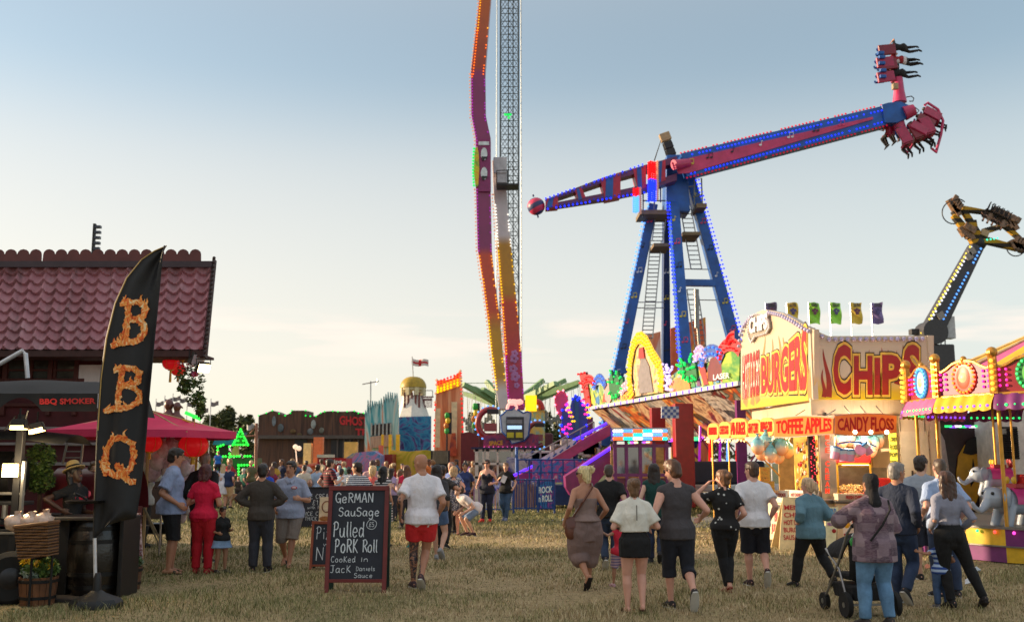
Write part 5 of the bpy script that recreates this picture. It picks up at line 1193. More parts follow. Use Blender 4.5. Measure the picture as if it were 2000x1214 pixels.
g.build('tilt',[YEL,PUR,PNK],ca)
g=MB()
for i in range(n): g.tube([cp(a0+2*math.pi*i/n,RC*.97,zt1-.3),cp(a0+2*math.pi*i/n,RC*.1,zt1+.88)],.03,5)
g.build('tilt_rib',M('cream_rib',(214,190,140)),ca)
Fp=[M('board_crimson',(146,30,44),.45),M('board_mauve',(122,40,84),.45)]
MED=[((40,110,170),(190,220,230)),((190,24,10),(214,60,14)),((20,110,50),(70,170,60)),((200,30,60),(240,120,140))]
for i in range(n):
    a,b=a0+2*math.pi*i/n,a0+2*math.pi*(i+1)/n; A,B=cp(a,RC,zt0),cp(b,RC,zt0); U=B-A; up=Vector((0,0,zt1-zt0)); nr=Vector((math.cos((a+b)/2),math.sin((a+b)/2),0))
    prof=[(0,0),(1,0),(1,.78),(.9,.72),(.8,.8),(.7,.92),(.58,.98),(.5,1.0),(.42,.98),(.3,.92),(.2,.8),(.1,.72),(0,.78)]
    g=MB(); g.prism([A+U*u+up*v for u,v in prof],-nr*.04); rb=g.build('rounding_board',Fp[i%2],ca)
    g=MB(); g.tube([A+U*u+up*(v+.02)+nr*.01 for u,v in prof[2:]],.03,6); g.tube([A+nr*.01,B+nr*.01],.03,6); g.ball(A+U*.5+up*1.06,.06,8,5); 
    for s_ in (-1,1): g.tube([A+U*(.5+s_*.08)+up*1.02,A+U*(.5+s_*.15)+up*1.0,A+U*(.5+s_*.12)+up*.93],.025,5)
    g.build('gilt_moulding',GLD,rb,60)
    c=A+U*.5+up*.52; m1,m2=MED[i%4]
    Mo=Matrix((U.normalized(),Vector((0,0,1)),nr)).transposed()
    g=MB(); g.lathe([(.27*1.0,0),(.26,.02),(.18,.03)],c+nr*.005,20,Mo,1.0,1.15); g.m=1; g.lathe([(.17,.031),(.1,.045)],c+nr*.005,20,Mo,.85,1.2); g.m=2; g.lathe([(.09,.046),(.03,.07)],c+nr*.005,10,Mo); g.build('medallion',[M('med_a%d'%(i%4),m1,.4),M('med_b%d'%(i%4),m2,.4),M('med_c',(220,190,150),.4)],rb,50)
    g=MB()
    for j in range(20): q=2*math.pi*j/20; g.ball(c+Mo@Vector((.225*math.cos(q),.26*math.sin(q),.05)),.024,6,4)
    g.build('bulb_ring',lamp('med%d'%(i%4),((90,170,220),(255,130,40),(60,220,110),(255,70,90))[i%4],1.6),rb,60)
    g=MB()
    for s_ in (-1,1):
        for j in range(2):
            for k in range(4): g.ball(A+U*(.5+s_*(.33+.09*j))+up*(.22+.15*k)+nr*.02,.026,6,4)
    g.build('side_bulb',lamp('magenta',(230,40,150),1.5),rb,60)
    # post
    g=MB(); g.bar(A+nr*.03,A+nr*.03+up*1.05,.13,.08,nr); g.ball(A+nr*.03+up*1.16,.1,8,6); g.build('post_cap',GLD,rb,40)
    g=MB()
    for k in range(6): g.ball(A+nr*.1+up*(.12+.16*k),.035,8,5)
    g.build('post_bulb',lamp('amber',(255,190,60),1.2),rb,60)
    g=MB(); g.grid(lambda u,v:A+U*u+nr*(.03+.12*math.sin(v*1.57)+.02*math.sin(u*30))-Vector((0,0,.0+.26*v+.035*v*abs(math.sin(u*math.pi*5)))),40,5); g.build('valance',(YEL,PUR,PNK)[(i+2)%3],rb,60)
    g=MB()
    for k in range(9): g.ball(A+U*((k+.5)/9)+nr*.13-Vector((0,0,.2)),.028,6,4); 
    g.build('valance_bulb',lamp(('green','purple')[i%2],((40,220,110),(130,70,230))[i%2],1.6),rb,60)
    g=MB(); g.tube([A-nr*.12-Vector((0,0,zt0-.5)),A-nr*.12],.035,8); g.build('brass_pole',M('brass_post',(205,150,60)),ca,50) if i%2==0 else None
g=MB(); g.lathe([(RC-.12,.0),(RC-.12,.2)],(CXc,CYc,0),48); g.build('base',M('dark_trim',(86,80,74)),ca)
zp0,zp1=.18,gnd(1900,1106).y*0+at(1940,1044,CYc-RC).z
for i in range(24):
    a,b=a0+2*math.pi*i/24,a0+2*math.pi*(i+1)/24
    for z0,z1,q in ((.02,zp1*.48,1),(zp1*.52,zp1,0)):
        g=MB(); g.prism([cp(a,RC,z0),cp(b,RC,z0),cp(b,RC,z1),cp(a,RC,z1)],cp((a+b)/2,-.03,0)-Vector((CXc,CYc,0))); g.build('skirt_panel',(YEL,PUR)[(i+q)%2],ca)
g=MB(); g.lathe([(RC-.3,zp1),(RC+.02,zp1),(RC+.02,zp1+.04),(.1,zp1+.05)],(CXc,CYc,0),48); g.lathe([(RC,zp1*.48),(RC+.03,zp1*.48),(RC+.03,zp1*.52),(RC,zp1*.52)],(CXc,CYc,0),48); g.build('deck',M('checker_plate',(120,116,112),.4,.5,bmp=.4),ca,30)
cols=((255,190,80),(160,70,230),(70,90,255),(40,220,120),(255,70,60),(230,60,170))
for c_ in range(6):
    g=MB()
    for i in range(c_,60,6): g.ball(cp(a0+2*math.pi*i/60,RC+.03,zp1-.05),.03,6,4)
    g.build('deck_bulb',lamp('deck%d'%c_,cols[c_],2.2),ca,60)
g=MB(); g.lathe([(.6,.3),(.6,zt1+.4)],(CXc,CYc,0),12); g.build('centre_drum',blotch('centre_panels',[(150,30,40),(220,170,60),(60,40,110)],2,2,.4),ca)
# carousel animals
def elephant(a,r,z,rz,label,s_=1.0):
    p=cp(a,r,z); t=thing('elephant_seat',p,label,'ride seat',None,rz); GR=M('elephant_grey',(158,168,184),.35,coat=.4,var=.1)
    g=MB(); Mx=Matrix.Rotation(math.pi/2,3,'Y')
    g.loft([Vector(q)*s_ for q in ((-.42,0,.34),(-.3,0,.38),(0,0,.38),(.25,0,.4),(.36,0,.4))],[(.12*s_,.12*s_),(.2*s_,.21*s_),(.24*s_,.22*s_),(.2*s_,.2*s_),(.1*s_,.1*s_)],(0,1,0),14,(True,True))
    g.ball(Vector((.45,0,.46))*s_,.19*s_,12,8)
    g.loft([Vector(q)*s_ for q in ((.56,0,.42),(.68,0,.3),(.76,0,.24),(.86,0,.3),(.9,0,.38))],[.09*s_,.07*s_,.055*s_,.045*s_,.04*s_],(0,1,0),9,(True,True))
    for x in (-.3,.24):
        for y in (-.13,.13): g.loft([Vector((x,y,.3))*s_,Vector((x+.06,y*1.2,.12))*s_,Vector((x+.1,y*1.25,.0))*s_],[.1*s_,.085*s_,.08*s_],(0,1,0),9,(True,True))
    me=remesh(g,.022,3); me.materials.append(GR); link('body',me,t,False)
    for y in (-1,1):
        g=MB(); g.ball(Vector((.36,y*.22,.48))*s_,.17*s_,12,6,(.8,.2,1),Matrix.Rotation(y*.4,3,'Z')); g.build('ear',GR,t,60,False)
        g=MB(); g.ball(Vector((.58,y*.12,.54))*s_,.03*s_,8,5); g.build('eye',M('eye_dark',(20,20,22),.2),t,60,False)
    g=MB(); g.grid(lambda u,v:Vector((-.3+.5*u,.265*math.sin((v-.5)*3.5),.40+.235*math.cos((v-.5)*3.5)))*s_,8,14); g.build('saddle',M('saddle_pink',(206,60,130),.45,var=.15),t,60,False)
    g=MB(); g.loft([Vector((-.34,0,.66))*s_,Vector((-.3,0,.8))*s_],[(.16*s_,.05*s_),(.12*s_,.04*s_)],(0,1,0),10,(True,True)); g.box(Vector((-.05,0,.66))*s_,(.3*s_,.24*s_,.08*s_)); g.build('seat',M('saddle_red',(170,40,50),.45),t,40,False,bevel=.01)
    g=MB()
    for y in (-.08,.08): g.lathe([(.05*s_,-.015),(.065*s_,0),(.05*s_,.015)],Vector((.1,y,.76))*s_,12,Mx)
    g.build('ring_handle',M('yellow_paint',(205,165,30)),t,50,False)
    g=MB(); g.tube([Vector((0,0,.5))*s_,Vector((0,0,zt0-z-.2))],.02,7); g.build('pole',M('brass_post',(205,150,60)),t,50,False)
elephant(R_(-146),2.5,zp1+.05,math.pi+.25,'grey elephant ride seat with pink saddle facing left at the front')
elephant(R_(-163),2.1,zp1+.55,math.pi-.1,'smaller raised grey elephant ride seat further back',.75)
p=cp(R_(-143),1.5,zp1+.25); wg=thing('ride_wagon',p,'red and blue toy wagon seat on the carousel behind the elephants','ride seat')
g=MB(); g.box((-.15,.2,.45),(.7,.5,.4)); g.build('tub',M('toy_red',(200,40,30),.35,coat=.4),wg,world=False,bevel=.04)
g=MB(); g.box((-.15,-.06,.3),(.72,.05,.16)); g.build('trim',M('toy_blue',(30,110,190),.35),wg,world=False,bevel=.02)
g=MB(); g.lathe([(.2,-.04),(.3,-.05),(.34,0),(.3,.05),(.2,.04)],(.45,.1,.5),20,Matrix.Rotation(math.pi/2,3,'X')); g.build('wheel_arch',M('toy_orange',(220,80,40),.35,coat=.4),wg,50,False)
# dark ride hoarding and generator lorry behind the carousel
YD=24.5; dk=thing('dark_ride_front',(at(1880,900,YD).x,YD,0),'black sided ride with a yellow and black painted mask panel','ride')
a,b=at(1832,1040,YD),at(1958,795,YD); g=MB(); g.box(((a.x+b.x)/2,YD+.1,b.z/2),(b.x-a.x,.15,b.z)); g.build('panel',blotch('dark_vinyl',[(22,18,20),(40,24,30),(70,40,48)],1.2,2.5,.3),dk)
g=MB(); X=lambda px,py: at(px,py,YD-.02)
g.prism([X(*p) for p in ((1876,1000),(1868,925),(1872,890),(1885,868),(1905,862),(1920,880),(1918,905),(1914,960),(1905,985),(1890,1010))],(0,.03,0)); g.build('yellow_mask',M('mask_yellow',(190,150,40),.4),dk)
g=MB(); g.prism([X(*p)+Vector((0,-.012,0)) for p in ((1880,884),(1888,860),(1905,852),(1916,868),(1912,884),(1896,888))],(0,.02,0)); g.prism([X(*p)+Vector((0,-.012,0)) for p in ((1893,930),(1898,918),(1900,895),(1905,918),(1902,940),(1896,950))],(0,.02,0)); g.build('black_visor',M('visor_black',(16,16,18),.25),dk)
g=MB(); g.prism([X(*p)+Vector((0,.02,0)) for p in ((1838,1020),(1836,840),(1846,860),(1858,940),(1872,1010))],(0,.02,0)); g.build('light_stripe',M('pale_stripe',(170,160,160),.4),dk)
for c_,nm in enumerate(('green','purple','white_led')):
    g=MB()
    for i in range(c_,12,3): g.ball(at(1838+i*10.5,801,YD-.1),.06,6,4); g.box(at(1852+i*9.5,832+ (i%2),YD-.1),(.16,.05,.05))
    g.build('bulb_row',lamp(nm,((40,220,110),(130,70,230),(230,220,240))[c_],1.6),dk)
YT=23.5; lr=thing('generator_lorry',(at(1975,900,YT).x,YT,0),'white generator lorry with a black vent grille behind the carousel','lorry')
a,b=at(1956,1020,YT),at(1990,788,YT); g=MB(); g.box(((a.x+b.x)/2+.5,YT+1.5,b.z/2+.2),(b.x-a.x+1.0,3,b.z-.4)); g.build('body',WHITE,lr,bevel=.03)
a,b=at(1962,895,YT),at(1985,834,YT); g=MB()
for i in range(14): g.box(((a.x+b.x)/2,YT-.03,a.z+(b.z-a.z)*(i+.5)/14),(b.x-a.x,.06,(b.z-a.z)/22),Matrix.Rotation(.5,3,'X'))
g.box(((a.x+b.x)/2,YT-.006,(a.z+b.z)/2),(b.x-a.x+.03,.012,b.z-a.z+.03)); g.build('vent_grille',M('vent_black',(34,34,36),.5),lr)
g=MB(); g.box((at(1958,840,YT).x,YT-.03,at(1958,842,YT).z),(.12,.06,.12)); g.tube([at(1957,860,YT-.05),at(1957,930,YT-.05)],.02,6); g.build('latch',STEEL,lr)
g=MB()
for y in (.6,2.4): g.lathe([(.1,-.12),(.38,-.12),(.42,-.06),(.42,.06),(.38,.12)],(at(1965,1000,YT).x+.3,YT+y,.42),18,Matrix.Rotation(math.pi/2,3,'Y'))
g.build('wheel',M('tyre',(18,18,19)),lr,40)
# ------------------------------------------------------------- rides
NAVY=M('ride_navy',(14,84,164),.45,var=.35,scale=1.6,coat=.15); RPINK=M('ride_pink',(190,50,100),.45,var=.3,scale=1.6,coat=.15); RDARK=M('ride_dark',(30,28,34),.5)
BLUEL=lamp('ride_blue',(20,40,255),2.6); CYANL=lamp('ride_cyan',(90,160,255),1.3); REDB=M('red_cap_bulb',(190,24,50),.3,emit=.35); AMB=lamp('ride_amber',(240,160,24),1.3); WARMW=lamp('ride_warm',(206,150,124),.3); PURPL=lamp('ride_purple',(150,24,160),1.0); GRNL=lamp('ride_green',(10,190,80),1.2); YELL=lamp('ride_yellow',(255,205,10),1.1); REDLT=lamp('ride_red',(230,20,24),1.1)
Yr=46.0; P0=at(1322,326,Yr)
rk=thing('pendulum_ride',(P0.x,Yr,0),'blue pylon ride with a long pink swinging arm and striped counterweight ball','ride')
def beam(name,a,b,w0,w1,dep,mat,Y0_,Y1_,par=rk):
    g=MB(); A=at(*a,Y0_); B=at(*b,Y1_); k0,k1=Y0_/F,Y1_/F; g.tbar(A,B,w0*k0,dep,w1*k1,dep,(0,1,0)); return g.build(name,mat,par,bevel=.03)
def edge_bulbs(a,b,Y0_,Y1_,w0,w1,side,step,r,mat,par,dy=-.2,skip=0):
    A,B=at(*a,Y0_),at(*b,Y1_); d=(B-A).normalized(); s_=Vector((d.z,0,-d.x))*side
    g=MB(); g.row(A+s_*w0*Y0_/F+Vector((0,dy,0)),B+s_*w1*Y1_/F+Vector((0,dy,0)),step,r,skip); g.build('bulb_row',mat,par)
notes=[M('note_%d'%i,c,.5) for i,c in enumerate(((206,60,110),(210,190,60),(210,214,224),(24,30,44)))]
def note(p,s_,k,par,g=None):
    g=MB(); p=Vector(p); kind=k%3
    g.ball(p,s_*.3,8,5,(1,.12,.75)); g.box(p+Vector((s_*.26,0,s_*.5)),(s_*.1,s_*.06,s_*1.0))
    if kind: g.ball(p+Vector((s_*.8,0,s_*.1)),s_*.3,8,5,(1,.12,.75)); g.box(p+Vector((s_*1.06,0,s_*.6)),(s_*.1,s_*.06,s_*1.0)); g.bar(p+Vector((s_*.21,0,s_*1.0)),p+Vector((s_*1.11,0,s_*1.1)),s_*.06,s_*.16,(0,0,1))
    else: g.bar(p+Vector((s_*.26,0,s_*1.0)),p+Vector((s_*.6,0,s_*.7)),s_*.06,s_*.12,(0,0,1))
    g.build('music_note',notes[k%4],par)
# pylon legs: front, rear, left, right
legs=[('front_leg',(1315,400),(1351,870),19,24,Yr-1.0,Yr-5.0),('rear_leg',(1300,395),(1301,870),10,18,Yr+.8,Yr+4.0),('left_leg',(1275,400),(1178,870),18,23,Yr,Yr+.5),('right_leg',(1347,350),(1484,850),18,26,Yr,Yr-.5)]
for nm,a,b,w0,w1,ya,yb in legs:
    o=beam('pylon_leg',a,b,w0,w1,.6,NAVY if nm!='rear_leg' else M('ride_navy_dark',(14,52,110),.45),ya,yb)
    A,B=at(*a,ya),at(*b,yb)
    for i in range(8):
        f=.08+.105*i; p=A.lerp(B,f)+Vector((-.1,-.36,0)); note(p,.2,(i*7+len(nm))%12,o)
    if nm!='rear_leg':
        sd={'right_leg':-1}.get(nm,1); 
        g=MB(); d=(B-A).normalized(); s_=Vector((d.z,0,-d.x)); 
        for q in range(2): g.row(A+s_*sd*(w0*ya/F*.52+.12*q)+Vector((0,-.3,0)),B+s_*sd*(w1*yb/F*.52+.12*q)+Vector((0,-.3,0)),.2,.055,.1)
        g.build('bulb_row',BLUEL if nm!='left_leg' else CYANL,o)
g=MB(); c=at(1318,395,Yr-.4); g.tbar(at(1320,420,Yr-.4),at(1318,335,Yr-.4),48*Yr/F,1.3,42*Yr/F,1.2,(0,1,0)); g.tbar(at(1318,335,Yr-.4),at(1316,308,Yr-.4),42*Yr/F,1.2,36*Yr/F,1.0,(0,1,0)); g.build('pylon_head',NAVY,rk,bevel=.05)
g=MB(); M90y=Matrix.Rotation(math.pi/2,3,'X'); g.lathe([(.3,-1.3),(.4,-1.55),(.44,-1.55),(.44,.2),(.3,.2)],at(1319,327,Yr-.5),24,M90y); hub=g.build('hub',NAVY,rk,40)
# cross members, platforms and ladders
g=MB(); g.bar(at(1330,552,Yr-.8),at(1398,553,Yr-.8),.3,.3); g.bar(at(1212,724,Yr),at(1300,724,Yr),.25,.25); g.build('cross_beam',NAVY,rk)
g=MB()
for a,b in (((1328,525),(1388,526)),((1338,585),(1398,586)),((1240,590),(1298,590)),((1238,601),(1298,601))): g.tube([at(*a,Yr),at(*b,Yr)],.025,5)
g.build('tie_rod',STEEL,rk)
g=MB()
for a,b,dz in (((1272,485),(1304,485),.15),((1328,462),(1362,464),.15),((1246,424),(1302,420),.2),((1355,409),(1374,410),.2)):
    A,B=at(*a,Yr-.6),at(*b,Yr-.6); g.box((A+B)/2,((B-A).length,1.6,dz))
g.build('platform',M('worn_platform',(122,104,80),.6,.3),rk)
g=MB()
for pts in ([(1356,408),(1356,350),(1370,348),(1372,408)],[(1355,385),(1372,380)],[(1345,365),(1357,364)],[(1256,424),(1256,368)],[(1256,392),(1300,392)],[(1278,420),(1278,360),(1290,360),(1290,395)]): g.tube([at(*p,Yr-1.2) for p in pts],.035,5)
g.build('handrail',M('grey_rail',(92,96,100),.4,.6),rk)
def lad(a,b,w,Y,n):
    A,B=at(*a,Y),at(*b,Y); g=MB(); s_=Vector((w/2,0,0))
    for k in(-1,1): g.tube([A+s_*k,B+s_*k],.03,5)
    for i in range(n+1): p=A.lerp(B,i/n); g.tube([p-s_,p+s_],.022,4)
    g.build('ladder',STEEL,rk)
lad((1264,660),(1281,470),.5,Yr-.3,24); lad((1378,745),(1352,565),.5,Yr-.5,18); lad((1360,525),(1332,365),.5,Yr-.7,18); lad((1284,470),(1290,425),.5,Yr-.3,6)
g=MB(); g.tube([at(1360,565,Yr-1),at(1361,640,Yr-1)],.12,8); g.tube([at(1363,640,Yr-1),at(1372,760,Yr-1)],.07,8); g.build('hydraulic_ram',M('worn_steel',(130,128,125)),rk,50)
# spotlights on top
for i,(px,py,s_) in enumerate(((1299,268,.5),(1305,284,.42),(1310,298,.42))):
    g=MB(); g.box(at(px,py,Yr-.6),(s_,.3,s_*.8),Matrix.Rotation(-.35,3,'Y')); g.build('spot_lamp',M('sandy_lamp',(166,140,104),.4) if i==0 else RDARK,rk,bevel=.03)
g=MB(); g.tube([at(1278,314,Yr-.6),at(1291,274,Yr-.6),at(1303,308,Yr-.6)],.03,5); g.build('lamp_strut',RDARK,rk)
# the arm
Ya=Yr-1.9
ax=lambda px,py,dy=0: at(px,py,Ya+dy)
def armq(pts,dy,th,name,mat,par): g=MB(); g.prism([ax(*p,dy) for p in pts],(0,th,0)); return g.build(name,mat,par)
arm=armq([(1330,300),(1728,206),(1732,243),(1342,345)],0,.8,'arm',NAVY,rk)
armq([(1316,314),(1335,312),(1345,309),(1705,228),(1705,233),(1345,338),(1325,339)],-.06,.06,'pink_panel',RPINK,arm)
for i,(px,py,k) in enumerate(((1345,320,1),(1382,308,7),(1430,296,3),(1485,283,6),(1540,268,2),(1590,256,11),(1640,244,4))): note(ax(px,py,-.12),.22,k,arm)
for a,b,m,r,st,dy in (((1330,299),(1728,204),REDB,.06,.17,.1),((1342,347),(1732,245),REDB,.06,.17,.1),((1345,303),(1722,216),BLUEL,.045,.17,-.12),((1350,339),(1722,239),BLUEL,.045,.17,-.12)):
    g=MB(); g.row(ax(*a,dy),ax(*b,dy),st,r,.12); g.build('bulb_row',m,arm)
# counterweight arm: open plated truss
ca_=armq([(1325,312),(1300,318),(1282,330),(1248,338),(1150,366),(1068,391),(1068,399),(1150,382),(1250,354),(1325,345)],.1,.001,'x',NAVY,rk); bpy.data.objects.remove(ca_)
cw=armq([(1322,305),(1260,322),(1180,346),(1066,389),(1066,394),(1180,356),(1260,334),(1322,318)],.1,.7,'counter_arm',M('stripe_purple',(96,40,90),.4),rk)
armq([(1322,338),(1258,361),(1180,377),(1066,399),(1066,405),(1180,388),(1258,372),(1322,352)],.1,.7,'counter_chord',M('stripe_purple',(96,40,90)),rk)
for i,q in enumerate(([(1066,388),(1090,383),(1090,404),(1066,406)],[(1122,371),(1136,366),(1144,385),(1130,391)],[(1172,349),(1212,336),(1212,384),(1182,390)],[(1236,330),(1262,322),(1262,366),(1246,372)],[(1282,318),(1300,312),(1300,352),(1282,358)])):
    pl=armq(q,.08,.72,'gusset_plate',M('stripe_crimson',(176,34,66),.4),cw)
    (x0,y0),(x1,y1),(x2,y2),(x3,y3)=q; armq([(x0+(x1-x0)*.3,y0+(y1-y0)*.3),(x0+(x1-x0)*.65,y0+(y1-y0)*.65),(x3+(x2-x3)*.5,y3+(y2-y3)*.5),(x3,y3)],.05,.02,'stripe',NAVY,pl)
for a,b in (((1066,387),(1255,321)),((1070,408),(1258,376))):
    for q,m in ((0,BLUEL),(4,M('navy_bulb',(30,40,120),.3,emit=.5))):
        g=MB(); g.row(ax(a[0],a[1]+(q if a[1]<400 else -q)),ax(b[0],b[1]+(q if a[1]<400 else -q)),.19,.055,.15); g.build('bulb_row',m,cw)
def ballmat():
    m,N,L,P=bsdf('striped_ball'); tc=N.new('ShaderNodeTexCoord'); mp=N.new('ShaderNodeMapping'); mp.inputs['Rotation'].default_value=(0,R_(-62),0); L.new(tc.outputs['Object'],mp.inputs[0]); s=N.new('ShaderNodeSeparateXYZ'); L.new(mp.outputs[0],s.inputs[0])
    q=N.new('ShaderNodeMath'); q.operation='MULTIPLY'; q.inputs[1].default_value=2.3; L.new(s.outputs['X'],q.inputs[0]); r=N.new('ShaderNodeMath'); r.operation='FRACT'; L.new(q.outputs[0],r.inputs[0]); g_=N.new('ShaderNodeMath'); g_.operation='GREATER_THAN'; g_.inputs[1].default_value=.5; L.new(r.outputs[0],g_.inputs[0])
    L.new(mixc(N,L,g_.outputs[0],lin((206,56,96)),lin((56,62,106))),P.inputs['Base Color']); P.inputs['Roughness'].default_value=.45; return m
g=MB(); g.ball(ax(1047,403,.4),18*Ya/F,20,12); g.tube([ax(1042,384,.4),ax(1041,380,.4)],.04,5); g.tube([ax(1050,420,.4),ax(1051,425,.4)],.04,5); g.build('counterweight_ball',MS('ballm',ballmat),rk,50)
# red white blue lamp drums by the head
for px,w_ in ((1274,14),(1243,9)):
    for k,(y0,y1,m) in enumerate(((316,350,REDLT),(350,392,BLUEL)) if px>1260 else ((368,384,REDLT),(384,416,CYANL))):
        g=MB()
        for y in range(y0,y1,4):
            for x in range(-w_//2,w_//2+1,4): g.bulb(at(px+x,y+(x%3),Ya-.3),.075)
        g.build('lamp_drum',m,rk)
    g=MB()
    for y in range(316 if px>1260 else 368,392 if px>1260 else 418,4): g.bulb(at(px+w_/2+3,y,Ya-.2),.08)
    g.build('bulb_row',WARMW,rk)
g=MB(); g.tube([ax(1316,322,-.4),ax(1345,318,-.05)],[.24,.2],12); g.build('arm_spigot',RPINK,hub,50)
# gondola
Yg=Ya+.3; gx=lambda px,py,dy=0: at(px,py,Yg+dy)
g=MB(); g.prism([gx(*p,-.4) for p in ((1722,204),(1735,200),(1760,198),(1778,206),(1770,232),(1752,240),(1728,240))],(0,1.0,0)); g.build('gondola_hub',NAVY,rk,bevel=.04)
g=MB(); g.loft([gx(1757,200),gx(1756,178),gx(1754,152)],[(.33,.3),(.24,.22),(.2,.2)],(1,0,0),12); g.build('gondola_arm',RPINK,rk,40)
g=MB(); g.loft([gx(1766,222,-.3),gx(1786,214,-.4)],[(.34,.34),(.26,.26)],(0,1,0),12); g.loft([gx(1752,236),gx(1760,256)],[.3,.26],(0,1,0),12); g.build('gondola_arm',RPINK,rk,40)
g=MB(); g.box(gx(1748,169,-.3),(.26,.2,.3)); g.build('gearbox',M('sandy_lamp',(166,140,104)),rk,bevel=.02)
g=MB()
for pts in ([(1770,190),(1780,188),(1785,192),(1783,198),(1776,198)],[(1778,212),(1788,210),(1795,216),(1790,222)]): g.tube([gx(*p) for p in pts],.025,5)
g.build('hose',RDARK,rk)
SEATS=[]
def seatrow(c,ax_,upv,n,par):       # ax_: direction across the seats; upv: rider head->feet direction
    c=Vector(c); a=Vector(ax_).normalized(); u=Vector(upv).normalized(); f=a.cross(u)
    for i in range(n):
        p=c+a*((i-(n-1)/2)*.62)
        g=MB(); g.bar(p-u*.55-f*.12,p+u*.25-f*.12,.5,.14,f); g.bar(p+u*.22-f*.1,p+u*.26+f*.32,.46,.14,u); so=g.build('seat',M('pod_crimson',(120,18,40),.4,coat=.2) if i%2 else M('pod_rose',(160,34,76),.4,coat=.2),par,bevel=.03)
        g=MB(); g.tube([p-u*.6+a*.13,p-u*.5+f*.2+a*.13,p-u*.1+f*.24+a*.13],.05,6); g.tube([p-u*.6-a*.13,p-u*.5+f*.2-a*.13,p-u*.1+f*.24-a*.13],.05,6); g.build('harness',M('harness_blue',(24,70,150),.4),so)
        SEATS.append((p,a,u,f))
s0=len(SEATS)
seatrow(gx(1737,139,-.1),(.25,0,1),(1,0,.14),2,rk); seatrow(gx(1735,111,-.1),(.2,0,1),(1,0,.10),2,rk)
seatrow(gx(1790,262,-.4),(1,.1,.45),(.35,-.2,-.9),3,rk); seatrow(gx(1812,242,-.2),(.6,.3,.6),(.8,-.1,-.5),3,rk)
seatrow(gx(1745,250,.5),(.5,.3,.3),(.2,.2,-1),2,rk)
g=MB(); g.box(gx(1748,140,.3),(.3,.4,1.0)); g.build('seat_back_frame',RDARK,rk,bevel=.03); g=MB()
for px,py in ((1722,112),(1722,124),(1724,138),(1724,150),(1720,104)): g.box(gx(px,py,-.3),(.3,.2,.16))
g.build('blue_canister',NAVY,rk,bevel=.03)
g=MB(); g.tube([gx(1806,206),gx(1812,201),gx(1832,214),gx(1842,236),gx(1838,262),gx(1828,298),gx(1820,290)],.07,6); g.tube([gx(1765,290),gx(1772,298),gx(1782,284),gx(1784,262)],.07,6); g.build('guard_hoop',RPINK,rk,50)
# ------------------------------------------------------------- pendulum ride front: painted boards, soffit, booth
FA=(3.5,45.0); FB=(7.0,30.5); fb=lambda px,py: onp(px,py,FA,FB); fn=Vector((-(FB[1]-FA[1]),FB[0]-FA[0],0)).normalized(); fn=fn if fn.x<0 else -fn
rf_=thing('fairground_ride',((FA[0]+FB[0])/2,38,0),'painted ride front with bulb edged cut outs, soffit art and pay booth','ride')
ART=blotch('front_art',[(24,60,130),(40,120,80),(170,180,60),(90,150,190),(30,50,110)],.9,2.5,.4)
def fpoly(pts,off,th,name,mat,par=rf_):
    g=MB(); g.prism([fb(*p)+fn*off for p in pts],-fn*th); return g.build(name,mat,par)
base=fpoly([(1152,796),(1444,747),(1446,690),(1425,664),(1400,700),(1370,712),(1330,718),(1310,735),(1235,742),(1200,748),(1160,752),(1150,765)],0,.15,'scenery_board',ART)
g=MB(); a,b=fb(1152,797)+fn*.05,fb(1446,748)+fn*.05; g.bar(a,b,.08,.14,(0,0,1)); g.build('lip_rail',M('pale_lip',(190,190,196),.4),rf_)
def cut(outline,mat,bmat,step=.17,r=.05,rows=1,off=.08,name='cut_out',close=True,inset=0):
    o=fpoly(outline,off,.1,name,mat,base); P=[fb(*p)+fn*(off+.06) for p in outline]; c=sum(P,Vector((0,0,0)))/len(P)
    g=MB(); n=len(P)
    for q in range(rows):
        for i in range(n if close else n-1):
            a,b=P[i],P[(i+1)%n]; a=a.lerp(c,.05+.16*q); b=b.lerp(c,.05+.16*q); m=max(1,int((b-a).length/step))
            for k in range(m): g.ball(a.lerp(b,k/m),r*.62,6,4)
    g.build('bulb_row',bmat,o); return o
def band(pts,w,mat,bmat,off=.1,name='cut_out_arch',rows=2):
    P=[fb(*p)+fn*off for p in pts]; g=MB(); g.ribbon(P,w,fn); g2=MB()
    o=g.build(name,mat,base); 
    for q in range(rows):
        h=MB()
        for i in range(len(P)-1):
            a,b=P[i],P[i+1]; t=(b-a).normalized(); s_=fn.cross(t)*((q+.5)/rows-.5)*w; m=max(1,int((b-a).length/.17))
            for k in range(m): h.ball(a.lerp(b,k/m)+s_+fn*.04,.038,6,4)
        h.build('bulb_row',bmat,o)
arcp=lambda cx,cy,rx,ry,t0,t1,n=9:[(cx+rx*math.cos(R_(t0+(t1-t0)*i/(n-1))),cy-ry*math.sin(R_(t0+(t1-t0)*i/(n-1)))) for i in range(n)]
cut([(1134,729),(1147,726),(1150,740),(1152,758),(1158,794),(1148,796),(1142,765)],M('chevron_red',(150,24,30),.4),REDLT,.35,.09)
fpoly([(1146,740),(1160,738),(1178,790),(1160,794)],.02,.05,'art_panel',ART,base)
band(arcp(1154,760,13,20,160,20),.42,M('arch_red',(170,30,36),.4),REDLT); band(arcp(1175,760,11,22,175,10),.42,M('arch_blue',(30,70,150),.4),lamp('ride_sky',(60,120,255),1.5))
cut([(1192,745),(1197,722),(1201,745),(1210,724),(1213,748),(1219,735),(1222,760),(1210,776),(1200,778),(1194,770)],M('leaf_green',(10,100,50),.4),GRNL,.3,.08,2)
fpoly([(1182,742),(1190,738),(1198,775),(1192,788),(1184,780)],.06,.06,'red_plume',M('plume',(200,150,150),.4),base)
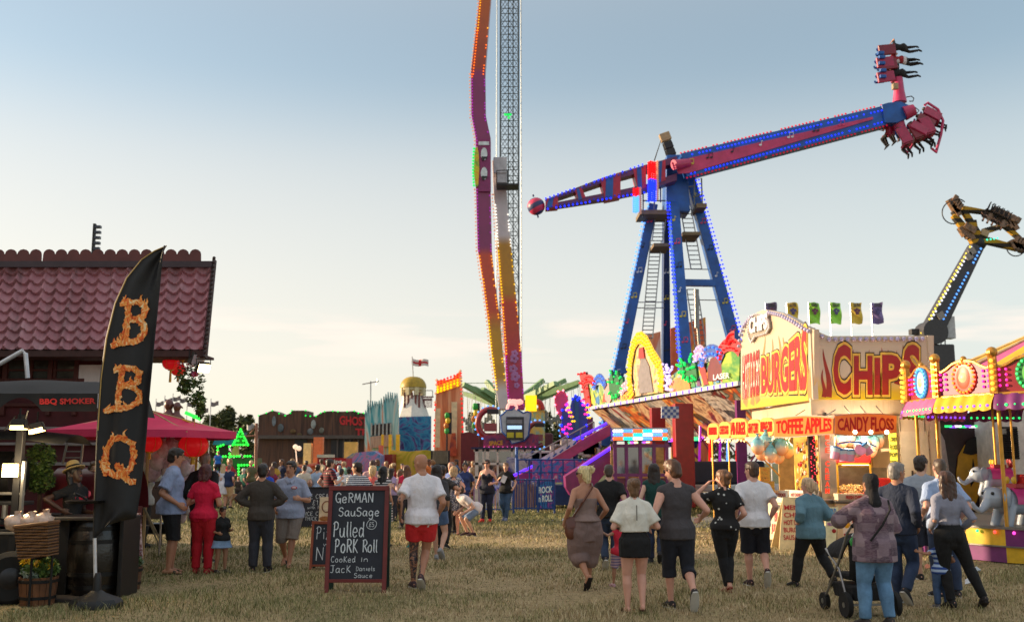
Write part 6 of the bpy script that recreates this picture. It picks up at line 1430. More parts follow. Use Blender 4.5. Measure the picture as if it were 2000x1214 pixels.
band(arcp(1232,768,14,16,180,0),.4,M('lilac_spray',(170,140,170),.4),lamp('ride_lilac',(240,200,190),1.2)); fpoly(arcp(1232,772,10,14,180,0)+[(1242,782),(1222,784)],.05,.06,'orange_disc',M('orange_art',(220,130,60),.4),base)
# yellow lit arch with a generic portrait panel
oa=[(1243,775),(1238,740),(1240,705),(1246,675),(1254,661),(1262,659),(1272,668),(1284,692),(1297,712),(1302,735),(1300,765)]
pa=fpoly(oa,.14,.14,'portrait_panel',blotch('portrait_art',[(30,28,30),(120,90,70),(210,180,150),(200,170,40),(120,110,130)],1.3,2.2,.4,(1,1,.7)),base)
band(oa,.5,M('arch_yellow',(200,160,20),.4),YELL,.2,'bulb_arch',3)
fpoly([(1255,735),(1260,700),(1268,698),(1276,715),(1284,765),(1258,768)],.18,.05,'painted_figure',M('fig_grey',(120,112,116),.5),pa); fpoly([(1256,700),(1257,680),(1265,678),(1268,700)],.2,.05,'painted_hat',REDL,pa)
for x0,k in ((1302,0),(1312,1)): 
    g=MB()
    for i in range(26): g.ball(fb(x0+rnd.uniform(-7,10),745+rnd.uniform(-34,16))+fn*.15,.05,6,4)
    g.build('bulb_spray',lamp('ride_lav',(200,180,255),1.0),base)
fpoly(arcp(1332,758,19,22,180,0)+[(1350,764),(1314,769)],.06,.06,'orange_disc',M('orange_art',(220,130,60)),base)
cut([(1328,712),(1335,700),(1340,728),(1344,708),(1352,720),(1358,690),(1363,716),(1366,742),(1352,746),(1340,740),(1332,728)],M('leaf_green',(10,100,50)),GRNL,.24,.08,3)
band(arcp(1372,700,8,16,200,-20),.4,M('lilac_spray',(170,140,170)),lamp('ride_lav',(200,180,255),1.0)); 
fpoly([(1366,715),(1374,705),(1380,720),(1386,750),(1378,752)],.05,.06,'red_tongue',M('tongue_red',(150,40,40),.4),base)
fpoly([(1386,745),(1384,720),(1390,700),(1402,693),(1412,700),(1414,730),(1412,742)],.04,.06,'maroon_disc',M('maroon_art',(110,34,40),.4),base)
band(arcp(1396,712,21,28,185,20),.42,M('arch_blue',(30,70,150)),lamp('ride_sky',(60,120,255),1.5)); band(arcp(1432,700,22,28,180,30),.42,M('arch_red',(170,30,36)),REDLT); band(arcp(1440,672,12,14,180,90),.4,M('arch_red',(170,30,36)),REDLT)
fpoly(arcp(1436,715,24,34,180,60)+[(1446,744),(1414,748)],.05,.06,'green_art',blotch('green_art',[(20,80,30),(60,130,40),(190,200,60)],.9,1,.4),base)
rq=random.Random(12)
for i in range(26):
    px=1160+i*11+rq.uniform(-3,3); yb_l=796-(px-1152)*.168-6; hh_=rq.uniform(8,26); ww=rq.uniform(3,7)
    fpoly([(px-ww,yb_l),(px+ww,yb_l-1),(px+ww*rq.uniform(-.2,.8),yb_l-hh_),(px-ww*.6,yb_l-hh_*.8)],.03+.004*(i%3),.02,'painted_shape',M('art_%d'%(i%7),((214,190,60),(40,110,170),(190,60,40),(230,224,210),(60,140,70),(110,50,110),(230,130,60))[i%7],.45),base)
g=MB()
for i in range(24): p=fb(1156+i*12.2,800-i*2.03)+fn*.1; g.tube([p,p+Vector((0,0,.12))],.03,5)
g.build('lip_lamp',lamp('lip_violet',(120,90,230),1.0),rf_)
o=fb(1400,742)+fn*.12; text('LASER',o,fb(1432,738)-fb(1400,742),fb(1400,731)-fb(1400,742),M('note_2',(210,214,224)),base,bold=.02)
text('ROCK',fb(1218,783)+fn*.12,fb(1241,779)-fb(1218,783),fb(1218,772)-fb(1218,783),OUT,base); 
# soffit: sloping painted ceiling panels from the lip inwards and down
lo0,lo1=fb(1153,797),fb(1444,750); inn=-fn*1.75+Vector((0,0,-1.5))
g=MB(); n=9
for i in range(n):
    a,b=lo0.lerp(lo1,i/n),lo0.lerp(lo1,(i+.97)/n); g.m=i%3; g.prism([a,b,b+inn,a+inn],(0,0,.06))
SOF=[blotch('soffit_%d'%i,c,.9,2.2,.35,(1,1,.6),4) for i,c in enumerate(([(30,24,24),(150,110,90),(226,190,150),(150,50,40),(40,50,80)],[(20,20,26),(110,110,116),(214,200,190),(60,40,40),(190,40,36)],[(70,30,26),(230,180,100),(206,90,40),(40,80,70),(220,206,190)]))]
g.build('soffit',SOF,rf_)
g=MB(); a,b=lo0+inn,lo1+inn
for q,m in ((0,lamp('strip_green',(40,220,120),1.5)),(1,lamp('strip_purple',(160,50,230),1.5)),(2,lamp('strip_white',(240,210,170),1.2))):
    h=MB(); N_=30
    for i in range(q,N_,3): h.bar(a.lerp(b,i/N_),a.lerp(b,(i+.8)/N_),.14,.14)
    h.build('light_strip',m,rf_)
# inner deck, back wall, columns
dk0,dk1=lo0+inn,lo1+inn
def shift(p,k,z): q=p-fn*k; return Vector((q.x,q.y,z))
g=MB(); g.prism([shift(dk0,-1.2,.55),shift(dk1,-1.2,.55),shift(dk1,8,.55),shift(dk0,8,.55)],(0,0,.12)); g.build('deck',M('checker_plate',(120,116,112)),rf_)
g=MB(); g.prism([shift(dk0,8,.3),shift(dk1,8,.3),shift(dk1,8,4.2),shift(dk0,8,4.2)],fn*.1); g.build('back_scene',blotch('back_scene',[(20,16,24),(50,26,60),(110,40,90),(30,30,60)],.6,2,.5),rf_)
g=MB(); g.prism([shift(dk0,-.1,3.2),shift(dk1,-.1,3.2),shift(dk1,7.2,3.9),shift(dk0,7.2,3.9)],(0,0,.1)); g.build('roof_deck',RDARK,rf_)
RC_=M('column_red',(150,22,26),.4)
g=MB(); 
for px,w_,Y in ((1337,.62,33.5),(1287,.5,36)): p=at(px,950,Y); g.box((p.x,Y,1.9),(w_,w_,3.4))
g.build('column',RC_,rf_,bevel=.03)
g=MB()
for px in (1148,1443): p=at(px,900,44 if px<1300 else 31.5); g.box((p.x+.1,p.y,1.8),(.28,.28,3.6))
g.build('front_post',M('post_purple',(110,30,100),.4),rf_)
for i,(px,m) in enumerate(((1365,PURPL),(1385,REDLT),(1405,PURPL),(1420,CYANL),(1438,REDLT))):
    g=MB(); p=at(px,930,36.5); g.tube([p,Vector((p.x+.1,p.y,3.0))],.045,6); g.build('neon_tube',m,rf_)
# truss lattice seen through the stall
g=MB(); r=random.Random(8)
for i in range(16): a=at(1362+i*7,860+r.uniform(-5,60),37.0); g.bar(a,a+Vector((r.choice((-.7,.7)),0,r.uniform(.6,1.2))),.05,.05)
g.build('coloured_struts',M('strut_magenta',(140,40,90),.4),rf_)
g=MB(); p=at(1405,930,35.5); g.box((p.x,35.5,1.3),(3.0,1.0,.8)); g.build('ride_car_bank',M('car_blue_dark',(26,36,60),.4),rf_,bevel=.08)
# pay booth with LED header
bt=thing('pay_booth',(at(1250,960,32).x,33,0),'purple framed pay booth with bulb studded header','booth'); yb_=32.0; V_=lambda px,py,dy=0: at(px,py,yb_+dy)
FRM=M('booth_purple',(110,34,100),.4)
a,b=V_(1200,985),V_(1305,866); xm=(a.x+b.x)/2
g=MB()
for px in (1202,1224,1251,1278,1303): p=V_(px,920); g.box((p.x,yb_,(b.z+.2)/2+.1),(.1,.12,b.z-.1))
for py in (870,927,975): p=V_(1250,py); g.box((xm,yb_-.005,p.z),(b.x-a.x+.08,.1,.1))
g.build('frame',FRM,bt); 
g=MB(); g.box((xm,yb_+1.0,b.z/2),(b.x-a.x,.08,b.z)); g.box((xm,yb_+.5,.3),(b.x-a.x,1.0,.6)); g.build('back',blotch('booth_inside',[(60,34,24),(180,140,80),(220,180,110),(90,40,40)],2,1,.5),bt)
g=MB()
for x0_,x1_ in ((1204,1223),(1226,1250),(1253,1277)): p0_,p1_=V_(x0_,926),V_(x1_,872); g.box(((p0_.x+p1_.x)/2,yb_+.03,(p0_.z+p1_.z)/2),(p1_.x-p0_.x,.015,p1_.z-p0_.z))
g.build('window_pane',glass('booth_glass',(120,110,105),.75),bt); g=MB(); g.box((xm,yb_+.02,.62),(b.x-a.x,.06,1.1)); g.build('lower_panel',M('booth_lower',(96,28,60),.4),bt)
p0_,p1_=V_(1196,861),V_(1308,835); g=MB(); g.box(((p0_.x+p1_.x)/2,yb_+.1,(p0_.z+p1_.z)/2),(p1_.x-p0_.x,.6,p1_.z-p0_.z)); hd_=g.build('header',M('mirror_steel',(150,150,158),.15,.9),bt,bevel=.02)
for k,m in enumerate((lamp('hd_white',(240,235,225),1.6),CYANL,lamp('hd_orange',(255,90,40),2),lamp('hd_teal',(30,210,190),2))):
    g=MB()
    for i in range(22):
        for j in range(3):
            if (i//4+j)%4==k: g.ball(V_(1200+i*4.8,841+j*7.5,-.22),.055,6,4)
    g.build('bulb_row',m,hd_)
g=MB(); p=V_(1315,808); g.prism([V_(1292,816,.3),V_(1326,816,.3),V_(1326,793,.3),V_(1292,793,.3)],(0,.1,0)); fl_=g.build('chequer_flag_panel',M('chequer_white',(200,204,214),.4),bt)
g=MB()
for i in range(6):
    for j in range(4):
        if (i+j)%2: x0_,y0_=1292+i*5.67,793+j*5.75; g.prism([V_(x0_,y0_,.295),V_(x0_,y0_+5.75,.295),V_(x0_+5.67,y0_+5.75,.295),V_(x0_+5.67,y0_,.295)],(0,-.008,0))
g.build('chequer',M('chequer_blue',(70,90,150),.4),fl_)
# ramps and fence
def ramp_thing(label,pts,Y,th,mat,boards=()):
    A=at(*pts[0],Y); t=thing('ride_ramp',(A.x,Y,0),label,'ramp'); g=MB(); g.prism([at(*p,Y) for p in pts],(0,th,0)); g.build('side_panel',mat,t,bevel=.01); return t
PPK=M('ramp_pink',(170,40,100),.4,coat=.2); 
t=ramp_thing('pink entrance ramp with arrow boards and violet tube lights',[(1003,932),(1060,905),(1130,862),(1192,828),(1192,850),(1135,882),(1065,925),(1010,945)],37.0,1.2,PPK)
g=MB(); g.prism([at(*p,36.98) for p in ((1057,894),(1124,856),(1126,866),(1060,906))],(0,-.03,0)); ab_=g.build('arrow_board',M('arrow_white',(214,206,214),.4),t)
g=MB()
for i in range(5):
    x,y=1066+i*13,895-i*7.6; g.prism([at(x,y+3,36.94),at(x+7,y-4,36.94),at(x+9,y-2,36.94),at(x+3,y+4,36.94)],(0,-.01,0))
g.build('arrow',NAVY,ab_)
g=MB(); g.tube([at(1003,928,36.9),at(1060,900,36.9)],.05,6); g.tube([at(1125,857,36.9),at(1185,826,36.9)],.05,6); g.build('light_tube',lamp('violet',(90,40,255),1.6),t)
g=MB()
for i in range(6): g.tube([at(1030+i*26,915-i*14,36.6),at(1030+i*26,893-i*14,36.6)],.025,5)
g.tube([at(1030,893,36.6),at(1160,823,36.6)],.025,5); g.build('handrail',STEEL,t)
t2=ramp_thing('purple side ramp beside the pay booth',[(1104,930),(1200,868),(1200,905),(1150,960),(1115,968),(1106,952)],33.5,1.5,M('ramp_purple',(130,34,96),.4,coat=.2))
g=MB(); g.tube([at(1130,915,33.4),at(1198,871,33.4)],.05,6); g.build('light_tube',lamp('violet',(90,40,255),1.6),t2)
pl=thing('loading_platform',(at(1100,980,36).x,37,0),'blue edged loading platform with railings behind the fence','platform')
g=MB(); a,b=at(1010,985,36.2),at(1195,955,36.2); g.box(((a.x+b.x)/2,37.2,.5),(b.x-a.x,2,.7)); g.build('deck',M('platform_blue',(28,58,110),.5),pl); g=MB()
for i in range(9): p=at(1012+i*22,960,36.1); g.tube([(p.x,36.1,.8),(p.x,36.1,1.75)],.03,5)
g.tube([(a.x,36.1,1.75),(b.x,36.1,1.75)],.03,5); g.tube([(a.x,36.1,1.3),(b.x,36.1,1.3)],.025,5); g.build('railing',M('rail_blue2',(30,70,140),.4),pl)
g=MB(); p=at(1095,915,36); g.box((p.x,36.4,1.35),(2.0,.1,.8)); g.build('art_panel',blotch('neon_art',[(20,30,80),(40,120,200),(210,40,130),(230,230,240)],1.6,3,.4),pl)
g=MB(); 
for i in range(14): g.box(at(1010+i*12,905-i*3+rnd.uniform(-10,10),41),(rnd.uniform(.3,.9),.4,rnd.uniform(.3,.8)))
g.build('car_bank',[blotch('cars',[(140,20,40),(40,60,140),(200,190,190),(30,24,30),(220,150,40)],1.1,1,.4)],pl,bevel=.05)
fnc=thing('crowd_barrier',(at(1045,998,33.5).x,33.5,0),'blue crowd barrier with art panels in front of the ramp','fence'); yf_=33.5; G_=lambda px,py: at(px,py,yf_)
g=MB()
for px in list(range(1004,1084,5)): a=G_(px,993); g.tube([(a.x,yf_,.1),(a.x,yf_,G_(px,936).z)],.014,4)
for py in (936,992): g.tube([G_(1003,py),G_(1084,py)],.025,6)
for px in (1003,1028,1051,1083): a=G_(px,995); g.tube([(a.x,yf_,0),(a.x,yf_,G_(px,934).z)],.035,6)
g.build('rail',M('rail_blue2',(30,70,140)),fnc,50)
g=MB(); g.prism([G_(1006,990)+Vector((0,.08,0)),G_(1046,990)+Vector((0,.08,0)),G_(1046,945)+Vector((0,.08,0)),G_(1006,945)+Vector((0,.08,0))],(0,.03,0)); g.build('wood_art_panel',blotch('plank_art',[(96,70,66),(150,110,100),(190,150,140),(80,60,80)],1.6,1.2,.5,(3,1,.4)),fnc)
g=MB(); g.prism([G_(1049,992),G_(1082,992),G_(1082,938),G_(1049,938)],(0,.03,0)); pp=g.build('logo_panel',blotch('splash_art',[(16,50,110),(40,130,200),(20,70,150),(190,60,160),(60,160,220)],2.2,3,.4),fnc)
for tx,y0_,y1_ in (('ROCK',963,950),('n ROLL',980,967)): o=G_(1052,y0_)-Vector((0,.01,0)); text(tx,o,G_(1079,y0_-2)-G_(1052,y0_),G_(1052,y1_)-G_(1052,y0_),M('neon_white',(220,236,248),.4),pp,bold=.03)
br_=thing('crowd_barrier',(at(985,1000,33.5).x,33.6,0),'plain steel crowd barrier left of the blue art panels','fence'); g=MB()
for px in range(945,1003,5): a=at(px,992,33.6); g.tube([(a.x,33.6,.12),(a.x,33.6,1.05)],.012,4)
for z in (.12,1.08): g.tube([(at(942,992,33.6).x,33.6,z),(at(1002,992,33.6).x,33.6,z)],.022,6)
g.build('rail',M('rail_blue2',(30,70,140)),br_,50)
# heart and hand lit sign on a post
hs=thing('lit_sign',(at(1122,940,38).x,38,0),'tall bulb covered hand and heart sign on a blue post','sign'); E_=lambda px,py,dy=0: at(px,py,38+dy)
g=MB(); g.tube([Vector((E_(1124,900).x,38,0)),E_(1124,855)],.1,8); g.build('post',NAVY,hs,50)
def lit(pts,mat,bm,nm,step=.2,r=.05,dy=0):
    g=MB(); g.prism([E_(*p,dy) for p in pts],(0,.15,0)); o=g.build(nm,mat,hs); g=MB(); n=len(pts)
    for i in range(n): g.row(E_(*pts[i],dy-.08),E_(*pts[(i+1)%n],dy-.08),step,r)
    g.build('bulb_row',bm,o); return o
lit([(1084,790),(1083,775),(1090,764),(1100,762),(1108,770),(1110,785),(1106,800),(1096,815),(1088,805)],M('heart_pink',(190,60,110),.4),lamp('pinkwhite',(255,150,170),1.6),'heart')
lit([(1096,830),(1098,800),(1106,790),(1112,800),(1118,778),(1124,772),(1128,780),(1132,776),(1138,788),(1148,790),(1150,810),(1146,830),(1150,845),(1138,856),(1122,858),(1108,852),(1100,842)],M('hand_blue',(34,60,130),.4),BLUEL,'hand',.24,.055,-.05)
for (x0,y0,x1,y1),m in (((1105,790,1112,812),lamp('mag2',(235,40,140),2)),((1108,796,1118,822),YELL),((1136,782,1142,808),lamp('mag2',(235,40,140),2)),((1146,795,1148,815),YELL),((1098,838,1110,828),lamp('mag2',(235,40,140),2)),((1104,846,1112,836),lamp('mag2',(235,40,140),2))):
    g=MB(); 
    for q in range(2): g.row(E_(x0+4*q,y0,-.2),E_(x1+4*q,y1,-.2),.15,.05)
    g.build('bulb_row',m,hs)
g=MB(); g.prism([E_(*p,-.1) for p in ((1122,772),(1130,772),(1131,850),(1124,850))],(0,.1,0)); g.build('guitar_neck',M('teal_dark',(24,80,120),.4),hs)
# ------------------------------------------------------------- tall boom ride
Yb=56.0
bm=thing('boom_ride',(at(985,900,Yb).x,Yb,0),'towering double boom ride painted from purple through orange to yellow','ride')
def zramp(name,stops,z0,z1):
    def f():
        m,N,L,P=bsdf(name); tc=N.new('ShaderNodeTexCoord'); s=N.new('ShaderNodeSeparateXYZ'); L.new(tc.outputs['Object'],s.inputs[0])
        mr=N.new('ShaderNodeMapRange'); mr.inputs[1].default_value=z0; mr.inputs[2].default_value=z1; L.new(s.outputs['Z'],mr.inputs[0])
        c=ramp(N,L,mr.outputs[0],[(p,lin(q)) for p,q in stops]); n=noise(N,L,tc.outputs['Object'],1.5,5,.6); L.new(mixc(N,L,ramp(N,L,n,[(.45,(0,0,0)),(.75,(.25,.25,.25))]),c,lin((70,40,50))),P.inputs['Base Color']); P.inputs['Roughness'].default_value=.4; P.inputs['Coat Weight'].default_value=.2; return m
    return MS(name,f)
Z_=lambda y: at(960,y,Yb).z
zlo,zhi=Z_(800),Z_(-60); fr=lambda y:(Z_(y)-zlo)/(zhi-zlo)
PURP=(132,40,96); ORA=(196,70,40); YLW=(190,140,14); WH=(206,200,202)
mA=zramp('boom_a',[(fr(790),WH),(fr(765),WH),(fr(740),YLW),(fr(650),YLW),(fr(610),ORA),(fr(505),ORA),(fr(490),PURP),(fr(155),PURP),(fr(145),(150,60,40)),(fr(20),(180,90,30))][:10],zlo,zhi)
mB=zramp('boom_b',[(fr(800),(190,30,120)),(fr(720),(196,40,90)),(fr(640),ORA),(fr(590),ORA),(fr(570),YLW),(fr(475),YLW),(fr(458),WH),(fr(320),WH)],zlo,zhi)
bA=[(952,-140,24),(948,0,21),(943,55,22),(934,145,26),(935,230,26),(944,275,27),(944,370,26),(947,490,25),(954,545,22),(964,620,22),(972,700,20),(984,800,17)]
bB=[(972,318,20),(977,380,24),(982,450,25),(988,520,26),(995,600,27),(1002,690,29),(1008,800,30)]
def boom(pts,dy,dep,mat,name):
    g=MB(); rings=[]
    for i,(x,y,w) in enumerate(pts):
        p=at(x,y,Yb+dy); hw=w*Yb/F/2*1.12; rings+= [p+Vector((-hw,-dep/2,0)),p+Vector((hw,-dep/2,0)),p+Vector((hw,dep/2,0)),p+Vector((-hw,dep/2,0))]
    n=len(pts); fs=[(i*4+j,(i+1)*4+j,(i+1)*4+(j+1)%4,i*4+(j+1)%4) for i in range(n-1) for j in range(4)]+[(0,1,2,3),tuple((n-1)*4+j for j in (3,2,1,0))]
    g.add(rings,fs); o=g.build(name,mat,bm,bevel=.04,recalc=True)
    def seg(y0,y1,side,m,off,r=.05,step=.17,skip=0):
        g=MB()
        for i in range(n-1):
            (xa,ya,wa),(xb,yb,wb)=pts[i],pts[i+1]
            if yb<y0 or ya>y1: continue
            f0=max(0,(y0-ya)/(yb-ya)); f1=min(1,(y1-ya)/(yb-ya))
            pa=at(xa+(xb-xa)*f0+side*(wa*.56+off),ya+(yb-ya)*f0,Yb+dy-dep/2-.06); pb=at(xa+(xb-xa)*f1+side*(wa*.56+off),ya+(yb-ya)*f1,Yb+dy-dep/2-.06); g.row(pa,pb,step,r,skip)
        if g.v: g.build('bulb_row',m,o)
    return o,seg
oA,sA=boom(bA,-.5,1.0,mA,'boom'); oB,sB=boom(bB,.7,1.0,mB,'boom')
for y0,y1,m in ((-100,60,AMB),(60,150,lamp('ride_orange',(255,110,20),1.5)),(150,330,PURPL),(350,490,PURPL),(500,620,AMB),(620,760,YELL)): sA(y0,y1,-1,m,-2.5); sA(y0,y1,1,m,-2.5,skip=.55)
sA(-100,320,-1,WARMW,2.2,.06,.2); sA(370,760,-1,WARMW,2.2,.06,.2)
for y0,y1,m in ((400,480,lamp('ride_white',(255,250,235),1.5)),(490,590,YELL),(590,690,AMB),(690,790,PURPL)): sB(y0,y1,-1,m,-2.5); sB(y0,y1,1,m,-1,skip=.5)
sB(380,790,-1,WARMW,2.4,.06,.2)
for i,(px,py,s_) in enumerate(((1004,700,.3),(1002,720,.3),(1006,735,.34),(1009,752,.2),(1005,690,.25))): 
    g=MB(); p=at(px,py,Yb+.1); 
    for j in range(5): q=2*math.pi*j/5; g.ball(p+Vector((s_*.5*math.cos(q),0,s_*.5*math.sin(q))),s_*.38,7,4,(1,.15,1))
    g.build('painted_flower',M('flower_lilac',(190,130,190),.5),oB)
g=MB(); g.prism([at(x,y,Yb-1.02) for x,y in ((933,272),(958,272),(959,375),(934,375))],(0,-.15,0)); jb=g.build('joint_plate',M('joint_plum',(130,36,96),.4),bm)
for y in (301,339):
    g=MB(); g.lathe([(.02,0),(.24,0),(.25,.03)],at(945.5,y,Yb-1.2),18,Matrix.Rotation(math.pi/2,3,'X'),.75,1.5); g.build('oval_port',M('port_white',(206,214,220),.5),jb)
    g=MB(); g.box(at(946,y+7,Yb-1.24),(.3,.06,.12)); g.box(at(944,y+9,Yb-1.24),(.12,.07,.2)); g.build('port_gear',RDARK,jb)
g=MB(); g.box(at(945,280,Yb-1.2),(.6,.04,.2)); g.build('name_plate',M('port_white',(206,214,220)),jb)
g=MB(); g.box(at(977,328,Yb+.3),(.78,1.2,.95)); g.box(at(980,350,Yb+.3),(.6,1.0,.7)); g.build('motor_house',M('motor_white',(190,190,194),.5,var=.2),bm,bevel=.03)
g=MB(); a=at(970,366,Yb-.3); b=at(1012,364,Yb-.3); g.box((a+b)/2,((b-a).length,1.2,.08)); g.tube([a,a+Vector((0,0,1.0)),b+Vector((0,0,1.0)),b],.03,5); g.tube([(a+b)/2,(a+b)/2+Vector((0,0,1.0))],.03,5); g.build('service_platform',RDARK,bm)
g=MB(); g.prism([at(x,y,Yb-1.3) for x,y in ((928,290),(932,286),(935,300),(936,330),(934,362),(929,366),(925,335))],(0,.1,0)); rs=g.build('round_badge',blotch('badge_art',[(30,150,60),(230,190,30),(220,80,30)],1.5,1,.4),bm)
g=MB(); 
for y in range(290,366,6): g.bulb(at(926+2*math.sin((y-290)/76*3.1)*-1,y,Yb-1.4),.09)
g.build('bulb_row',GRNL,rs)
# base of the boom ride
g=MB(); p=at(990,905,Yb); g.box((p.x,Yb,1.6),(5.0,4.0,3.2)); g.build('base_block',M('base_maroon',(86,26,40),.5),bm,bevel=.1)
g=MB(); p=at(953,-150,Yb); g.ball(p+Vector((0,-.5,.6)),.8,12,8,(1.2,.8,1)); g.build('gondola',REDL,bm,60)
# ------------------------------------------------------------- lattice drop tower
Yt=92.0; xa,xb=at(977,400,Yt).x,at(1013,400,Yt).x; tw=thing('lattice_tower',((xa+xb)/2,Yt,0),'grey lattice drop tower standing behind the booms','tower'); zt=at(990,-260,Yt).z
TWM=M('tower_steel',(78,82,82),.45,.4,var=.25); dpt=1.7
g=MB()
for x in (xa,xb):
    for y in (Yt-dpt/2,Yt+dpt/2): g.box((x,y,zt/2),(.13,.13,zt))
g.box(((xa+xb)/2-.1,Yt-.3,zt/2),(.1,.1,zt)); g.box(((xa+xb)/2+.35,Yt-.3,zt/2),(.1,.1,zt)); g.build('mast_leg',TWM,tw)
g=MB(); stp=1.35; n=int(zt/stp)
for i in range(n):
    z=i*stp
    for y in (Yt-dpt/2,Yt+dpt/2):
        g.bar((xa,y,z),(xb,y,z),.06,.06)
        xm=(xa+xb)/2
        g.bar((xa,y,z),(xm,y,z+stp),.05,.05); g.bar((xm,y,z+stp),(xb,y,z),.05,.05); g.bar((xa,y,z+stp),(xm,y,z),.04,.04); g.bar((xm,y,z),(xb,y,z+stp),.04,.04)
    for x in (xa,xb): g.bar((x,Yt-dpt/2,z),(x,Yt+dpt/2,z+stp),.05,.05)
g.build('lattice',TWM,tw)
g=MB(); 
for x in (xa-.35,xb+.25): g.tube([(x,Yt,0),(x,Yt,zt)],.05,6)
g.build('guide_rail',M('guide_white',(170,176,178),.4,.5),tw,50)
g=MB()
for dx,c in ((-5,0),(0,0),(5,0),(2,6)): g.ball(at(992+dx,224+c,Yt-1.2),.14,6,4)
g.build('green_lamp',GRNL,tw)
# ------------------------------------------------------------- wave swinger
Yw=96.0; hb_=at(993,792,Yw); ws=thing('chair_swing',(hb_.x,Yw,0),'green armed chair swing ride behind the booms','ride'); SWG=M('swing_green',(126,160,112),.5)
g=MB(); g.tube([(hb_.x,Yw,0),(hb_.x,Yw,hb_.z+.4)],.5,10); g.build('mast',M('swing_cream',(170,170,140),.5),ws,40)
tips=[(904,750),(906,768),(950,744),(942,760),(1061,742),(1104,742),(1131,746),(1128,752),(925,757),(1085,748)]
for i,(px,py) in enumerate(tips):
    g=MB(); dy=(-4,3,2,-3,2,3,-4,4,5,-5)[i]; T=at(px,py,Yw+dy); B=hb_+Vector(((T.x-hb_.x)*.15,dy*.2,.1)); g.tbar(B,T,.75,.7,.42,.4); g.build('arm',SWG,ws)
r=random.Random(3)
for px,py in tips:
    for k in range(4):
        T=at(px+(993-px)*.09*k,py+(790-py)*.09*k,Yw+r.uniform(-3,3)); e=T+Vector((r.uniform(-.4,.4),0,-3.4)); g=MB(); g.tube([T,e],.02,4,False); g.box(e+Vector((0,0,-.1)),(.4,.35,.14)); g.box(e+Vector((0,.15,.1)),(.4,.06,.42)); g.build('chain_seat',M('chain_grey',(130,130,126),.5),ws)
g=MB(); g.tube([at(904,748,Yw),at(993,747,Yw),at(1131,748,Yw)],.03,4); g.build('rim_cable',SWG,ws)
# ------------------------------------------------------------- arm ride at right
Yk=72.0; K_=lambda px,py,dy=0: at(px,py,Yk+dy); kr=thing('swing_arm_ride',(K_(1822,700).x,Yk,0),'dark tilted arm ride with striped rotor of seats against the sky','ride')
DGR=M('arm_charcoal',(58,56,60),.5,var=.2); WASP=stripes('wasp',(170,130,26),(44,38,30),1.6)
g=MB(); g.tbar(K_(1815,655),K_(1906,482),36*Yk/F,1.3,24*Yk/F,1.0,(0,1,0)); g.build('arm',DGR,kr,bevel=.06)
for off,m in ((-15,lamp('arm_yellow',(230,210,60),1.2)),(-11,lamp('arm_white',(210,215,235),1.3)),(13,CYANL)):
    g=MB(); k0=off; g.row(K_(1815+off*1.0,650,-.75),K_(1906+off*.75,484+off*.12,-.6),.3,.1); g.build('bulb_row',m,kr)
g=MB()
for px,py in ((1838,616),(1829,640),(1893,500),(1898,490)): g.box(K_(px,py,-.75),(.5,.1,.5),Matrix.Rotation(-.5,3,'Y'))
g.build('arm_hatch',M('hatch_grey',(140,134,130),.5),kr)
g=MB(); g.box((K_(1825,720).x,Yk,K_(1825,690).z/2),(2.2,2.2,K_(1825,660).z)); g.build('pylon',DGR,kr,bevel=.1)
g=MB(); g.lathe([(.1,-.9),(.9,-.9),(.9,.9),(.1,.9)],K_(1818,650,-.3),18,Matrix.Rotation(math.pi/2,3,'X')); g.box(K_(1787,648),(.7,.6,.4)); g.build('pivot',DGR,kr,40)
g=MB(); g.box(K_(1853,640),(.6,.8,1.6)); a=K_(1853,640)
for s_ in (-.5,.5): g.tube([K_(1835,636+s_*20),K_(1856,632+s_*24)],.06,5)
g.tube([K_(1838,658),K_(1838,682),K_(1846,682),K_(1846,655)],.05,5); g.build('motor_cage',M('motor_white',(190,190,194)),kr)
rotor=K_(1912,470)
g=MB()
for a,b,w in (((1905,474),(1862,420),15),((1914,466),(1880,408),13),((1862,420),(1875,412),14),((1918,468),(1985,485),14),((1922,452),(1962,440),12),((1962,440),(1995,470),10),((1880,408),(1925,415),11),((1905,474),(1900,430),14)): g.tbar(K_(*a,-.3),K_(*b,-.3),w*Yk/F,.5,w*.8*Yk/F,.4,(0,1,0))
g.build('rotor_arm',WASP,kr,bevel=.04)
g=MB(); g.ball(K_(1910,474),.62,12,8); g.build('rotor_hub',RDARK,kr,60)
g=MB(); g.box(K_(1923,455,-.5),(.55,.3,.5),Matrix.Rotation(.4,3,'Y')); g.build('counter_box',M('sandy_lamp',(166,140,104)),kr,bevel=.03)
def hoopp(c,r0,t0,t1): 
    return [K_(c[0]+r0*math.cos(R_(t0+(t1-t0)*i/12)),c[1]-r0*math.sin(R_(t0+(t1-t0)*i/12)),-.8) for i in range(13)]
g=MB(); g.tube(hoopp((1862,415),22,100,290),.045,5); g.tube(hoopp((1872,405),16,40,160),.045,5); g.tube(hoopp((1984,482),18,190,350),.045,5); g.tube(hoopp((1996,480),14,200,330),.045,5); g.build('guard_hoop',RDARK,kr,50)
g=MB()
for c,n,d in (((1858,398),4,(3.2,5.2)),((1935,420),6,(9,4.2)),((1880,452),3,(7,4)),((1978,478),4,(6,2))):
    for i in range(n):
        p=K_(c[0]+d[0]*i,c[1]+d[1]*i,-.4); g.box(p,(.38,.5,.75),Matrix.Rotation(-.5,3,'Y')); g.box(p+Vector((.2,-.3,.35)),(.34,.14,.5),Matrix.Rotation(.6,3,'Y')); 
g.build('seat_bank',blotch('seat_bank',[(36,30,28),(90,70,50),(150,110,80),(60,50,48)],1.4,1,.5),kr,bevel=.03)
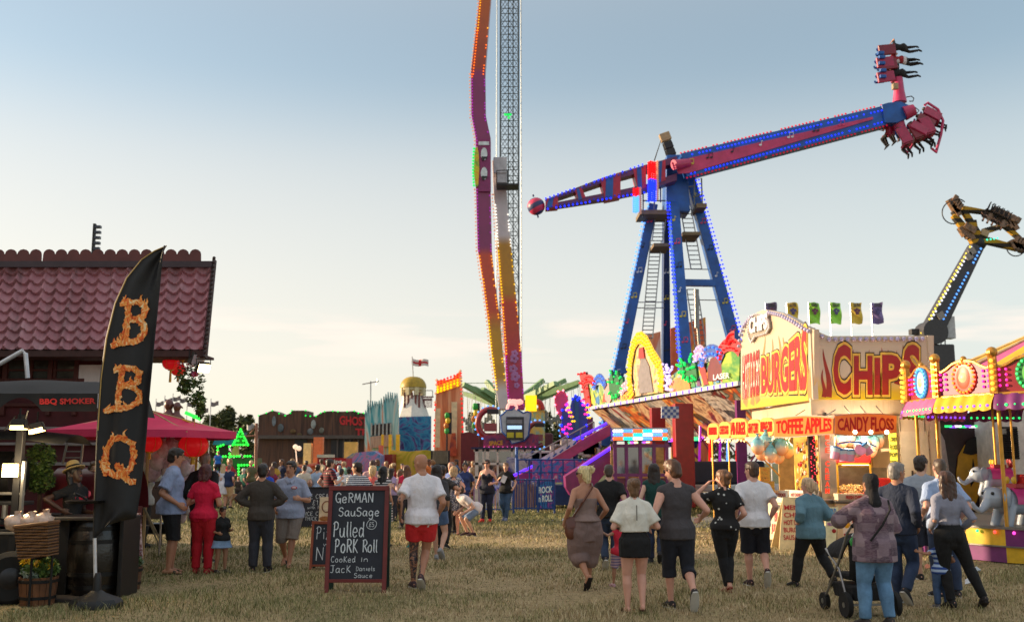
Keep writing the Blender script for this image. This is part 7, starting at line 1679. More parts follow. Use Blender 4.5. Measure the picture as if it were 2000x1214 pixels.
g=MB(); g.row(K_(1928,468,-.8),K_(1955,464,-.8),.22,.09); g.build('bulb_row',lamp('arm_teal',(60,220,170),2),kr)
# ------------------------------------------------------------- far fairground row
def slab(name,label,cat,pts,Y,th,mat,part='front_panel',grp=None):
    A=at(*pts[0],Y); xs=[p[0] for p in pts]; t=thing(name,(at((min(xs)+max(xs))/2,900,Y).x,Y,0),label,cat,grp); g=MB(); mx=max(p[1] for p in pts)-12; P=[at(*p,Y) for p in pts]; P=[Vector((q.x,q.y,0)) if p[1]>=mx else q for p,q in zip(pts,P)]; g.prism(P,(0,th,0)); return t,g.build(part,mat,t)
def to_ground(pts): return pts
# helter skelter
Yh=86.0; H_=lambda px,py,dy=0: at(px,py,Yh+dy); c=H_(807,760); k=Yh/F
hs_=thing('helter_skelter',(c.x,Yh,0),'white helter skelter tower with mustard dome and flagpole','tower')
g=MB(); g.lathe([(38*k,0),(32*k,H_(807,813).z),(24*k,H_(807,790).z),(20*k,H_(807,774).z),(21*k,H_(807,772).z)],(c.x,Yh,0),8); g.build('tower',M('helter_white',(226,222,214),.5,var=.12),hs_)
g=MB(); zb_,zt_=H_(807,772).z,H_(807,757).z
for i in range(8):
    a=2*math.pi*(i+.5)/8; g.box((c.x+21*k*math.cos(a),Yh+21*k*math.sin(a),(zb_+zt_)/2),(.34,.34,zt_-zb_),Matrix.Rotation(a,3,'Z'))
g.lathe([(23*k,0),(24*k,.18),(20*k,.2)],(c.x,Yh,zt_-.2),16); g.build('arcade',M('helter_cream',(214,200,160),.5),hs_)
g=MB(); zd=H_(807,735).z-zt_; g.lathe([(25.5*k*math.cos(math.pi/2*i/8)**.8+.02,zd*math.sin(math.pi/2*i/8)) for i in range(9)],(c.x,Yh,zt_),16); g.build('dome',M('dome_mustard',(170,140,34),.5,var=.3),hs_,30)
g=MB()
for i in range(5): x=c.x+(-14+7*i)*k; g.box((x,Yh-20*k,H_(807,782).z),(.16,.1,1.3))
g.build('maroon_stripe',M('stripe_maroon',(120,60,50),.5),hs_)
g=MB(); a=H_(833,780); g.box((a.x,Yh,a.z),(22*k,14*k,.12)); 
for i in range(9): g.box((H_(822+i*2.7,788).x,Yh-.3,H_(822,785).z),(.06,.06,22*k))
g.box((a.x+.1,Yh-.3,H_(822,775).z),(24*k,.1,.1)); g.build('balcony',M('balcony_maroon',(120,60,64),.5),hs_)
g=MB(); g.tube([H_(807,735),H_(805,696)],.05,5); g.tube([H_(845,762),H_(845,775)],.04,4); g.tube([H_(822,762),H_(845,762)],.04,4); g.build('flagpole',WHITE,hs_)
fgm=thing('england_flag',H_(804,697),'white flag with a red cross flying from the helter skelter','flag'); g=MB()
for (u0,u1,v0,v1,m) in ((0,.4,0,.36,0),(.4,.58,0,1,1),(.58,1,0,.36,0),(0,.4,.36,.64,1),(.58,1,.36,.64,1),(0,.4,.64,1,0),(.58,1,.64,1,0)):
    g.m=m; g.grid(lambda u,v,u0=u0,u1=u1,v0=v0,v1=v1:(lambda U,V:H_(804,712)+Vector((33*k*U,.25*math.sin(U*6),13*k*V-.22*U*U*1.2-.1*math.sin(U*5))))(u0+(u1-u0)*u,v0+(v1-v0)*v),4,3)
g.build('cloth',[M('flag_white',(220,210,206),.7),M('flag_red',(190,30,40),.7)],fgm,60)
t,_=slab('blue_cloth_wall','deep blue swirl painted cloth wall below the helter skelter','wall',[(777,905),(842,905),(842,812),(777,814)],78,.2,blotch('wave_art',[(14,50,110),(20,90,150),(40,140,180),(90,70,140),(16,40,90)],.55,4,.5))
# teal fun house
Yq=64; q_=lambda px,py,dy=0: at(px,py,Yq+dy)
rj=random.Random(6)
t,pn=slab('fun_house','teal fun house with jagged icicle top and barred window','building',[(712,905),(777,905),(778,815)]+[(777-i*2.2+rj.uniform(-.6,.6),(756+abs(9-i%18)*1.2 if i%2 else 776+rj.uniform(0,14))+i*.9) for i in range(29)]+[(713,800)],Yq,.5,blotch('teal_art',[(30,110,130),(50,150,165),(170,206,206),(206,110,60),(40,140,150)],.45,1.5,.5,(2.5,1,.35)))
g=MB(); g.prism([q_(*p,-.05) for p in ((724,850),(765,848),(764,825),(724,830))],(0,.06,0)); w=g.build('window',RDARK,t); g=MB()
for i in range(6): g.box((q_(726+7.5*i,838).x,Yq-.12,q_(726,838).z),(.1,.08,24*Yq/F))
g.build('bar',M('pale_bar',(150,160,160),.5),w)
g=MB(); g.prism([q_(*p,-.3) for p in ((723,875),(768,870),(766,848),(723,852))],(0,.25,0)); g.build('balcony_front',blotch('rust_wood',[(120,110,110),(170,150,140),(110,90,90)],1,1,.6,(4,1,.3)),t)
g=MB(); g.tube([q_(724,785),q_(724,744)],.04,5); g.tube([q_(708,750),q_(740,744)],.035,5); g.tube([q_(735,750),q_(737,739)],.03,4); g.build('aerial',STEEL,t)
for i,(px,w_) in enumerate(((747,4),(762,5.5),(777,7))):
    g=MB(); g.box((q_(px,870,-1).x,Yq-1,q_(px,870).z),(w_*Yq/F,.3,42*Yq/F)); g.build('yellow_pillar',M('pillar_yellow',(220,180,30),.5),t)
t,_=slab('wavy_stall_sign','low stall with a wavy yellow and green fascia','stall',[(760,898),(850,897),(850,880),(830,878),(800,881),(762,878)],60,1.5,blotch('lime_art',[(150,150,30),(190,180,40),(220,190,80),(170,120,40)],.6,2,.5)); g=MB()
for px in (768,790,812,846): g.box((at(px,930,60).x,60.5,1.0),(.2,.2,2.0))
g.build('post',WHITE,t); g=MB(); g.box((at(806,930,61).x,61.4,1.0),(2.6,.1,2.0)); g.build('back',RDARK,t)
t,_=slab('red_kiosk','square red kiosk beside the yellow pillars','kiosk',[(742,985),(766,985),(766,886),(742,888)],58,2,M('kiosk_red',(140,34,30),.5)); g=MB(); g.box(at(744,893,57.8),(.25,.3,1.4)); g.build('lit_edge',M('kiosk_edge',(220,110,80),.5),t)
# ghost train
Yo=74; o_=lambda px,py,dy=0: at(px,py,Yo+dy)
top_=[(503,905),(760,905),(760,812),(715,815),(710,806),(700,806),(692,802),(678,803),(660,803),(650,802),(634,803),(626,806),(617,812),(606,812),(597,811),(597,801),(570,801),(567,806),(557,811),(545,807),(532,801),(520,806),(505,811)]
t,pn=slab('ghost_train','long dark plank fronted ghost train with painted ghouls','building',top_,Yo,3,blotch('plank_dark',[(38,26,22),(70,46,36),(96,64,48),(48,40,40)],.5,1.2,.7,(5,1,.4)))
for i,(px,py,rx,ry,c) in enumerate(((535,822,4,10,(120,130,140)),(548,835,6,8,(90,100,106)),(612,828,5,9,(150,156,156)),(606,842,6,6,(100,106,110)),(628,840,5,6,(110,110,100)),(572,842,6,4,(110,84,44)),(585,848,5,3,(90,70,40)))):
    g=MB(); g.ball(o_(px,py,-.1),1,9,6,(rx*Yo/F,.06,ry*Yo/F)); g.build('painted_ghoul',M('ghoul_%d'%i,c,.7,var=.5,scale=3),pn)
for tx,x0_,x1_,y0_,y1_ in (('GHOST',663,718,829,811),('TRAIN',694,752,849,836)): o=o_(x0_,y0_,-.05); text(tx,o,o_(x1_,y0_+3)-o_(x0_,y0_),o_(x0_,y1_)-o_(x0_,y0_),M('blood_red',(190,26,34),.5),pn,bold=.04)
g=MB()
for i in range(2,len(top_)-1): g.row(o_(*top_[i],-.1),o_(*top_[i+1],-.1),.9,.07)
g.build('bulb_row',lamp('ghost_green',(20,200,80),1.2),pn)
g=MB(); g.box(((o_(505,853).x+o_(712,855).x)/2,Yo-.3,o_(600,853).z),(o_(712,855).x-o_(505,853).x,.5,.25)); g.build('ledge',M('ledge_grey',(84,74,70),.6),t)
g=MB()
for x0,x1 in ((646,690),(575,600)): a,b=o_(x0,892,-.06),o_(x1,858,-.06); g.box(((a.x+b.x)/2,Yo-.06,(a.z+b.z)/2),(b.x-a.x,.1,b.z-a.z))
g.build('dark_opening',RDARK,t); g=MB()
for px in (660,672,684,700): g.box((o_(px,875).x,Yo-.2,o_(px,875).z),(.12,.1,36*Yo/F))
g.build('post',M('ledge_grey',(84,74,70)),t)
# little chip kiosk and warm lit stall in front of the ghost train
t,pn=slab('chip_kiosk','small red kiosk lettered Chips in white','stall',[(620,945),(676,945),(676,894),(620,893)],52,2,M('kiosk_red2',(176,24,34),.5)); o=at(625,907,51.96); text('J Chips',o,at(668,907,51.96)-o,at(625,896,51.96)-o,WHT,pn,bold=.03); g=MB(); g.prism([at(*p,51.7) for p in ((619,893),(652,893),(652,887),(619,887))],(0,.3,0)); g.build('valance',M('scallop_cream',(206,196,176),.6),t)
t,_=slab('warm_stall','low cream stall with chimney pillars lit by the evening sun','stall',[(560,945),(622,945),(622,902),(600,905),(560,910)],54,2,M('warm_cream',(206,170,120),.5)); g=MB(); a=at(594,885,54); b=at(615,885,54); g.box((a.x,55,at(0,868,54).z-.6),(.42,.4,1.4)); g.build('chimney',M('pillar_cream',(226,206,140),.5),t); g=MB(); g.box((b.x,55,at(0,880,54).z),(.5,.4,1.5)); g.build('chimney',M('pillar_orange',(214,120,70),.5),t)
g=MB()
for px,py in ((577,872),(584,875)): g.ball(at(px,py,54),.14,8,5)
g.tube([at(580,905,54),at(577,872,54)],.03,5); g.build('globe_lamp',lamp('soft_globe',(240,210,180),.8),t)
g=MB(); g.prism([at(*p,53.5) for p in ((560,912),(625,903),(625,907),(560,917))],(0,1,0)); g.build('awning',M('awning_pink',(190,120,100),.6),t)
t,_=slab('art_stall','low stall with a blue and pink airbrushed banner','stall',[(668,945),(745,945),(742,888),(730,880),(690,884),(672,896)],56,2,blotch('pastel_art',[(30,60,150),(90,150,200),(200,120,170),(60,150,160),(210,160,130)],.7,2.5,.5)); g=MB(); a=at(680,885,56); g.box((a.x,57,a.z+.2),(.7,.6,.9)); g.build('horn_speaker',M('horn_yellow',(214,180,90),.5),t)
# green lit toy house ride
Yv=46; v_=lambda px,py,dy=0: at(px,py,Yv+dy)
gh=thing('toy_house_ride',(v_(455,900).x,Yv,0),'green lit toy house ride with a teal roof','ride'); GB=lamp('neon_green',(40,255,60),2.2)
g=MB(); g.prism([v_(*p) for p in ((415,868),(460,868),(470,843),(425,844))],(0,1.2,0)); g.build('roof',M('teal_roof',(14,120,150),.5),gh)
g=MB(); g.prism([v_(*p) for p in ((455,868),(484,868),(470,838))],(0,.3,0)); ga=g.build('gable',M('gable_green',(40,120,50),.5),gh); g=MB()
for a,b in (((455,868),(470,838)),((470,838),(484,868)),((455,868),(484,868)),((460,860),(480,860)),((464,852),(476,852))): g.row(v_(*a,-.1),v_(*b,-.1),.11,.055)
g.build('bulb_row',GB,ga)
g=MB(); g.prism([v_(*p,.3) for p in ((412,950),(496,950),(496,894),(412,894))],(0,1.5,0)); g.build('base_wall',blotch('jungle_art',[(16,60,30),(30,100,50),(50,80,40),(20,50,40)],1.2,2,.5),gh)
g=MB(); g.prism([v_(*p,.6) for p in ((428,890),(446,890),(446,870),(428,870))],(0,.1,0)); g.build('window',RDARK,gh); g=MB()
for a,b in (((425,892),(425,872)),((448,892),(448,872)),((426,872),(436,868)),((425,891),(494,890)),((466,932),(466,908)),((466,908),(494,907))): g.row(v_(*a,-.1),v_(*b,-.1),.12,.06)
g.build('bulb_row',GB,gh)
g=MB(); g.prism([v_(*p,.2) for p in ((448,890),(466,890),(466,868),(458,868))],(0,.1,0)); g.build('cream_panel',M('panel_peach',(206,150,110),.5),gh)
sp=thing('scaffold_pole',(at(501,900,44).x,44,0),'brown timber pole with cross arms and a pennant in front of the ghost train','pole'); g=MB(); p=at(501,905,44); g.tube([(p.x,44,0),at(501,826,44)],.07,6); g.tube([at(478,852,44),at(500,850,44)],.04,5); g.tube([at(488,846,44),at(500,833,44)],.03,5); g.build('pole',M('pole_brown',(150,104,84),.6),sp); g=MB(); g.grid(lambda u,v:at(482+14*u,838-10*v+3*math.sin(5*u),44-.1*math.sin(6*u)),6,3); g.build('pennant',M('pennant_grey',(170,172,176),.7),sp)
# wood panel ride front with yellow and red sign
Yx=52; x_=lambda px,py,dy=0: at(px,py,Yx+dy)
t,pn=slab('panel_ride_front','ride front of orange plank art under a yellow bulb sign','ride',[(846,960),(905,960),(904,780),(898,735),(894,728),(880,742),(860,741),(853,745),(850,790)],Yx,.4,blotch('plank_orange',[(150,80,50),(200,120,80),(226,170,130),(120,60,50)],.5,1,.6,(4,1,.3)))
g=MB(); g.prism([x_(*p,-.1) for p in ((853,768),(902,752),(898,724),(885,738),(868,742),(855,742))],(0,.1,0)); sgn=g.build('sign',M('sign_amber',(200,120,30),.5,emit=.3),pn)
for j in range(5):
    g=MB(); g.row(x_(855,765-j*5,-.15),x_(900,750-j*5.4,-.15),.17,.075); g.build('bulb_row',(YELL,YELL,AMB,REDLT,REDLT)[j],sgn)
g=MB(); g.row(x_(901,760,-.2),x_(905,870,-.2),.24,.07); g.row(x_(850,790,-.2),x_(848,870,-.2),.26,.07); g.build('bulb_row',REDLT,pn)
g=MB(); g.row(x_(899,724,-.2),x_(902,770,-.2),.16,.09,.3); g.row(x_(853,742,-.2),x_(850,785,-.2),.2,.09,.3); g.build('bulb_row',WARMW,pn)
g=MB(); g.box(x_(855,835,-.2),(.25,.15,2.0)); g.box(x_(887,830,-.2),(.3,.15,2.4)); g.build('pale_plank',M('plank_pale',(226,200,160),.6),pn)
g=MB(); g.prism([x_(*p,-.3) for p in ((876,890),(892,890),(890,845),(882,845))],(0,.3,0)); g.build('tartan_panel',blotch('tartan',[(140,40,30),(200,90,50),(90,40,60)],2,.3,.6),pn)
for (px,y0,y1,lab) in ((873,806,846,'first'),(928,788,836,'second')):
    tt_=thing('totem',(x_(px,850,-1.5).x,Yx-1.5,0),'green and yellow painted totem on a post, '+('left' if px<900 else 'right')+' of the red ride wall','ornament'); g=MB(); yy=(y1-y0)/4; g.tube([(x_(px,850,-1.5).x,Yx-1.5,0),x_(px,y1,-1.5)],.05,5); g.build('post',RDARK,tt_)
    for j,cc in enumerate(((40,160,60),(230,190,40),(210,120,40),(60,160,70))):
        g=MB(); g.ball(x_(px+math.sin(j*2)*2,y0+yy*(j+.5),-1.5),yy*.62*Yx/F,9,6,(.8,.6,1)); g.build('painted_head',M('totem%d'%j,cc,.5),tt_)
    g=MB(); g.box(x_(px+6,(y0+y1)/2,-1.4),(.16,.2,(y1-y0)*Yx/F)); g.build('dark_back',RDARK,tt_)
t,_=slab('red_ride_wall','plain deep red side wall between two ride fronts','wall',[(900,970),(935,970),(935,850),(918,843),(900,845)],50,1,M('wall_deep_red',(110,26,34),.5))
gr=thing('gold_pipe_rack',(at(858,890,48).x,48,0),'rack of upright dark pipes below the plank ride front','rack'); g=MB()
for i in range(11): g.tube([at(846+i*2.8,905,48),at(847+i*2.6,880,48)],.045,5)
g.build('pipe',M('pipe_steel',(120,110,96),.4,.6),gr); g=MB(); g.box((at(860,920,48.3).x,48.3,1.1),(.9,.4,2.2)); g.build('base',RDARK,gr)
# space ride: silver face over a cream glazed pay box
Ys=43.0; s3=lambda px,py,dy=0: at(px,py,Ys+dy)
sr=thing('space_ride',(s3(990,950).x,Ys,0),'waltzer like ride front with a silver cut out face and purple fascia','ride')
g=MB(); g.prism([s3(*p) for p in ((943,877),(1052,877),(1052,850),(1040,846),(945,850))],(0,1.2,0)); g.build('fascia',blotch('galaxy_art',[(40,16,60),(90,30,90),(150,40,80),(40,40,110)],1.2,2,.4),sr)
SIL=M('silver_cut',(170,176,186),.35,.5)
g=MB(); g.prism([s3(*p,-.2) for p in ((977,812),(985,806),(990,800),(1000,800),(1006,794),(1012,800),(1022,806),(1030,803),(1037,806),(1034,830),(1032,850),(1024,860),(1000,866),(990,852),(980,842))],(0,.1,0)); fc=g.build('face_board',SIL,sr)
g=MB(); g.tube([s3(*p,-.22) for p in ((977,812),(985,806),(990,800),(1000,800),(1006,794),(1012,800),(1022,806),(1030,803),(1037,806),(1034,830),(1032,850),(1024,860),(1000,866),(990,852),(980,842),(977,812))],.035,5); g.build('outline',NAVY,fc)
g=MB(); g.box(s3(1006,836,-.3),(34*Ys/F,.15,44*Ys/F)); fr_=g.build('face_frame',M('frame_dark',(44,44,50),.4),fc); g=MB(); g.box(s3(1005,834,-.4),(28*Ys/F,.06,7*Ys/F)); g.build('visor',lamp('visor',(170,205,240),1.0),fr_); g=MB()
for px in (997,1014): g.box(s3(px,849,-.4),(13*Ys/F,.06,10*Ys/F))
g.build('yellow_tooth',M('tooth_yellow',(190,180,30),.4),fr_); g=MB(); g.box(s3(1005,823,-.4),(30*Ys/F,.06,8*Ys/F)); g.build('brow',M('brow_grey',(120,124,132),.4),fr_)
g=MB()
for i in range(16): g.ball(s3(1000+9*math.cos(i/15*3.14),797-10*math.sin(i/15*3.14),-.2),.07,6,4)
for i in range(12): g.ball(s3(996+i*2,788-rnd.random()*6,-.1),.1,6,4)
g.build('bulb_crown',lamp('crown',(230,160,150),1.2),fc)
text('SPACE',s3(955,870,-.05),s3(982,868)-s3(955,870),s3(955,861)-s3(955,870),GOLD,sr,bold=.03)
g=MB(); 
for i in range(12): g.bulb(s3(946+i*9,874,-.1),.06)
g.build('bulb_row',lamp('fascia_pink',(240,90,180),2),sr)
def pod(px,py,s_,c,nm):
    t=thing('ride_car',s3(px,py,.2),nm,'ride car'); p=s3(px,py,.2); g=MB(); pts=[(math.cos(R_(a))*s_,0,math.sin(R_(a))*s_*1.1) for a in range(60,301,20)]; g.tube([p+Vector(q) for q in pts],.24*s_,8); g.box(p+Vector((.0,.3,-.3*s_)),(1.0*s_,.8,.6*s_)); g.build('shell',M('pod_%d%d%d'%c,c,.35,coat=.4),t,50); g=MB()
    for q in pts: g.ball(p+Vector(q)*1.24,.045,6,4)
    g.build('bulb_row',CYANL,t); g=MB(); g.box(p+Vector((.2*s_,0,s_*.9)),(.9*s_,.4,.35*s_)); g.build('head_rest',RDARK,t)
pod(958,826,.55,(140,30,40),'dark red curled ride car at the left of the silver face'); pod(1120,840,.5,(90,40,100),'purple curled ride car beside the lit hand sign'); pod(1050,848,.45,(120,40,50),'small maroon ride car right of the silver face')
t,_=slab('paint_board','tall splash painted board with a red arch on top','ride board',[(1033,868),(1064,868),(1064,800),(1056,790),(1046,800),(1042,783),(1032,783)],44.5,.3,blotch('splash2',[(210,160,120),(120,190,190),(220,200,90),(200,110,90)],1.1,2,.5)); g=MB(); g.tube([at(1049+9*math.cos(R_(a)),800-16*math.sin(R_(a)),44.3) for a in range(0,200,20)],.14,7); g.build('arch',M('arch_red',(170,30,36)),t,50); g=MB(); g.box(at(1037,787,44.2),(.5,.2,.7)); g.build('lit_cap',YELL,t)
# cream glazed pay box under the fascia
Yu=41.0; u_=lambda px,py,dy=0: at(px,py,Yu+dy); px0,px1=930,1045
pb=thing('pay_box',(u_(988,960).x,Yu,0),'cream framed glazed pay box under the purple ride fascia','booth'); zt_=u_(988,876).z; CRM=M('box_cream',(214,200,186),.5)
g=MB()
for px in (931,944,952,972,1000,1025,1042): g.box((u_(px,930).x,Yu,zt_/2),(.14 if px in(931,952,1042) else .08,.14,zt_))
for z in (zt_-.06,1.05,u_(0,905).z): g.box(((u_(px0,0).x+u_(px1,0).x)/2,Yu-.01,z),(u_(px1,0).x-u_(px0,0).x,.12,.09))
g.build('frame',CRM,pb); g=MB(); g.box(((u_(px0,0).x+u_(px1,0).x)/2,Yu+.02,.5),(u_(px1,0).x-u_(px0,0).x,.1,1.0)); g.build('lower_panel',M('box_mauve',(140,110,150),.5),pb)
g=MB(); g.box(((u_(px0,0).x+u_(px1,0).x)/2,Yu+.03,(zt_+1.05)/2),(u_(px1,0).x-u_(px0,0).x-.1,.012,zt_-1.1)); g.build('window_pane',glass('box_glass',(170,165,150),.8),pb)
g=MB(); g.box(((u_(px0,0).x+u_(px1,0).x)/2,Yu+1.6,zt_/2),(u_(px1,0).x-u_(px0,0).x,.1,zt_)); g.box((u_(995,0).x,Yu+1.5,(zt_+1)/2),(.3,.06,.8)); g.build('back_wall',M('box_back',(150,136,104),.6,var=.3,scale=1.5),pb)
g=MB(); g.box(((u_(px0,0).x+u_(px1,0).x)/2,Yu+.8,zt_+.03),(u_(px1,0).x-u_(px0,0).x+.2,1.9,.08)); g.build('roof',M('roof_navy',(30,26,70),.5),pb)
g=MB(); p=u_(1009,950,-.5); g.tube([(p.x,p.y,0),u_(1009,872,-.5)],.06,6); g.build('front_pole',NAVY,pb)
# colourful panels behind the pendulum ride
t,_=slab('sail_banner','tall orange and white streaked panel behind the pendulum legs','panel',[(1215,790),(1293,790),(1290,647),(1250,657)],56,.2,blotch('sail_art',[(226,210,200),(220,120,90),(236,170,120),(200,200,200)],.35,1.5,.5,(2,1,.5)))
t,_=slab('sail_banner','orange flame streaked panel between the front and right legs','panel',[(1308,790),(1382,800),(1378,619),(1335,632),(1310,641)],56,.2,blotch('sail_art2',[(230,190,150),(226,120,60),(210,80,50),(220,190,60),(236,210,190)],.35,1.5,.5,(2,1,.5)))
# bust figures, bunting flags, light mast left
bf=thing('bust_figures',at(338,812,30),'two brown sculpted busts side by side above the crimson parasol','statue')
for dx,dy,s_ in ((0,0,1.0),(16,4,.85)):
    g=MB(); p=at(330+dx,790+dy,30); g.ball(p,.16*s_,12,8,(.85,.95,1.1)); g.loft([p+Vector((0,0,-.12)),p+Vector((0,0,-.22)),p+Vector((0,0,-.34)),p+Vector((0,0,-.6))],[(.08,.08),(.12*s_,.1),(.3*s_,.18),(.34*s_,.2)],(1,0,0),12,(True,False)); g.loft([p+Vector((.12*s_,0,.02)),p+Vector((.19*s_,0,-.03))],[.035,.03],(0,1,0),6,(True,True)); me=remesh(g,.02,2); me.materials.append(M('bronze_brown',(96,48,42),.4,coat=.3)); link('bust',me,bf)
    
g=MB(); p=at(338,830,30.3); g.box((p.x,30.3,p.z/2),(.9,.5,p.z)); g.build('plinth',M('plinth_dark',(50,36,34),.6),bf)
gs=thing('green_light_strip',at(375,812,29),'sloping bright green light tube beside the busts','lamp'); g=MB(); g.tube([at(362,805,29),at(392,818,29)],.05,6); g.build('tube',GB,gs); g=MB(); p=at(378,815,29.1); g.tube([(p.x,29.1,0),p],.04,5); g.build('post',RDARK,gs)
for i,(px,py) in enumerate(((305,784),(322,778),(338,774),(352,777),(366,784),(412,784),(392,798))):
    Yp_=64; b=at(px,py,Yp_); t=thing('pennant',(b.x,Yp_,0),'small grey pennant on a thin pole beyond the tiled stall','flag','grey pennants beyond the tiled stall'); g=MB(); g.tube([(b.x,Yp_,0),b+Vector((0,0,.2))],.03,5); g.build('pole',M('white_tube',(205,205,210)),t); g=MB(); g.grid(lambda u,v:b+Vector((.5*u,.06*math.sin(6*u),-.28*v-.05*math.sin(5*u))),5,2); g.build('cloth',M('pennant_print',(120,112,116),.7,var=.5,scale=4),t)
# ------------------------------------------------------------- trees beyond
def tree(px,ytop,w,Y,label,seed,dens=1500):
    r=random.Random(seed); b=at(px,900,Y); zt_=at(px,ytop,Y).z; rw=w*Y/F/2
    t=thing('tree',(b.x,Y,0),label,'tree','trees beyond the fairground'); g=MB(); g.tube([(b.x,Y,0),(b.x+.1,Y,zt_*.35),(b.x,Y,zt_*.75)],[.35,.28,.1],7)
    for k in range(5): a=r.uniform(0,6.28); g.tube([(b.x,Y,zt_*(.3+.08*k)),(b.x+rw*.6*math.cos(a),Y+rw*.6*math.sin(a),zt_*(.55+.06*k))],[.13,.04],5)
    g.build('trunk',M('tree_bark',(70,54,42),.9),t); cl=[]
    for k in range(16):
        a=r.uniform(0,6.28); q=r.random()**.5; hz=r.uniform(.35,.97); sp=rw*(1-.75*max(0,hz-.6)/.4)*.8
        cl.append(((b.x+sp*q*math.cos(a),Y+sp*q*math.sin(a),zt_*hz),(rw*.34,rw*.34,zt_*.13)))
    leaves('crown',[M('tree_leaf_%d'%i,c,.7,var=.3,scale=1) for i,c in enumerate(((52,62,30),(72,80,40),(96,98,52)))],t,cl,int(dens/16),.32*Y/110,seed)
TL=['low bushy tree left of the ghost train','rounded tree at the left of the ghost train roof','broad tree behind the green lit toy house','tree behind the wooden plank ride','tree just right of the silver face','small tree beside the lit hand sign','tree behind the helter skelter base','far tree behind the chip stall']
for i,a in enumerate(((440,803,70,120),(478,806,60,118),(410,815,60,125),(925,815,50,120),(1062,800,60,110),(1095,815,50,112),(690,835,60,130),(1180,830,60,125))): tree(*a,TL[i],i+3)
r=random.Random(77)
for i in range(16):
    px=-250+i*165+r.uniform(-40,40); tree(px,872+r.uniform(-9,9),r.uniform(110,170),230+r.uniform(-12,12),'distant dark green tree low on the horizon',50+i,500)
# ------------------------------------------------------------- people
C=cloth; D=denim
WALK=lambda a=.24,yl=0:{'L':(-.075,a,0,-.1),'R':(.075,-a,0,.75)}
WALKR=lambda a=.24:{'R':(.075,a,0,-.1),'L':(-.075,-a,0,.75)}
def Wp(J,v): return J['root'].matrix_basis@Vector(v)
def bag(name,label,J,p,d,mat,strap=None,rz=0,cat='bag'):
    q=Wp(J,p); t=thing(name,q,label,cat,None,J['root'].rotation_euler.z+rz); g=MB(); g.loft([(0,0,-d[2]/2),(0,0,-d[2]*.3),(0,0,d[2]*.2),(0,0,d[2]/2)],[(d[0]*.42,d[1]*.5),(d[0]*.5,d[1]*.55),(d[0]*.47,d[1]*.4),(d[0]*.36,d[1]*.2)],(1,0,0),14,(True,True)); g.build('pouch',mat,t,60,False)
    g=MB(); g.loft([(0,-d[1]*.1,d[2]*.5),(0,-d[1]*.42,d[2]*.28),(0,-d[1]*.52,-d[2]*.02)],[(d[0]*.38,.008),(d[0]*.48,.008),(d[0]*.42,.008)],(1,0,0),8); g.build('flap',mat,t,60,False)
    if strap:
        g=MB(); P=[Wp(J,s)-q for s in strap]; P=[Matrix.Rotation(-(J['root'].rotation_euler.z+rz),3,'Z')@s for s in P]; 
        for i in range(len(P)-1): g.tube([P[i],P[i+1]],.016,5)
        g.build('strap',mat,t,50,False)
    return t
# ---- right of centre, nearest group
J=person('blonde woman in a mauve strapless jumpsuit carrying a brown bag',1145,1150,908,14,fem=True,w=1.22,tone='tan',top=('strapless',C((140,118,112)),.012,.03),bottom=('harem',C((128,106,102)),.03),hair=('updo',(222,196,146)),shoes=(34,28,28),sandals=True,glasses=(60,50,50),yaw=42,feet={'L':(-.05,-.22,.0,.85),'R':(.07,.12,0,0)},hands={'L':(.14,.02,-.40),'R':(.1,.1,-.38)})
h=J['h']; bag('shoulder_bag','brown leather shoulder bag at the hip of the blonde woman',J,(-.21,-.05,.50*h),(.2,.1,.24),M('brown_leather',(104,58,42),.4,coat=.2),[(-.2,-.04,.57*h),(-.08,-.135,.70*h),(.06,-.125,.82*h),(.085,-.02,.845*h)])
person('man in a black t-shirt and blue jeans beside the blonde woman',1192,1112,906,-6,top=('short',C((22,22,25)),.016,-.01),bottom=('long',D((40,54,78)),.012),hair=('buzz',(70,58,50)),w=1.12,feet=WALKR(.1))
person('small girl in red top and striped shorts holding hands',1211,1146,1012,8,fem=True,tone='olive',w=.9,top=('tank',C((206,40,66)),.008,-.02),bottom=('shorts',stripes('kid_stripe',(190,160,170),(120,110,150),26),.014,.95),hair=('bob',(70,50,40)),shoes=(200,160,170),hands={'L':(.26,.04,.02),'R':(.05,.05,-.34)},feet=WALK(.06))
person('woman in a cream blouse and black mini shorts',1242,1196,934,4,fem=True,w=1.34,tone='pink',top=('short',C((226,222,212)),.028,.045,.8),bottom=('mini',C((20,20,23)),.006),hair=('updo',(112,82,60)),shoes=(76,36,30),sandals=True,feet={'L':(-.085,.04,0,0),'R':(.075,-.03,0,.2)},hands={'L':(.06,.2,-.26),'R':(.08,.2,-.26)},extra=lambda J:[MB().box(J['S'](.235)-J['fwd']*(.105*J['h']),(.012,.008,.17)).build('zip',M('grey_zip',(120,116,112),.4,.5),J['root'],world=False)])
person('slim woman with long dark hair in a green top and jeans',1281,1100,904,-8,fem=True,tone='fair',top=('tank',C((20,64,60)),.03,-.04),bottom=('long',D((38,48,74)),.01),hair=('longer',(36,24,22)),feet=WALK(.1))
person('tall young man in a charcoal tank top and dark cropped jeans',1326,1190,896,6,w=.98,tone='pink',yaw=38,pitch=12,top=('tank',C((70,66,70)),.022,-.035),bottom=('capri',D((30,34,46)),.016,1.28),hair=('quiff',(84,54,36)),glasses=(40,34,32),shoes=(46,42,44),feet={'L':(-.05,.16,0,0),'R':(.1,-.3,.02,1.0)},hands={'L':(.13,.06,-.38),'R':(.16,.1,-.3)})
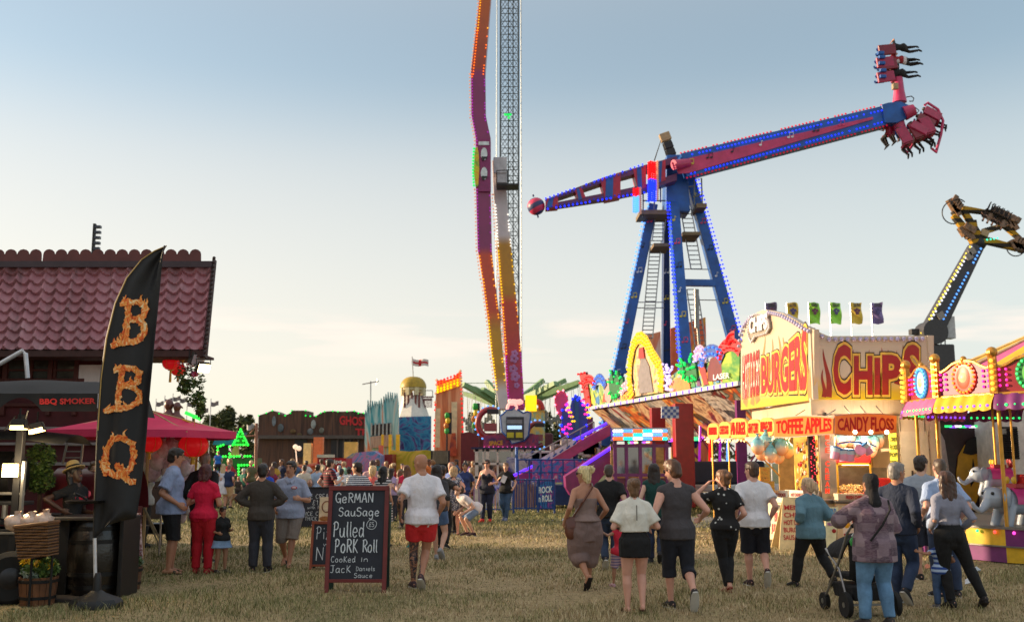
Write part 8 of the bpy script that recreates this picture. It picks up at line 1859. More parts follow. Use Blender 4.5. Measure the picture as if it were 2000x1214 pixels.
person('woman in a spotted black blouse with one hand behind her head',1420,1156,916,4,fem=True,w=1.2,tone='pink',top=('short',dots('spotted_black',(24,22,24),(200,200,196),13),.012,-.0),bottom=('long',C((22,22,26)),.003),hair=('bun',(112,78,56)),shoes=(150,60,56),sandals=True,yaw=40,feet={'L':(.02,.02,0,0),'R':(.02,-.06,0,.35)},hands={'L':(.10,.06,.14,.9,.1,-.2),'R':(.05,.1,-.36)})
person('man in a white t-shirt and navy shorts beside the chip stall',1478,1145,900,-2,w=1.16,tone='pink',yaw=40,top=('short',C((226,224,230)),.02,-.03),bottom=('shorts',C((26,28,40)),.02,1.0),hair=('short',(72,52,42)),shoes=(56,36,40),feet={'L':(-.06,.14,0,0),'R':(.1,-.24,.03,.9)},hands={'L':(.08,.04,-.40),'R':(.07,.05,-.40)})
person('woman in a teal sweatshirt with blonde ponytail and black trousers',1588,1146,930,10,fem=True,w=1.42,tone='pink',yaw=34,top=('long',C((98,134,150)),.035,-.06,1.55),bottom=('long',C((24,24,27)),.012),hair=('pony',(200,168,134)),shoes=(34,32,34),feet={'L':(-.2,.12,0,0),'R':(.24,-.12,.02,.5)},hands={'L':(.05,.0,-.36),'R':(.08,.14,-.24)})
# ---- right edge group
J=person('woman in a black headscarf and patchwork tunic pushing a pushchair',1716,1222,924,6,fem=True,w=1.5,tone='olive',top=('long',patchwork('patchwork_tunic',[(96,72,88),(126,106,118),(76,58,72),(110,92,104),(140,120,128)],8),.05,-.09),bottom=('long',D((92,130,166)),.008),hair=('scarf',(26,24,28)),shoes=(60,54,52),yaw=8,feet={'L':(-.13,.02,0,0),'R':(.11,-.04,0,.1)},hands={'L':(.10,.30,-.20,.7,-.5,-.2),'R':(.02,.28,-.20)})
h=J['h']; g=MB(); g.tube([(-.12,-.17,.56*h),(.0,-.205,.66*h),(.1,-.19,.76*h),(.13,-.1,.82*h)],.012,5); g.build('bag_strap',C((22,22,24)),J['root'],50,False)
person('grey haired man in a navy top facing right behind the headscarf',1764,1180,902,-38,w=1.1,tone='tan',yaw=-32,top=('long',C((34,44,66)),.02,-.02),bottom=('long',D((44,60,90)),.01),hair=('short',(128,122,118)),feet=WALK(.1))
person('curly haired man in a grey t-shirt standing by the carousel',1811,1133,889,-14,w=1.05,tone='fair',yaw=-42,top=('short',C((150,158,172)),.018,-.01),bottom=('shorts',C((34,40,58)),.018,1.0),hair=('curly',(44,32,28)),shoes=(30,28,30),hands={'L':(.06,.06,-.38),'R':(.04,.14,-.34)},feet=WALK(.12))
person('man in a pale blue shirt with cropped hair behind the grey crop top',1852,1165,896,2,w=1.12,tone='pink',top=('short',C((150,170,206)),.02,-.02,.8),bottom=('long',D((46,60,88)),.012),hair=('buzz',(78,62,52)),hands={'L':(.09,.05,-.38)})
person('woman with long brown hair, grey crop top and black trousers',1864,1188,922,2,fem=True,w=1.12,tone='pink',top=('crop',C((136,138,156)),.006,.06),bottom=('long',C((20,20,23)),.004),hair=('longer',(66,42,34)),shoes=(30,26,28),hands={'L':(.05,.08,-.36),'R':(.06,.08,-.37)},feet={'L':(-.03,.0,0,.15),'R':(.33,-.05,0,.45)})
person('child in blue striped top reaching an arm to the left',1842,1186,1046,12,w=1.0,tone='olive',top=('short',stripes('kid_blue',(40,70,140),(170,190,220),18),.012,-.04),bottom=('long',D((60,84,120)),.012),hair=('short',(50,36,30)),hands={'L':(.34,.12,-.02),'R':(.04,.08,-.3)},shoes=(120,120,130))
# ---- centre: man in front of the boards and those around him
person('bald tattooed man in a white t-shirt and red shorts walking away',822,1150,884,6,hair=('bald',),w=1.1,tone='tan',tats=True,top=('short',C((228,224,232)),.019,-.025,.7),bottom=('shorts',C((206,40,44)),.02,.62),feet={'L':(-.10,.18,0,0),'R':(.0,-.14,.01,.6)},yaw=46,pitch=4,shoes=(70,50,56),hands={'L':(.11,.02,-.40),'R':(.06,.1,-.38)})
person('woman with a grey plimsoll stepping behind the bald man',852,1092,906,-10,fem=True,tone='fair',top=('tee34',C((60,58,62)),.014,0),bottom=('shorts',D((80,104,140)),.008,.6),hair=('long',(34,24,24)),shoes=(150,154,160),feet={'L':(-.02,.1,0,0),'R':(.14,-.22,.02,.7)})
person('man in dark grey top and black jeans right of the bald man',862,1072,908,-16,w=1.05,tone='tan',top=('short',C((58,54,54)),.016,-.03),bottom=('long',C((24,23,26)),.012),hair=('short',(30,24,24)),feet={'L':(-.06,.1,0,0),'R':(.12,-.1,0,.3)},hands={'R':(.2,.12,-.1)})
person('woman in a blue and white floral dress with blonde bob',885,1044,910,4,fem=True,w=1.15,tone='pink',top=('dress',floral('floral_dress',(34,40,66),[(206,204,206),(150,156,176),(40,46,74)],24),.012,-.16),hair=('bob',(178,148,112)),shoes=(96,60,50),sandals=True,hands={'L':(.04,.16,-.26),'R':(.05,.18,-.26)})
person('balding man in a blue shirt behind the floral dress',881,1040,902,150,w=1.15,tone='pink',top=('short',C((110,130,190)),.018,-.02),bottom=('long',C((24,24,28)),.012),hair=('buzz',(120,100,90)),detail=True)
person('boy in a raglan shirt bending forward with hands on knees',930,1045,925,118,h=1.62,w=.95,tone='fair',lean=.95,drop=.13,top=('short',C((214,208,212)),.016,-.03),bottom=('shorts',D((110,132,164)),.016,.95),hair=('short',(34,24,24)),shoes=(56,36,44),feet={'L':(-.1,.12,0,0),'R':(.1,.18,0,0)},hands={'L':(.05,.04,-.34),'R':(.05,.04,-.34)},pitch=-40)
person('woman in a navy vest with sunglasses and red shoes',951,1018,896,165,fem=True,w=1.3,tone='pink',top=('cami',C((28,32,48)),.012,-.06),bottom=('long',D((26,34,58)),.008),hair=('short',(40,28,28)),glasses=(14,14,16),shoes=(214,30,40),feet={'L':(-.09,.0,0,0),'R':(.09,.14,0,0)},hands={'L':(.05,.16,-.3),'R':(.12,.06,-.36)})
person('girl in a purple team shirt and denim shorts by the barrier',963,1000,918,172,fem=True,w=.95,tone='fair',top=('long',blotch('team_shirt',[(60,40,150),(70,60,170),(190,200,230)],4,.2,.6,(.2,.2,1)),.012,0),bottom=('mini',D((110,140,176)),.006),hair=('topbun',(60,44,38)),shoes=(190,160,160))
person('woman in a black v neck t-shirt and jeans holding a leaflet',988,1016,902,168,fem=True,w=1.05,tone='fair',top=('short',C((24,24,27)),.014,-.04),bottom=('long',D((58,84,116)),.006),hair=('pony',(110,84,62)),shoes=(110,120,150),hands={'L':(.1,.05,-.37),'R':(.02,.24,-.14)},feet={'L':(-.03,.1,0,0),'R':(.06,-.1,0,.3)})
t=thing('leaflet',at(984,935,27.8),'folded pale leaflet held by the woman in black','paper'); g=MB(); g.box((0,0,0),(.13,.006,.2),Matrix.Rotation(.4,3,'Y')); g.build('sheet',M('paper_white',(214,214,222),.6),t,world=False)
person('girl with a high bun behind the bending boy',908,1022,903,175,fem=True,tone='olive',top=('short',C((44,60,110)),.012,-.02),bottom=('mini',D((50,70,130)),.006),hair=('topbun',(40,28,26)),shoes=(150,170,200))
# ---- left group
person('man in a light blue shirt and black shorts facing right',328,1120,874,-72,w=1.28,tone='tan',top=('short',C((142,156,190)),.035,-.04,.8),bottom=('shorts',C((22,22,26)),.02,1.02),hair=('short',(36,28,26)),shoes=(40,34,36),sandals=True,feet={'L':(-.08,.04,0,0),'R':(.08,.0,0,0)},hands={'L':(.05,.08,-.40),'R':(.05,.08,-.40)},pitch=8)
person('woman in a crimson t-shirt and red trousers with back turned',393,1119,906,-4,fem=True,w=1.22,tone='tan',top=('short',C((206,16,62)),.006,-.01),bottom=('long',C((176,14,34)),.012),hair=('bob',(74,26,28)),shoes=(150,30,34),feet={'L':(-.1,.02,0,0),'R':(.1,-.02,0,0)},hands={'L':(.03,.22,-.2),'R':(.02,.2,-.22)})
person('bald man in black behind the woman in red',391,1098,884,-10,w=1.1,tone='tan',top=('long',C((26,26,29)),.02,-.02),bottom=('long',C((34,32,36)),.014),hair=('buzz',(120,96,84)))
person('child in black with a denim jacket tied round the waist',430,1118,990,-130,w=1.35,fem=True,tone='olive',top=('short',C((22,22,25)),.02,-.02),bottom=('skirt',D((120,146,178)),.012,-.13),hair=('short',(40,30,28)),hands={'L':(.03,.18,-.24),'R':(.05,.1,-.3)},shoes=(60,56,60))
person('man in a dark sweatshirt standing with hands on hips',506,1116,906,2,w=1.16,tone='tan',top=('long',C((64,58,54)),.018,-.03,1.85),bottom=('long',C((48,50,60)),.018),hair=('short',(30,26,26)),shoes=(28,26,28),yaw=6,hands={'L':(-.03,-.02,-.30,1,-.15,.1),'R':(-.03,.0,-.30,1,-.15,.1)},feet={'L':(-.1,.0,0,0,.3),'R':(.12,.0,0,0,-.3)})
def polo_logo(J):
    g=MB(); c=J['S'](.24)+J['fwd']*(.125*J['h'])-J['right']*.085; g.ball(c,.045,10,6,(1.1,.3,.6)); g.m=1; g.ball(c-Vector((0,-.006,0)),.034,10,6,(1.1,.3,.6)); g.build('chest_badge',[M('badge_red',(180,40,46),.6),M('badge_pale',(220,190,190),.6)],J['root'],60,False)
    g=MB(); 
    for s_ in (-1,1): g.loft([J['S'](.315)+J['right']*s_*.06*J['h']-J['fwd']*.01,J['S'](.305)+J['right']*s_*.04*J['h']+J['fwd']*.055*J['h'],J['S'](.285)+J['right']*s_*.012*J['h']+J['fwd']*.072*J['h']],[(.02*J['h'],.008*J['h'])]*3,J['up'],8,(True,True))
    g.build('collar',C((158,166,190)),J['root'],60,False)
person('man in a grey blue polo shirt and khaki shorts walking this way',563,1106,897,184,w=1.2,tone='tan',top=('short',C((150,158,182)),.024,-.045,.85),bottom=('shorts',C((128,116,108)),.03,1.06),hair=('short',(32,26,24)),shoes=(40,36,40),sandals=True,yaw=-18,hands={'L':(.02,.24,-.24,.5,-1,-.3),'R':(.06,.06,-.39)},feet={'L':(-.04,.2,0,0),'R':(.08,-.16,0,.5)},extra=polo_logo)
person('dark skinned woman in a straw hat and black apron bending at the stall',128,1150,908,-112,fem=True,w=1.05,tone='dark',lean=.12,pitch=-26,top=('short',C((24,24,27)),.012,-.02),bottom=('long',C((26,26,30)),.012),hair=('long',(26,20,20)),shoes=(190,190,190),hands={'L':(.0,.2,-.3),'R':(.14,.06,-.24,1,-.6,-.1)},extra=lambda J:[(lambda g:(g.lathe([(.145,0),(.15,.012),(.09,.02),(.088,.05)],J['H'](0,-.004,.042),20,J['Rh']),g.lathe([(.09,.02),(.086,.1),(.06,.125),(.02,.115)],J['H'](0,-.004,.042),20,J['Rh']),g.build('straw_hat',M('straw',(196,168,112),.7,bmp=.4),J['root'],50,False)))(MB()),(lambda g:(g.lathe([(.0885,.025),(.091,.028),(.0895,.055),(.087,.057)],J['H'](0,-.004,.042),20,J['Rh']),g.build('hat_band',C((24,22,24)),J['root'],50,False)))(MB()),MB().box(J['S'](.22)+J['fwd']*.12,(.2,.02,.07)).build('apron_trim',C((190,36,60)),J['root'],world=False)])
person('brown haired man leaning forward behind the feather flag',168,1138,903,-150,w=1.05,tone='fair',lean=.2,pitch=-24,top=('short',C((34,32,34)),.016),bottom=('long',C((30,30,34)),.012),hair=('quiff',(92,64,42)))
person('person in a grey shirt and black trousers behind the flag',278,1068,898,-60,fem=True,w=1.1,tone='fair',top=('long',C((150,152,150)),.03,-.03),bottom=('long',C((26,26,28)),.01),hair=('bob',(160,130,90)),hands={'R':(.1,.3,.05)})
# ---- crowd in the middle distance, one by one: (label, px, head y, Y, facing, options)
def mid(label,px,hy,Y,face,top,bottom=None,hair=('short',(40,30,26)),tone='fair',fem=False,**k):
    X=(px-CX)/F*Y*1.0; p=at(px,hy,Y); 
    person(label,px,0,0,face,loc=(p.x,Y,0),h=p.z+.005,top=top,bottom=bottom or ('long',C((50,52,64)),.014),hair=hair,tone=tone,fem=fem,detail=k.pop('detail',False),**k)
T=lambda c,l=.016,kd='short':(kd,C(c),l,-.02)
mid('man in a cream t-shirt left of the dark ice board',595,907,31,4,T((206,196,180)),w=1.15,hair=('buzz',(60,48,42)))
mid('man in a pale blue shirt left of the maroon stripes',621,906,31,-10,T((160,182,212)),hair=('short',(34,28,26)))
mid('man in a maroon and black striped t-shirt facing right',644,896,27,-50,('short',stripes('maroon_stripe',(110,26,42),(42,24,34),14),.018,-.02),hair=('short',(40,30,28)),hands={'R':(.02,.26,-.16)})
mid('person in a grey cap beyond the striped t-shirt',663,908,34,20,T((190,196,210)),hair=('buzz',(140,150,160)),fem=True)
mid('woman in a light blue top with dark ponytail',667,914,30,-20,T((150,180,206)),hair=('pony',(30,26,30)),fem=True,tone='tan')
mid('woman in a white blouse with dark hair tied up',682,911,29,10,('short',C((220,224,230)),.03,-.02),hair=('bun',(34,28,28)),fem=True)
mid('man in a navy and white striped top behind the chalkboard',699,902,20.5,38,('short',stripes('breton',(226,224,226),(40,44,70),26,.45),.022,-.03),w=1.25,tone='tan',hair=('short',(44,30,26)),yaw=40)
mid('tall man in a dusty pink shirt behind the blonde ponytail',728,898,26,0,T((190,150,154)),hair=('short',(70,50,44)),tone='pink',w=1.1)
mid('woman with a blonde ponytail in a coral top',728,909,21,-12,T((226,110,104)),hair=('pony',(206,176,130)),fem=True,w=1.15,tone='pink')
mid('woman with long black hair in a striped dress',749,910,20.5,-20,('dress',stripes('bw_dress',(200,196,196),(34,34,42),20),.012,-.2),bottom=('long',C((40,40,46)),.004),hair=('longer',(26,22,26)),fem=True,w=1.1)
mid('dark haired woman in a lilac top beside the striped dress',765,914,29,-40,T((170,150,190)),hair=('long',(44,34,34)),fem=True)
mid('child with brown hair in a pale top left of the bald man',781,917,30,10,T((220,190,190)),hair=('bob',(110,74,48)),fem=True)
mid('woman in a raspberry top partly behind the bald man',794,908,26,24,T((190,30,70)),hair=('long',(96,64,48)),fem=True)
mid('man in a pale blue shirt carrying a child',421,905,37,30,T((170,190,220)),hair=('short',(34,28,28)),hands={'R':(.1,.1,.3)})
mid('woman in a white sundress in the distance',436,905,37,20,('dress',C((226,224,236)),.012,-.2),bottom=('mini',C((220,220,230)),.004),hair=('long',(206,180,140)),fem=True,tone='pink')
mid('man in a navy shirt and sand shorts in the distance',448,906,37,-10,T((40,54,90)),('shorts',C((196,160,120)),.02,1.0),hair=('buzz',(140,110,100)),tone='pink',w=1.1)
mid('white haired person in a green top further back',476,914,42,-40,T((40,110,90)),hair=('short',(220,214,206)),tone='pink')
mid('child in a yellow and black top by the white haired person',466,930,40,0,T((60,54,50)),hair=('short',(180,140,90)))
mid('man in a grey shirt looking right, left of the polo shirt',515,903,33,-70,T((130,132,146)),hair=('short',(90,66,52)),tone='pink')
mid('woman with plum hair in a bright blue top',523,915,30,8,T((40,80,190)),hair=('bob',(84,34,52)),fem=True,w=1.15)
mid('woman in a maroon top just left of the polo shirt',531,910,35,30,T((130,40,70)),hair=('long',(120,80,60)),fem=True)
mid('person in a peach top far behind the dark sweatshirt',489,922,44,10,T((220,160,140)),hair=('bob',(150,110,80)),fem=True)
mid('person in a black jacket far behind the dark sweatshirt',468,912,46,-20,T((40,40,46)),hair=('short',(50,40,36)))
mid('small girl in pink beyond the sweatshirt',481,935,42,0,T((220,60,130)),hair=('long',(120,90,60)),fem=True)
FAR=[('beige top',(200,180,150)),('red top',(170,40,44)),('white t-shirt',(220,216,214)),('teal top',(50,120,130)),('grey hoodie',(120,118,122)),('black t-shirt',(30,30,34)),('orange top',(216,120,60)),('sky blue shirt',(130,170,210)),('olive jacket',(96,96,66)),('violet top',(120,80,150)),('cream dress',(216,200,170)),('denim shirt',(80,104,140)),('salmon top',(216,140,120)),('navy hoodie',(40,46,74)),('mint top',(150,196,176)),('mustard top',(190,150,60))]
WHERE=['near the green lit ride','before the warm lit stall','before the ghost train ledge','at the red chips kiosk','by the airbrushed stall','by the red kiosk','before the plank ride','by the gold pipe rack','left of the glazed pay box','before the glazed pay box','below the pink ramp','far back by the teal house','far back by the yellow pillars','between the stalls at left','beyond the dark ice board','beyond the floral dress']
r=random.Random(21)
fx=[409,424,455,497,541,548,556,576,584,603,612,632,653,676,707,713,740,757,771,788,803,838,846,870,893,902,916,925,936,972,1010,1022]
HC=[(40,30,28),(90,64,46),(150,116,80),(200,170,130),(60,46,40)]
for i,px in enumerate(fx):
    Y=r.uniform(38,52); c=FAR[(i*7+3)%16]; fem=i%2==0; hs_=r.choice(['bob','long','pony']) if fem else r.choice(['short','buzz','short'])
    tall=r.uniform(1.56,1.84) if i%5 else r.uniform(1.15,1.4); X=(px-CX)/F*Y; q=min(range(16),key=lambda w:abs([455,585,640,650,705,755,875,858,925,985,1020,735,772,500,612,890][w]-px)+ (3 if w==14 else 0))
    ref=[455,585,640,650,705,755,875,858,925,985,1020,735,772,500,612,890][q]
    person('%s in a %s, %s hair, %s%s'%('woman' if fem else 'man',c[0],{(40,30,28):'black',(90,64,46):'brown',(150,116,80):'fair',(200,170,130):'blonde',(60,46,40):'dark brown'}[HC[i%5]],'leftward '  if px<ref-4 else ('rightward ' if px>ref+4 else ''),WHERE[q]),px,0,0,r.uniform(-180,180),loc=(X,Y,0),h=tall,top=('short',C(c[1]),.016,-.02),bottom=('long',C(r.choice([(44,48,64),(70,84,110),(30,30,34),(130,110,90)])),.014) if i%3 else ('shorts',C((90,84,80)),.02,1.0),hair=(hs_,HC[i%5]),tone=r.choice(['fair','pink','tan','olive','brown']),fem=fem,w=r.uniform(.95,1.25),detail=False,feet=WALK(r.uniform(.02,.22)))
# attendants
mid('attendant with a cap inside the glazed pay box',976,902,41.9,170,T((140,50,44)),hair=('short',(40,30,28)),tone='brown')
mid('woman with long red hair at the right hatch of the chip stall',1703,925,19.2,10,('long',C((84,30,36)),.016,-.02),hair=('longer',(96,30,34)),fem=True,tone='pink')
# child on shoulders
J=person('small child in blue riding on shoulders in the distance',427,0,0,20,loc=(at(427,905,37).x,36.9,1.28),h=1.0,top=('short',C((40,110,200)),.012,0),bottom=('long',C((60,60,80)),.01),hair=('short',(180,140,90)),detail=False,w=1.0,drop=.2)
# riders on the pendulum gondola
SK=['rider lying forward in the %s seat of the upper gondola row','rider in the %s seat of the lower right gondola row']
LBL=['left rider of the front upper gondola row, dark trousers','right rider of the front upper gondola row, white printed top','left rider of the rear upper gondola row, red top','right rider of the rear upper gondola row, black top','first rider of the nearer lower gondola row','middle rider of the nearer lower gondola row','last rider of the nearer lower gondola row','first rider of the outer lower gondola row','middle rider of the outer lower gondola row','last rider of the outer lower gondola row','left rider of the inner lower gondola row','right rider of the inner lower gondola row']
for i,(p,a,u,f) in enumerate(SEATS):
    hh=1.7; lower=i>=4
    J=person(LBL[i],0,0,0,0,loc=(0,0,0),h=hh,vox=.03,top=('short',C([(34,32,36),(210,206,214),(150,40,50),(30,28,32)][i%4]),.012,-.02),bottom=('long',C([(30,28,32),(40,34,36)][i%2]),.01),hair=('short',(44,32,28)) if i%2 else ('long',(70,46,34)),tone=['fair','tan'][i%2],detail=False,fem=bool(i%3==1),
       feet={'L':(-.12,.22,.12,.5),'R':(.12,.3,.16,.4)} if lower else {'L':(-.12,.0,.0,.9),'R':(.1,.1,.1,.8)},hands={'L':(.22,.3,.1),'R':(.2,.35,.0)} if i%2 else {'L':(.05,.25,-.2),'R':(.05,.25,-.2)},drop=.06 if lower else .0)
    Rm=Matrix((a,f,-u)).transposed(); J['root'].matrix_basis=Matrix.Translation(p+u*(.95 if lower else 1.62)+(f*.0 if lower else f*.1))@Rm.to_4x4()
for i in range(5):
    p=at(1926+8.6*i,416+4.4*i,71.4); u=Vector((.38,-.25,.88)).normalized(); a=Vector((.9,0,-.42)); a=(a-u*a.dot(u)).normalized(); f=a.cross(u)
    J=person(('first','second','middle','fourth','last')[i]+' of five riders strapped upside down in the dark tilted arm ride, from the left',0,0,0,0,loc=(0,0,0),h=1.7,vox=.035,top=('short',C([(60,50,48),(150,130,120),(40,40,48)][i%3]),.012,-.02),bottom=('long',C((36,32,34)),.01),hair=('short',(50,36,28)),tone=['tan','fair'][i%2],detail=False,feet={'L':(-.1,.25,.12,.4),'R':(.1,.3,.15,.4)},hands={'L':(.05,.25,-.1),'R':(.05,.25,-.1)},drop=.06)
    J['root'].matrix_basis=Matrix.Translation(p+u*.95)@Matrix((a,f,-u)).transposed().to_4x4()
# ------------------------------------------------------------- pushchair
q=gnd(1700,1206); ps=thing('pushchair',(q.x,q.y+.25,0),'black three seater style pushchair with silver frame beside the headscarf','pushchair',None,.12)
FRM=M('pram_silver',(150,152,156),.3,.8); PB=C((24,24,27)); TY=M('tyre',(18,18,19))
for x,y,r_ in ((-.29,-.22,.14),(.27,-.22,.14),(-.25,.42,.1),(.25,.42,.1)):
    g=MB(); g.lathe([(r_*.78,-.025),(r_*.95,-.028),(r_,0),(r_*.95,.028),(r_*.78,.025)],(x,y,r_),20,Matrix.Rotation(math.pi/2,3,'Y')); w=g.build('wheel',TY,ps,40,False); g=MB()
    for k in range(6): a=math.pi*k/6; g.tube([(x,y+r_*.78*math.cos(a),r_+r_*.78*math.sin(a)),(x,y-r_*.78*math.cos(a),r_-r_*.78*math.sin(a))],.008,5)
    g.lathe([(.01,-.03),(.03,-.03),(.03,.03),(.01,.03)],(x,y,r_),10,Matrix.Rotation(math.pi/2,3,'Y')); g.build('rim',FRM,w,40,False)
g=MB()
for s_ in (-1,1): g.tube([(s_*.27,-.24,.14),(s_*.27,-.05,.5),(s_*.26,.3,.7)],.014,7); g.tube([(s_*.25,.42,.12),(s_*.27,-.02,.55),(s_*.27,-.3,.92),(s_*.25,-.36,.99)],.015,7)
g.tube([(-.27,-.24,.14),(.27,-.24,.14)],.012,6); g.build('frame',FRM,ps,50,False)
g=MB(); g.tube([(-.25,-.36,.99),(-.2,-.38,1.02),(.2,-.38,1.02),(.25,-.36,.99)],.022,8); g.build('handle',C((30,30,32)),ps,50,False)
g=MB(); g.loft([(0,-.14,.42),(0,-.2,.58),(0,-.17,.76),(0,-.08,.86)],[(.2,.06),(.22,.1),(.21,.1),(.17,.06)],(1,0,0),14,(True,True)); g.build('seat_back',PB,ps,50,False)
g=MB(); g.grid(lambda u,v:Vector((.26*math.cos(math.pi*u),-.12+.42*v-.1*math.sin(math.pi*u)*(1-v),.62+.28*math.sin(math.pi*u)*(1-.35*v*v))),14,7); h_=g.build('hood',PB,ps,60,False); sm_=h_.modifiers.new('t','SOLIDIFY'); sm_.thickness=.015
g=MB(); g.box((0,.08,.42),(.4,.42,.06)); g.box((0,.0,.26),(.42,.5,.16),None,1.1); g.build('basket',PB,ps,world=False,bevel=.02)
g=MB(); g.tube([(-.15,-.27,.6),(-.15,-.28,.5),(.0,-.285,.46),(.17,-.28,.48)],.006,5); g.build('piping',M('pale_piping',(170,170,174),.5),ps,50,False)
t=thing('green_strap_bag',Vector((q.x-.12,q.y-.06,.82)),'white and green bag hanging from the pushchair handle','bag'); g=MB(); g.ball((0,0,0),.09,9,6,(1,.6,.8)); g.build('bag',M('bag_green',(60,170,80),.5),t,60,False); g=MB(); g.tube([(-.06,0,.06),(0,0,.14),(.06,0,.06)],.01,5); g.build('strap',M('bag_white',(214,220,222),.5),t,50,False)
# dog in the distance
pd=at(461,972,37); dg=thing('dog',(pd.x,37,0),'brown and white dog standing by the sand coloured shorts','dog',None,1.4); g=MB()
g.loft([(0,-.26,.40),(0,0,.40),(0,.2,.43)],[(.09,.1),(.1,.12),(.11,.14)],(1,0,0),10,(True,True)); g.loft([(0,.22,.47),(0,.32,.58)],[.08,.065],(1,0,0),8,(True,True)); g.ball((0,.36,.62),.085,8,6); g.loft([(0,.4,.6),(0,.5,.57)],[.05,.035],(1,0,0),8,(True,True)); g.tube([(0,-.28,.44),(0,-.4,.52)],[.025,.015],6)
for s_ in (-1,1): g.loft([(s_*.07,.2,.4),(s_*.07,.2,.2),(s_*.07,.22,.02)],[.045,.03,.03],(1,0,0),7,(True,True)); g.loft([(s_*.07,-.22,.4),(s_*.07,-.18,.26),(s_*.07,-.26,.15),(s_*.07,-.22,.02)],[.065,.045,.03,.03],(1,0,0),7,(True,True)); g.ball((s_*.07,.33,.66),.03,6,4,(.6,1,1.4))
me=remesh(g,.016,2); me.materials.append(blotch('dog_coat',[(96,62,40),(150,110,76),(220,206,190)],6,.5,.8)); link('body',me,dg,False)
# litter
for i,(px,py,c,l) in enumerate(((1892,1142,(206,210,220),'white paper scrap on the grass by the carousel'),(1908,1118,(190,200,210),'white cup lying near the carousel skirt'),(800,1070,(40,130,130),'teal scrap on the grass behind the bald man'),(1100,1018,(200,204,210),'pale paper on the grass by the ramps'),(1812,1112,(216,130,100),'orange wrapper on the grass near the curly haired man'))):
    q=gnd(px,py); t=thing('litter',q,l,'litter'); g=MB(); r=random.Random(i); g.add([(-.07,-.04,.02),(.05,-.05,.05),(.08,.04,.02),(-.02,.06,.07),(0,0,.1)],[(0,1,4),(1,2,4),(2,3,4),(3,0,4),(0,3,2,1)]); g.build('scrap',M('litter_%d'%i,c,.6),t,world=False)
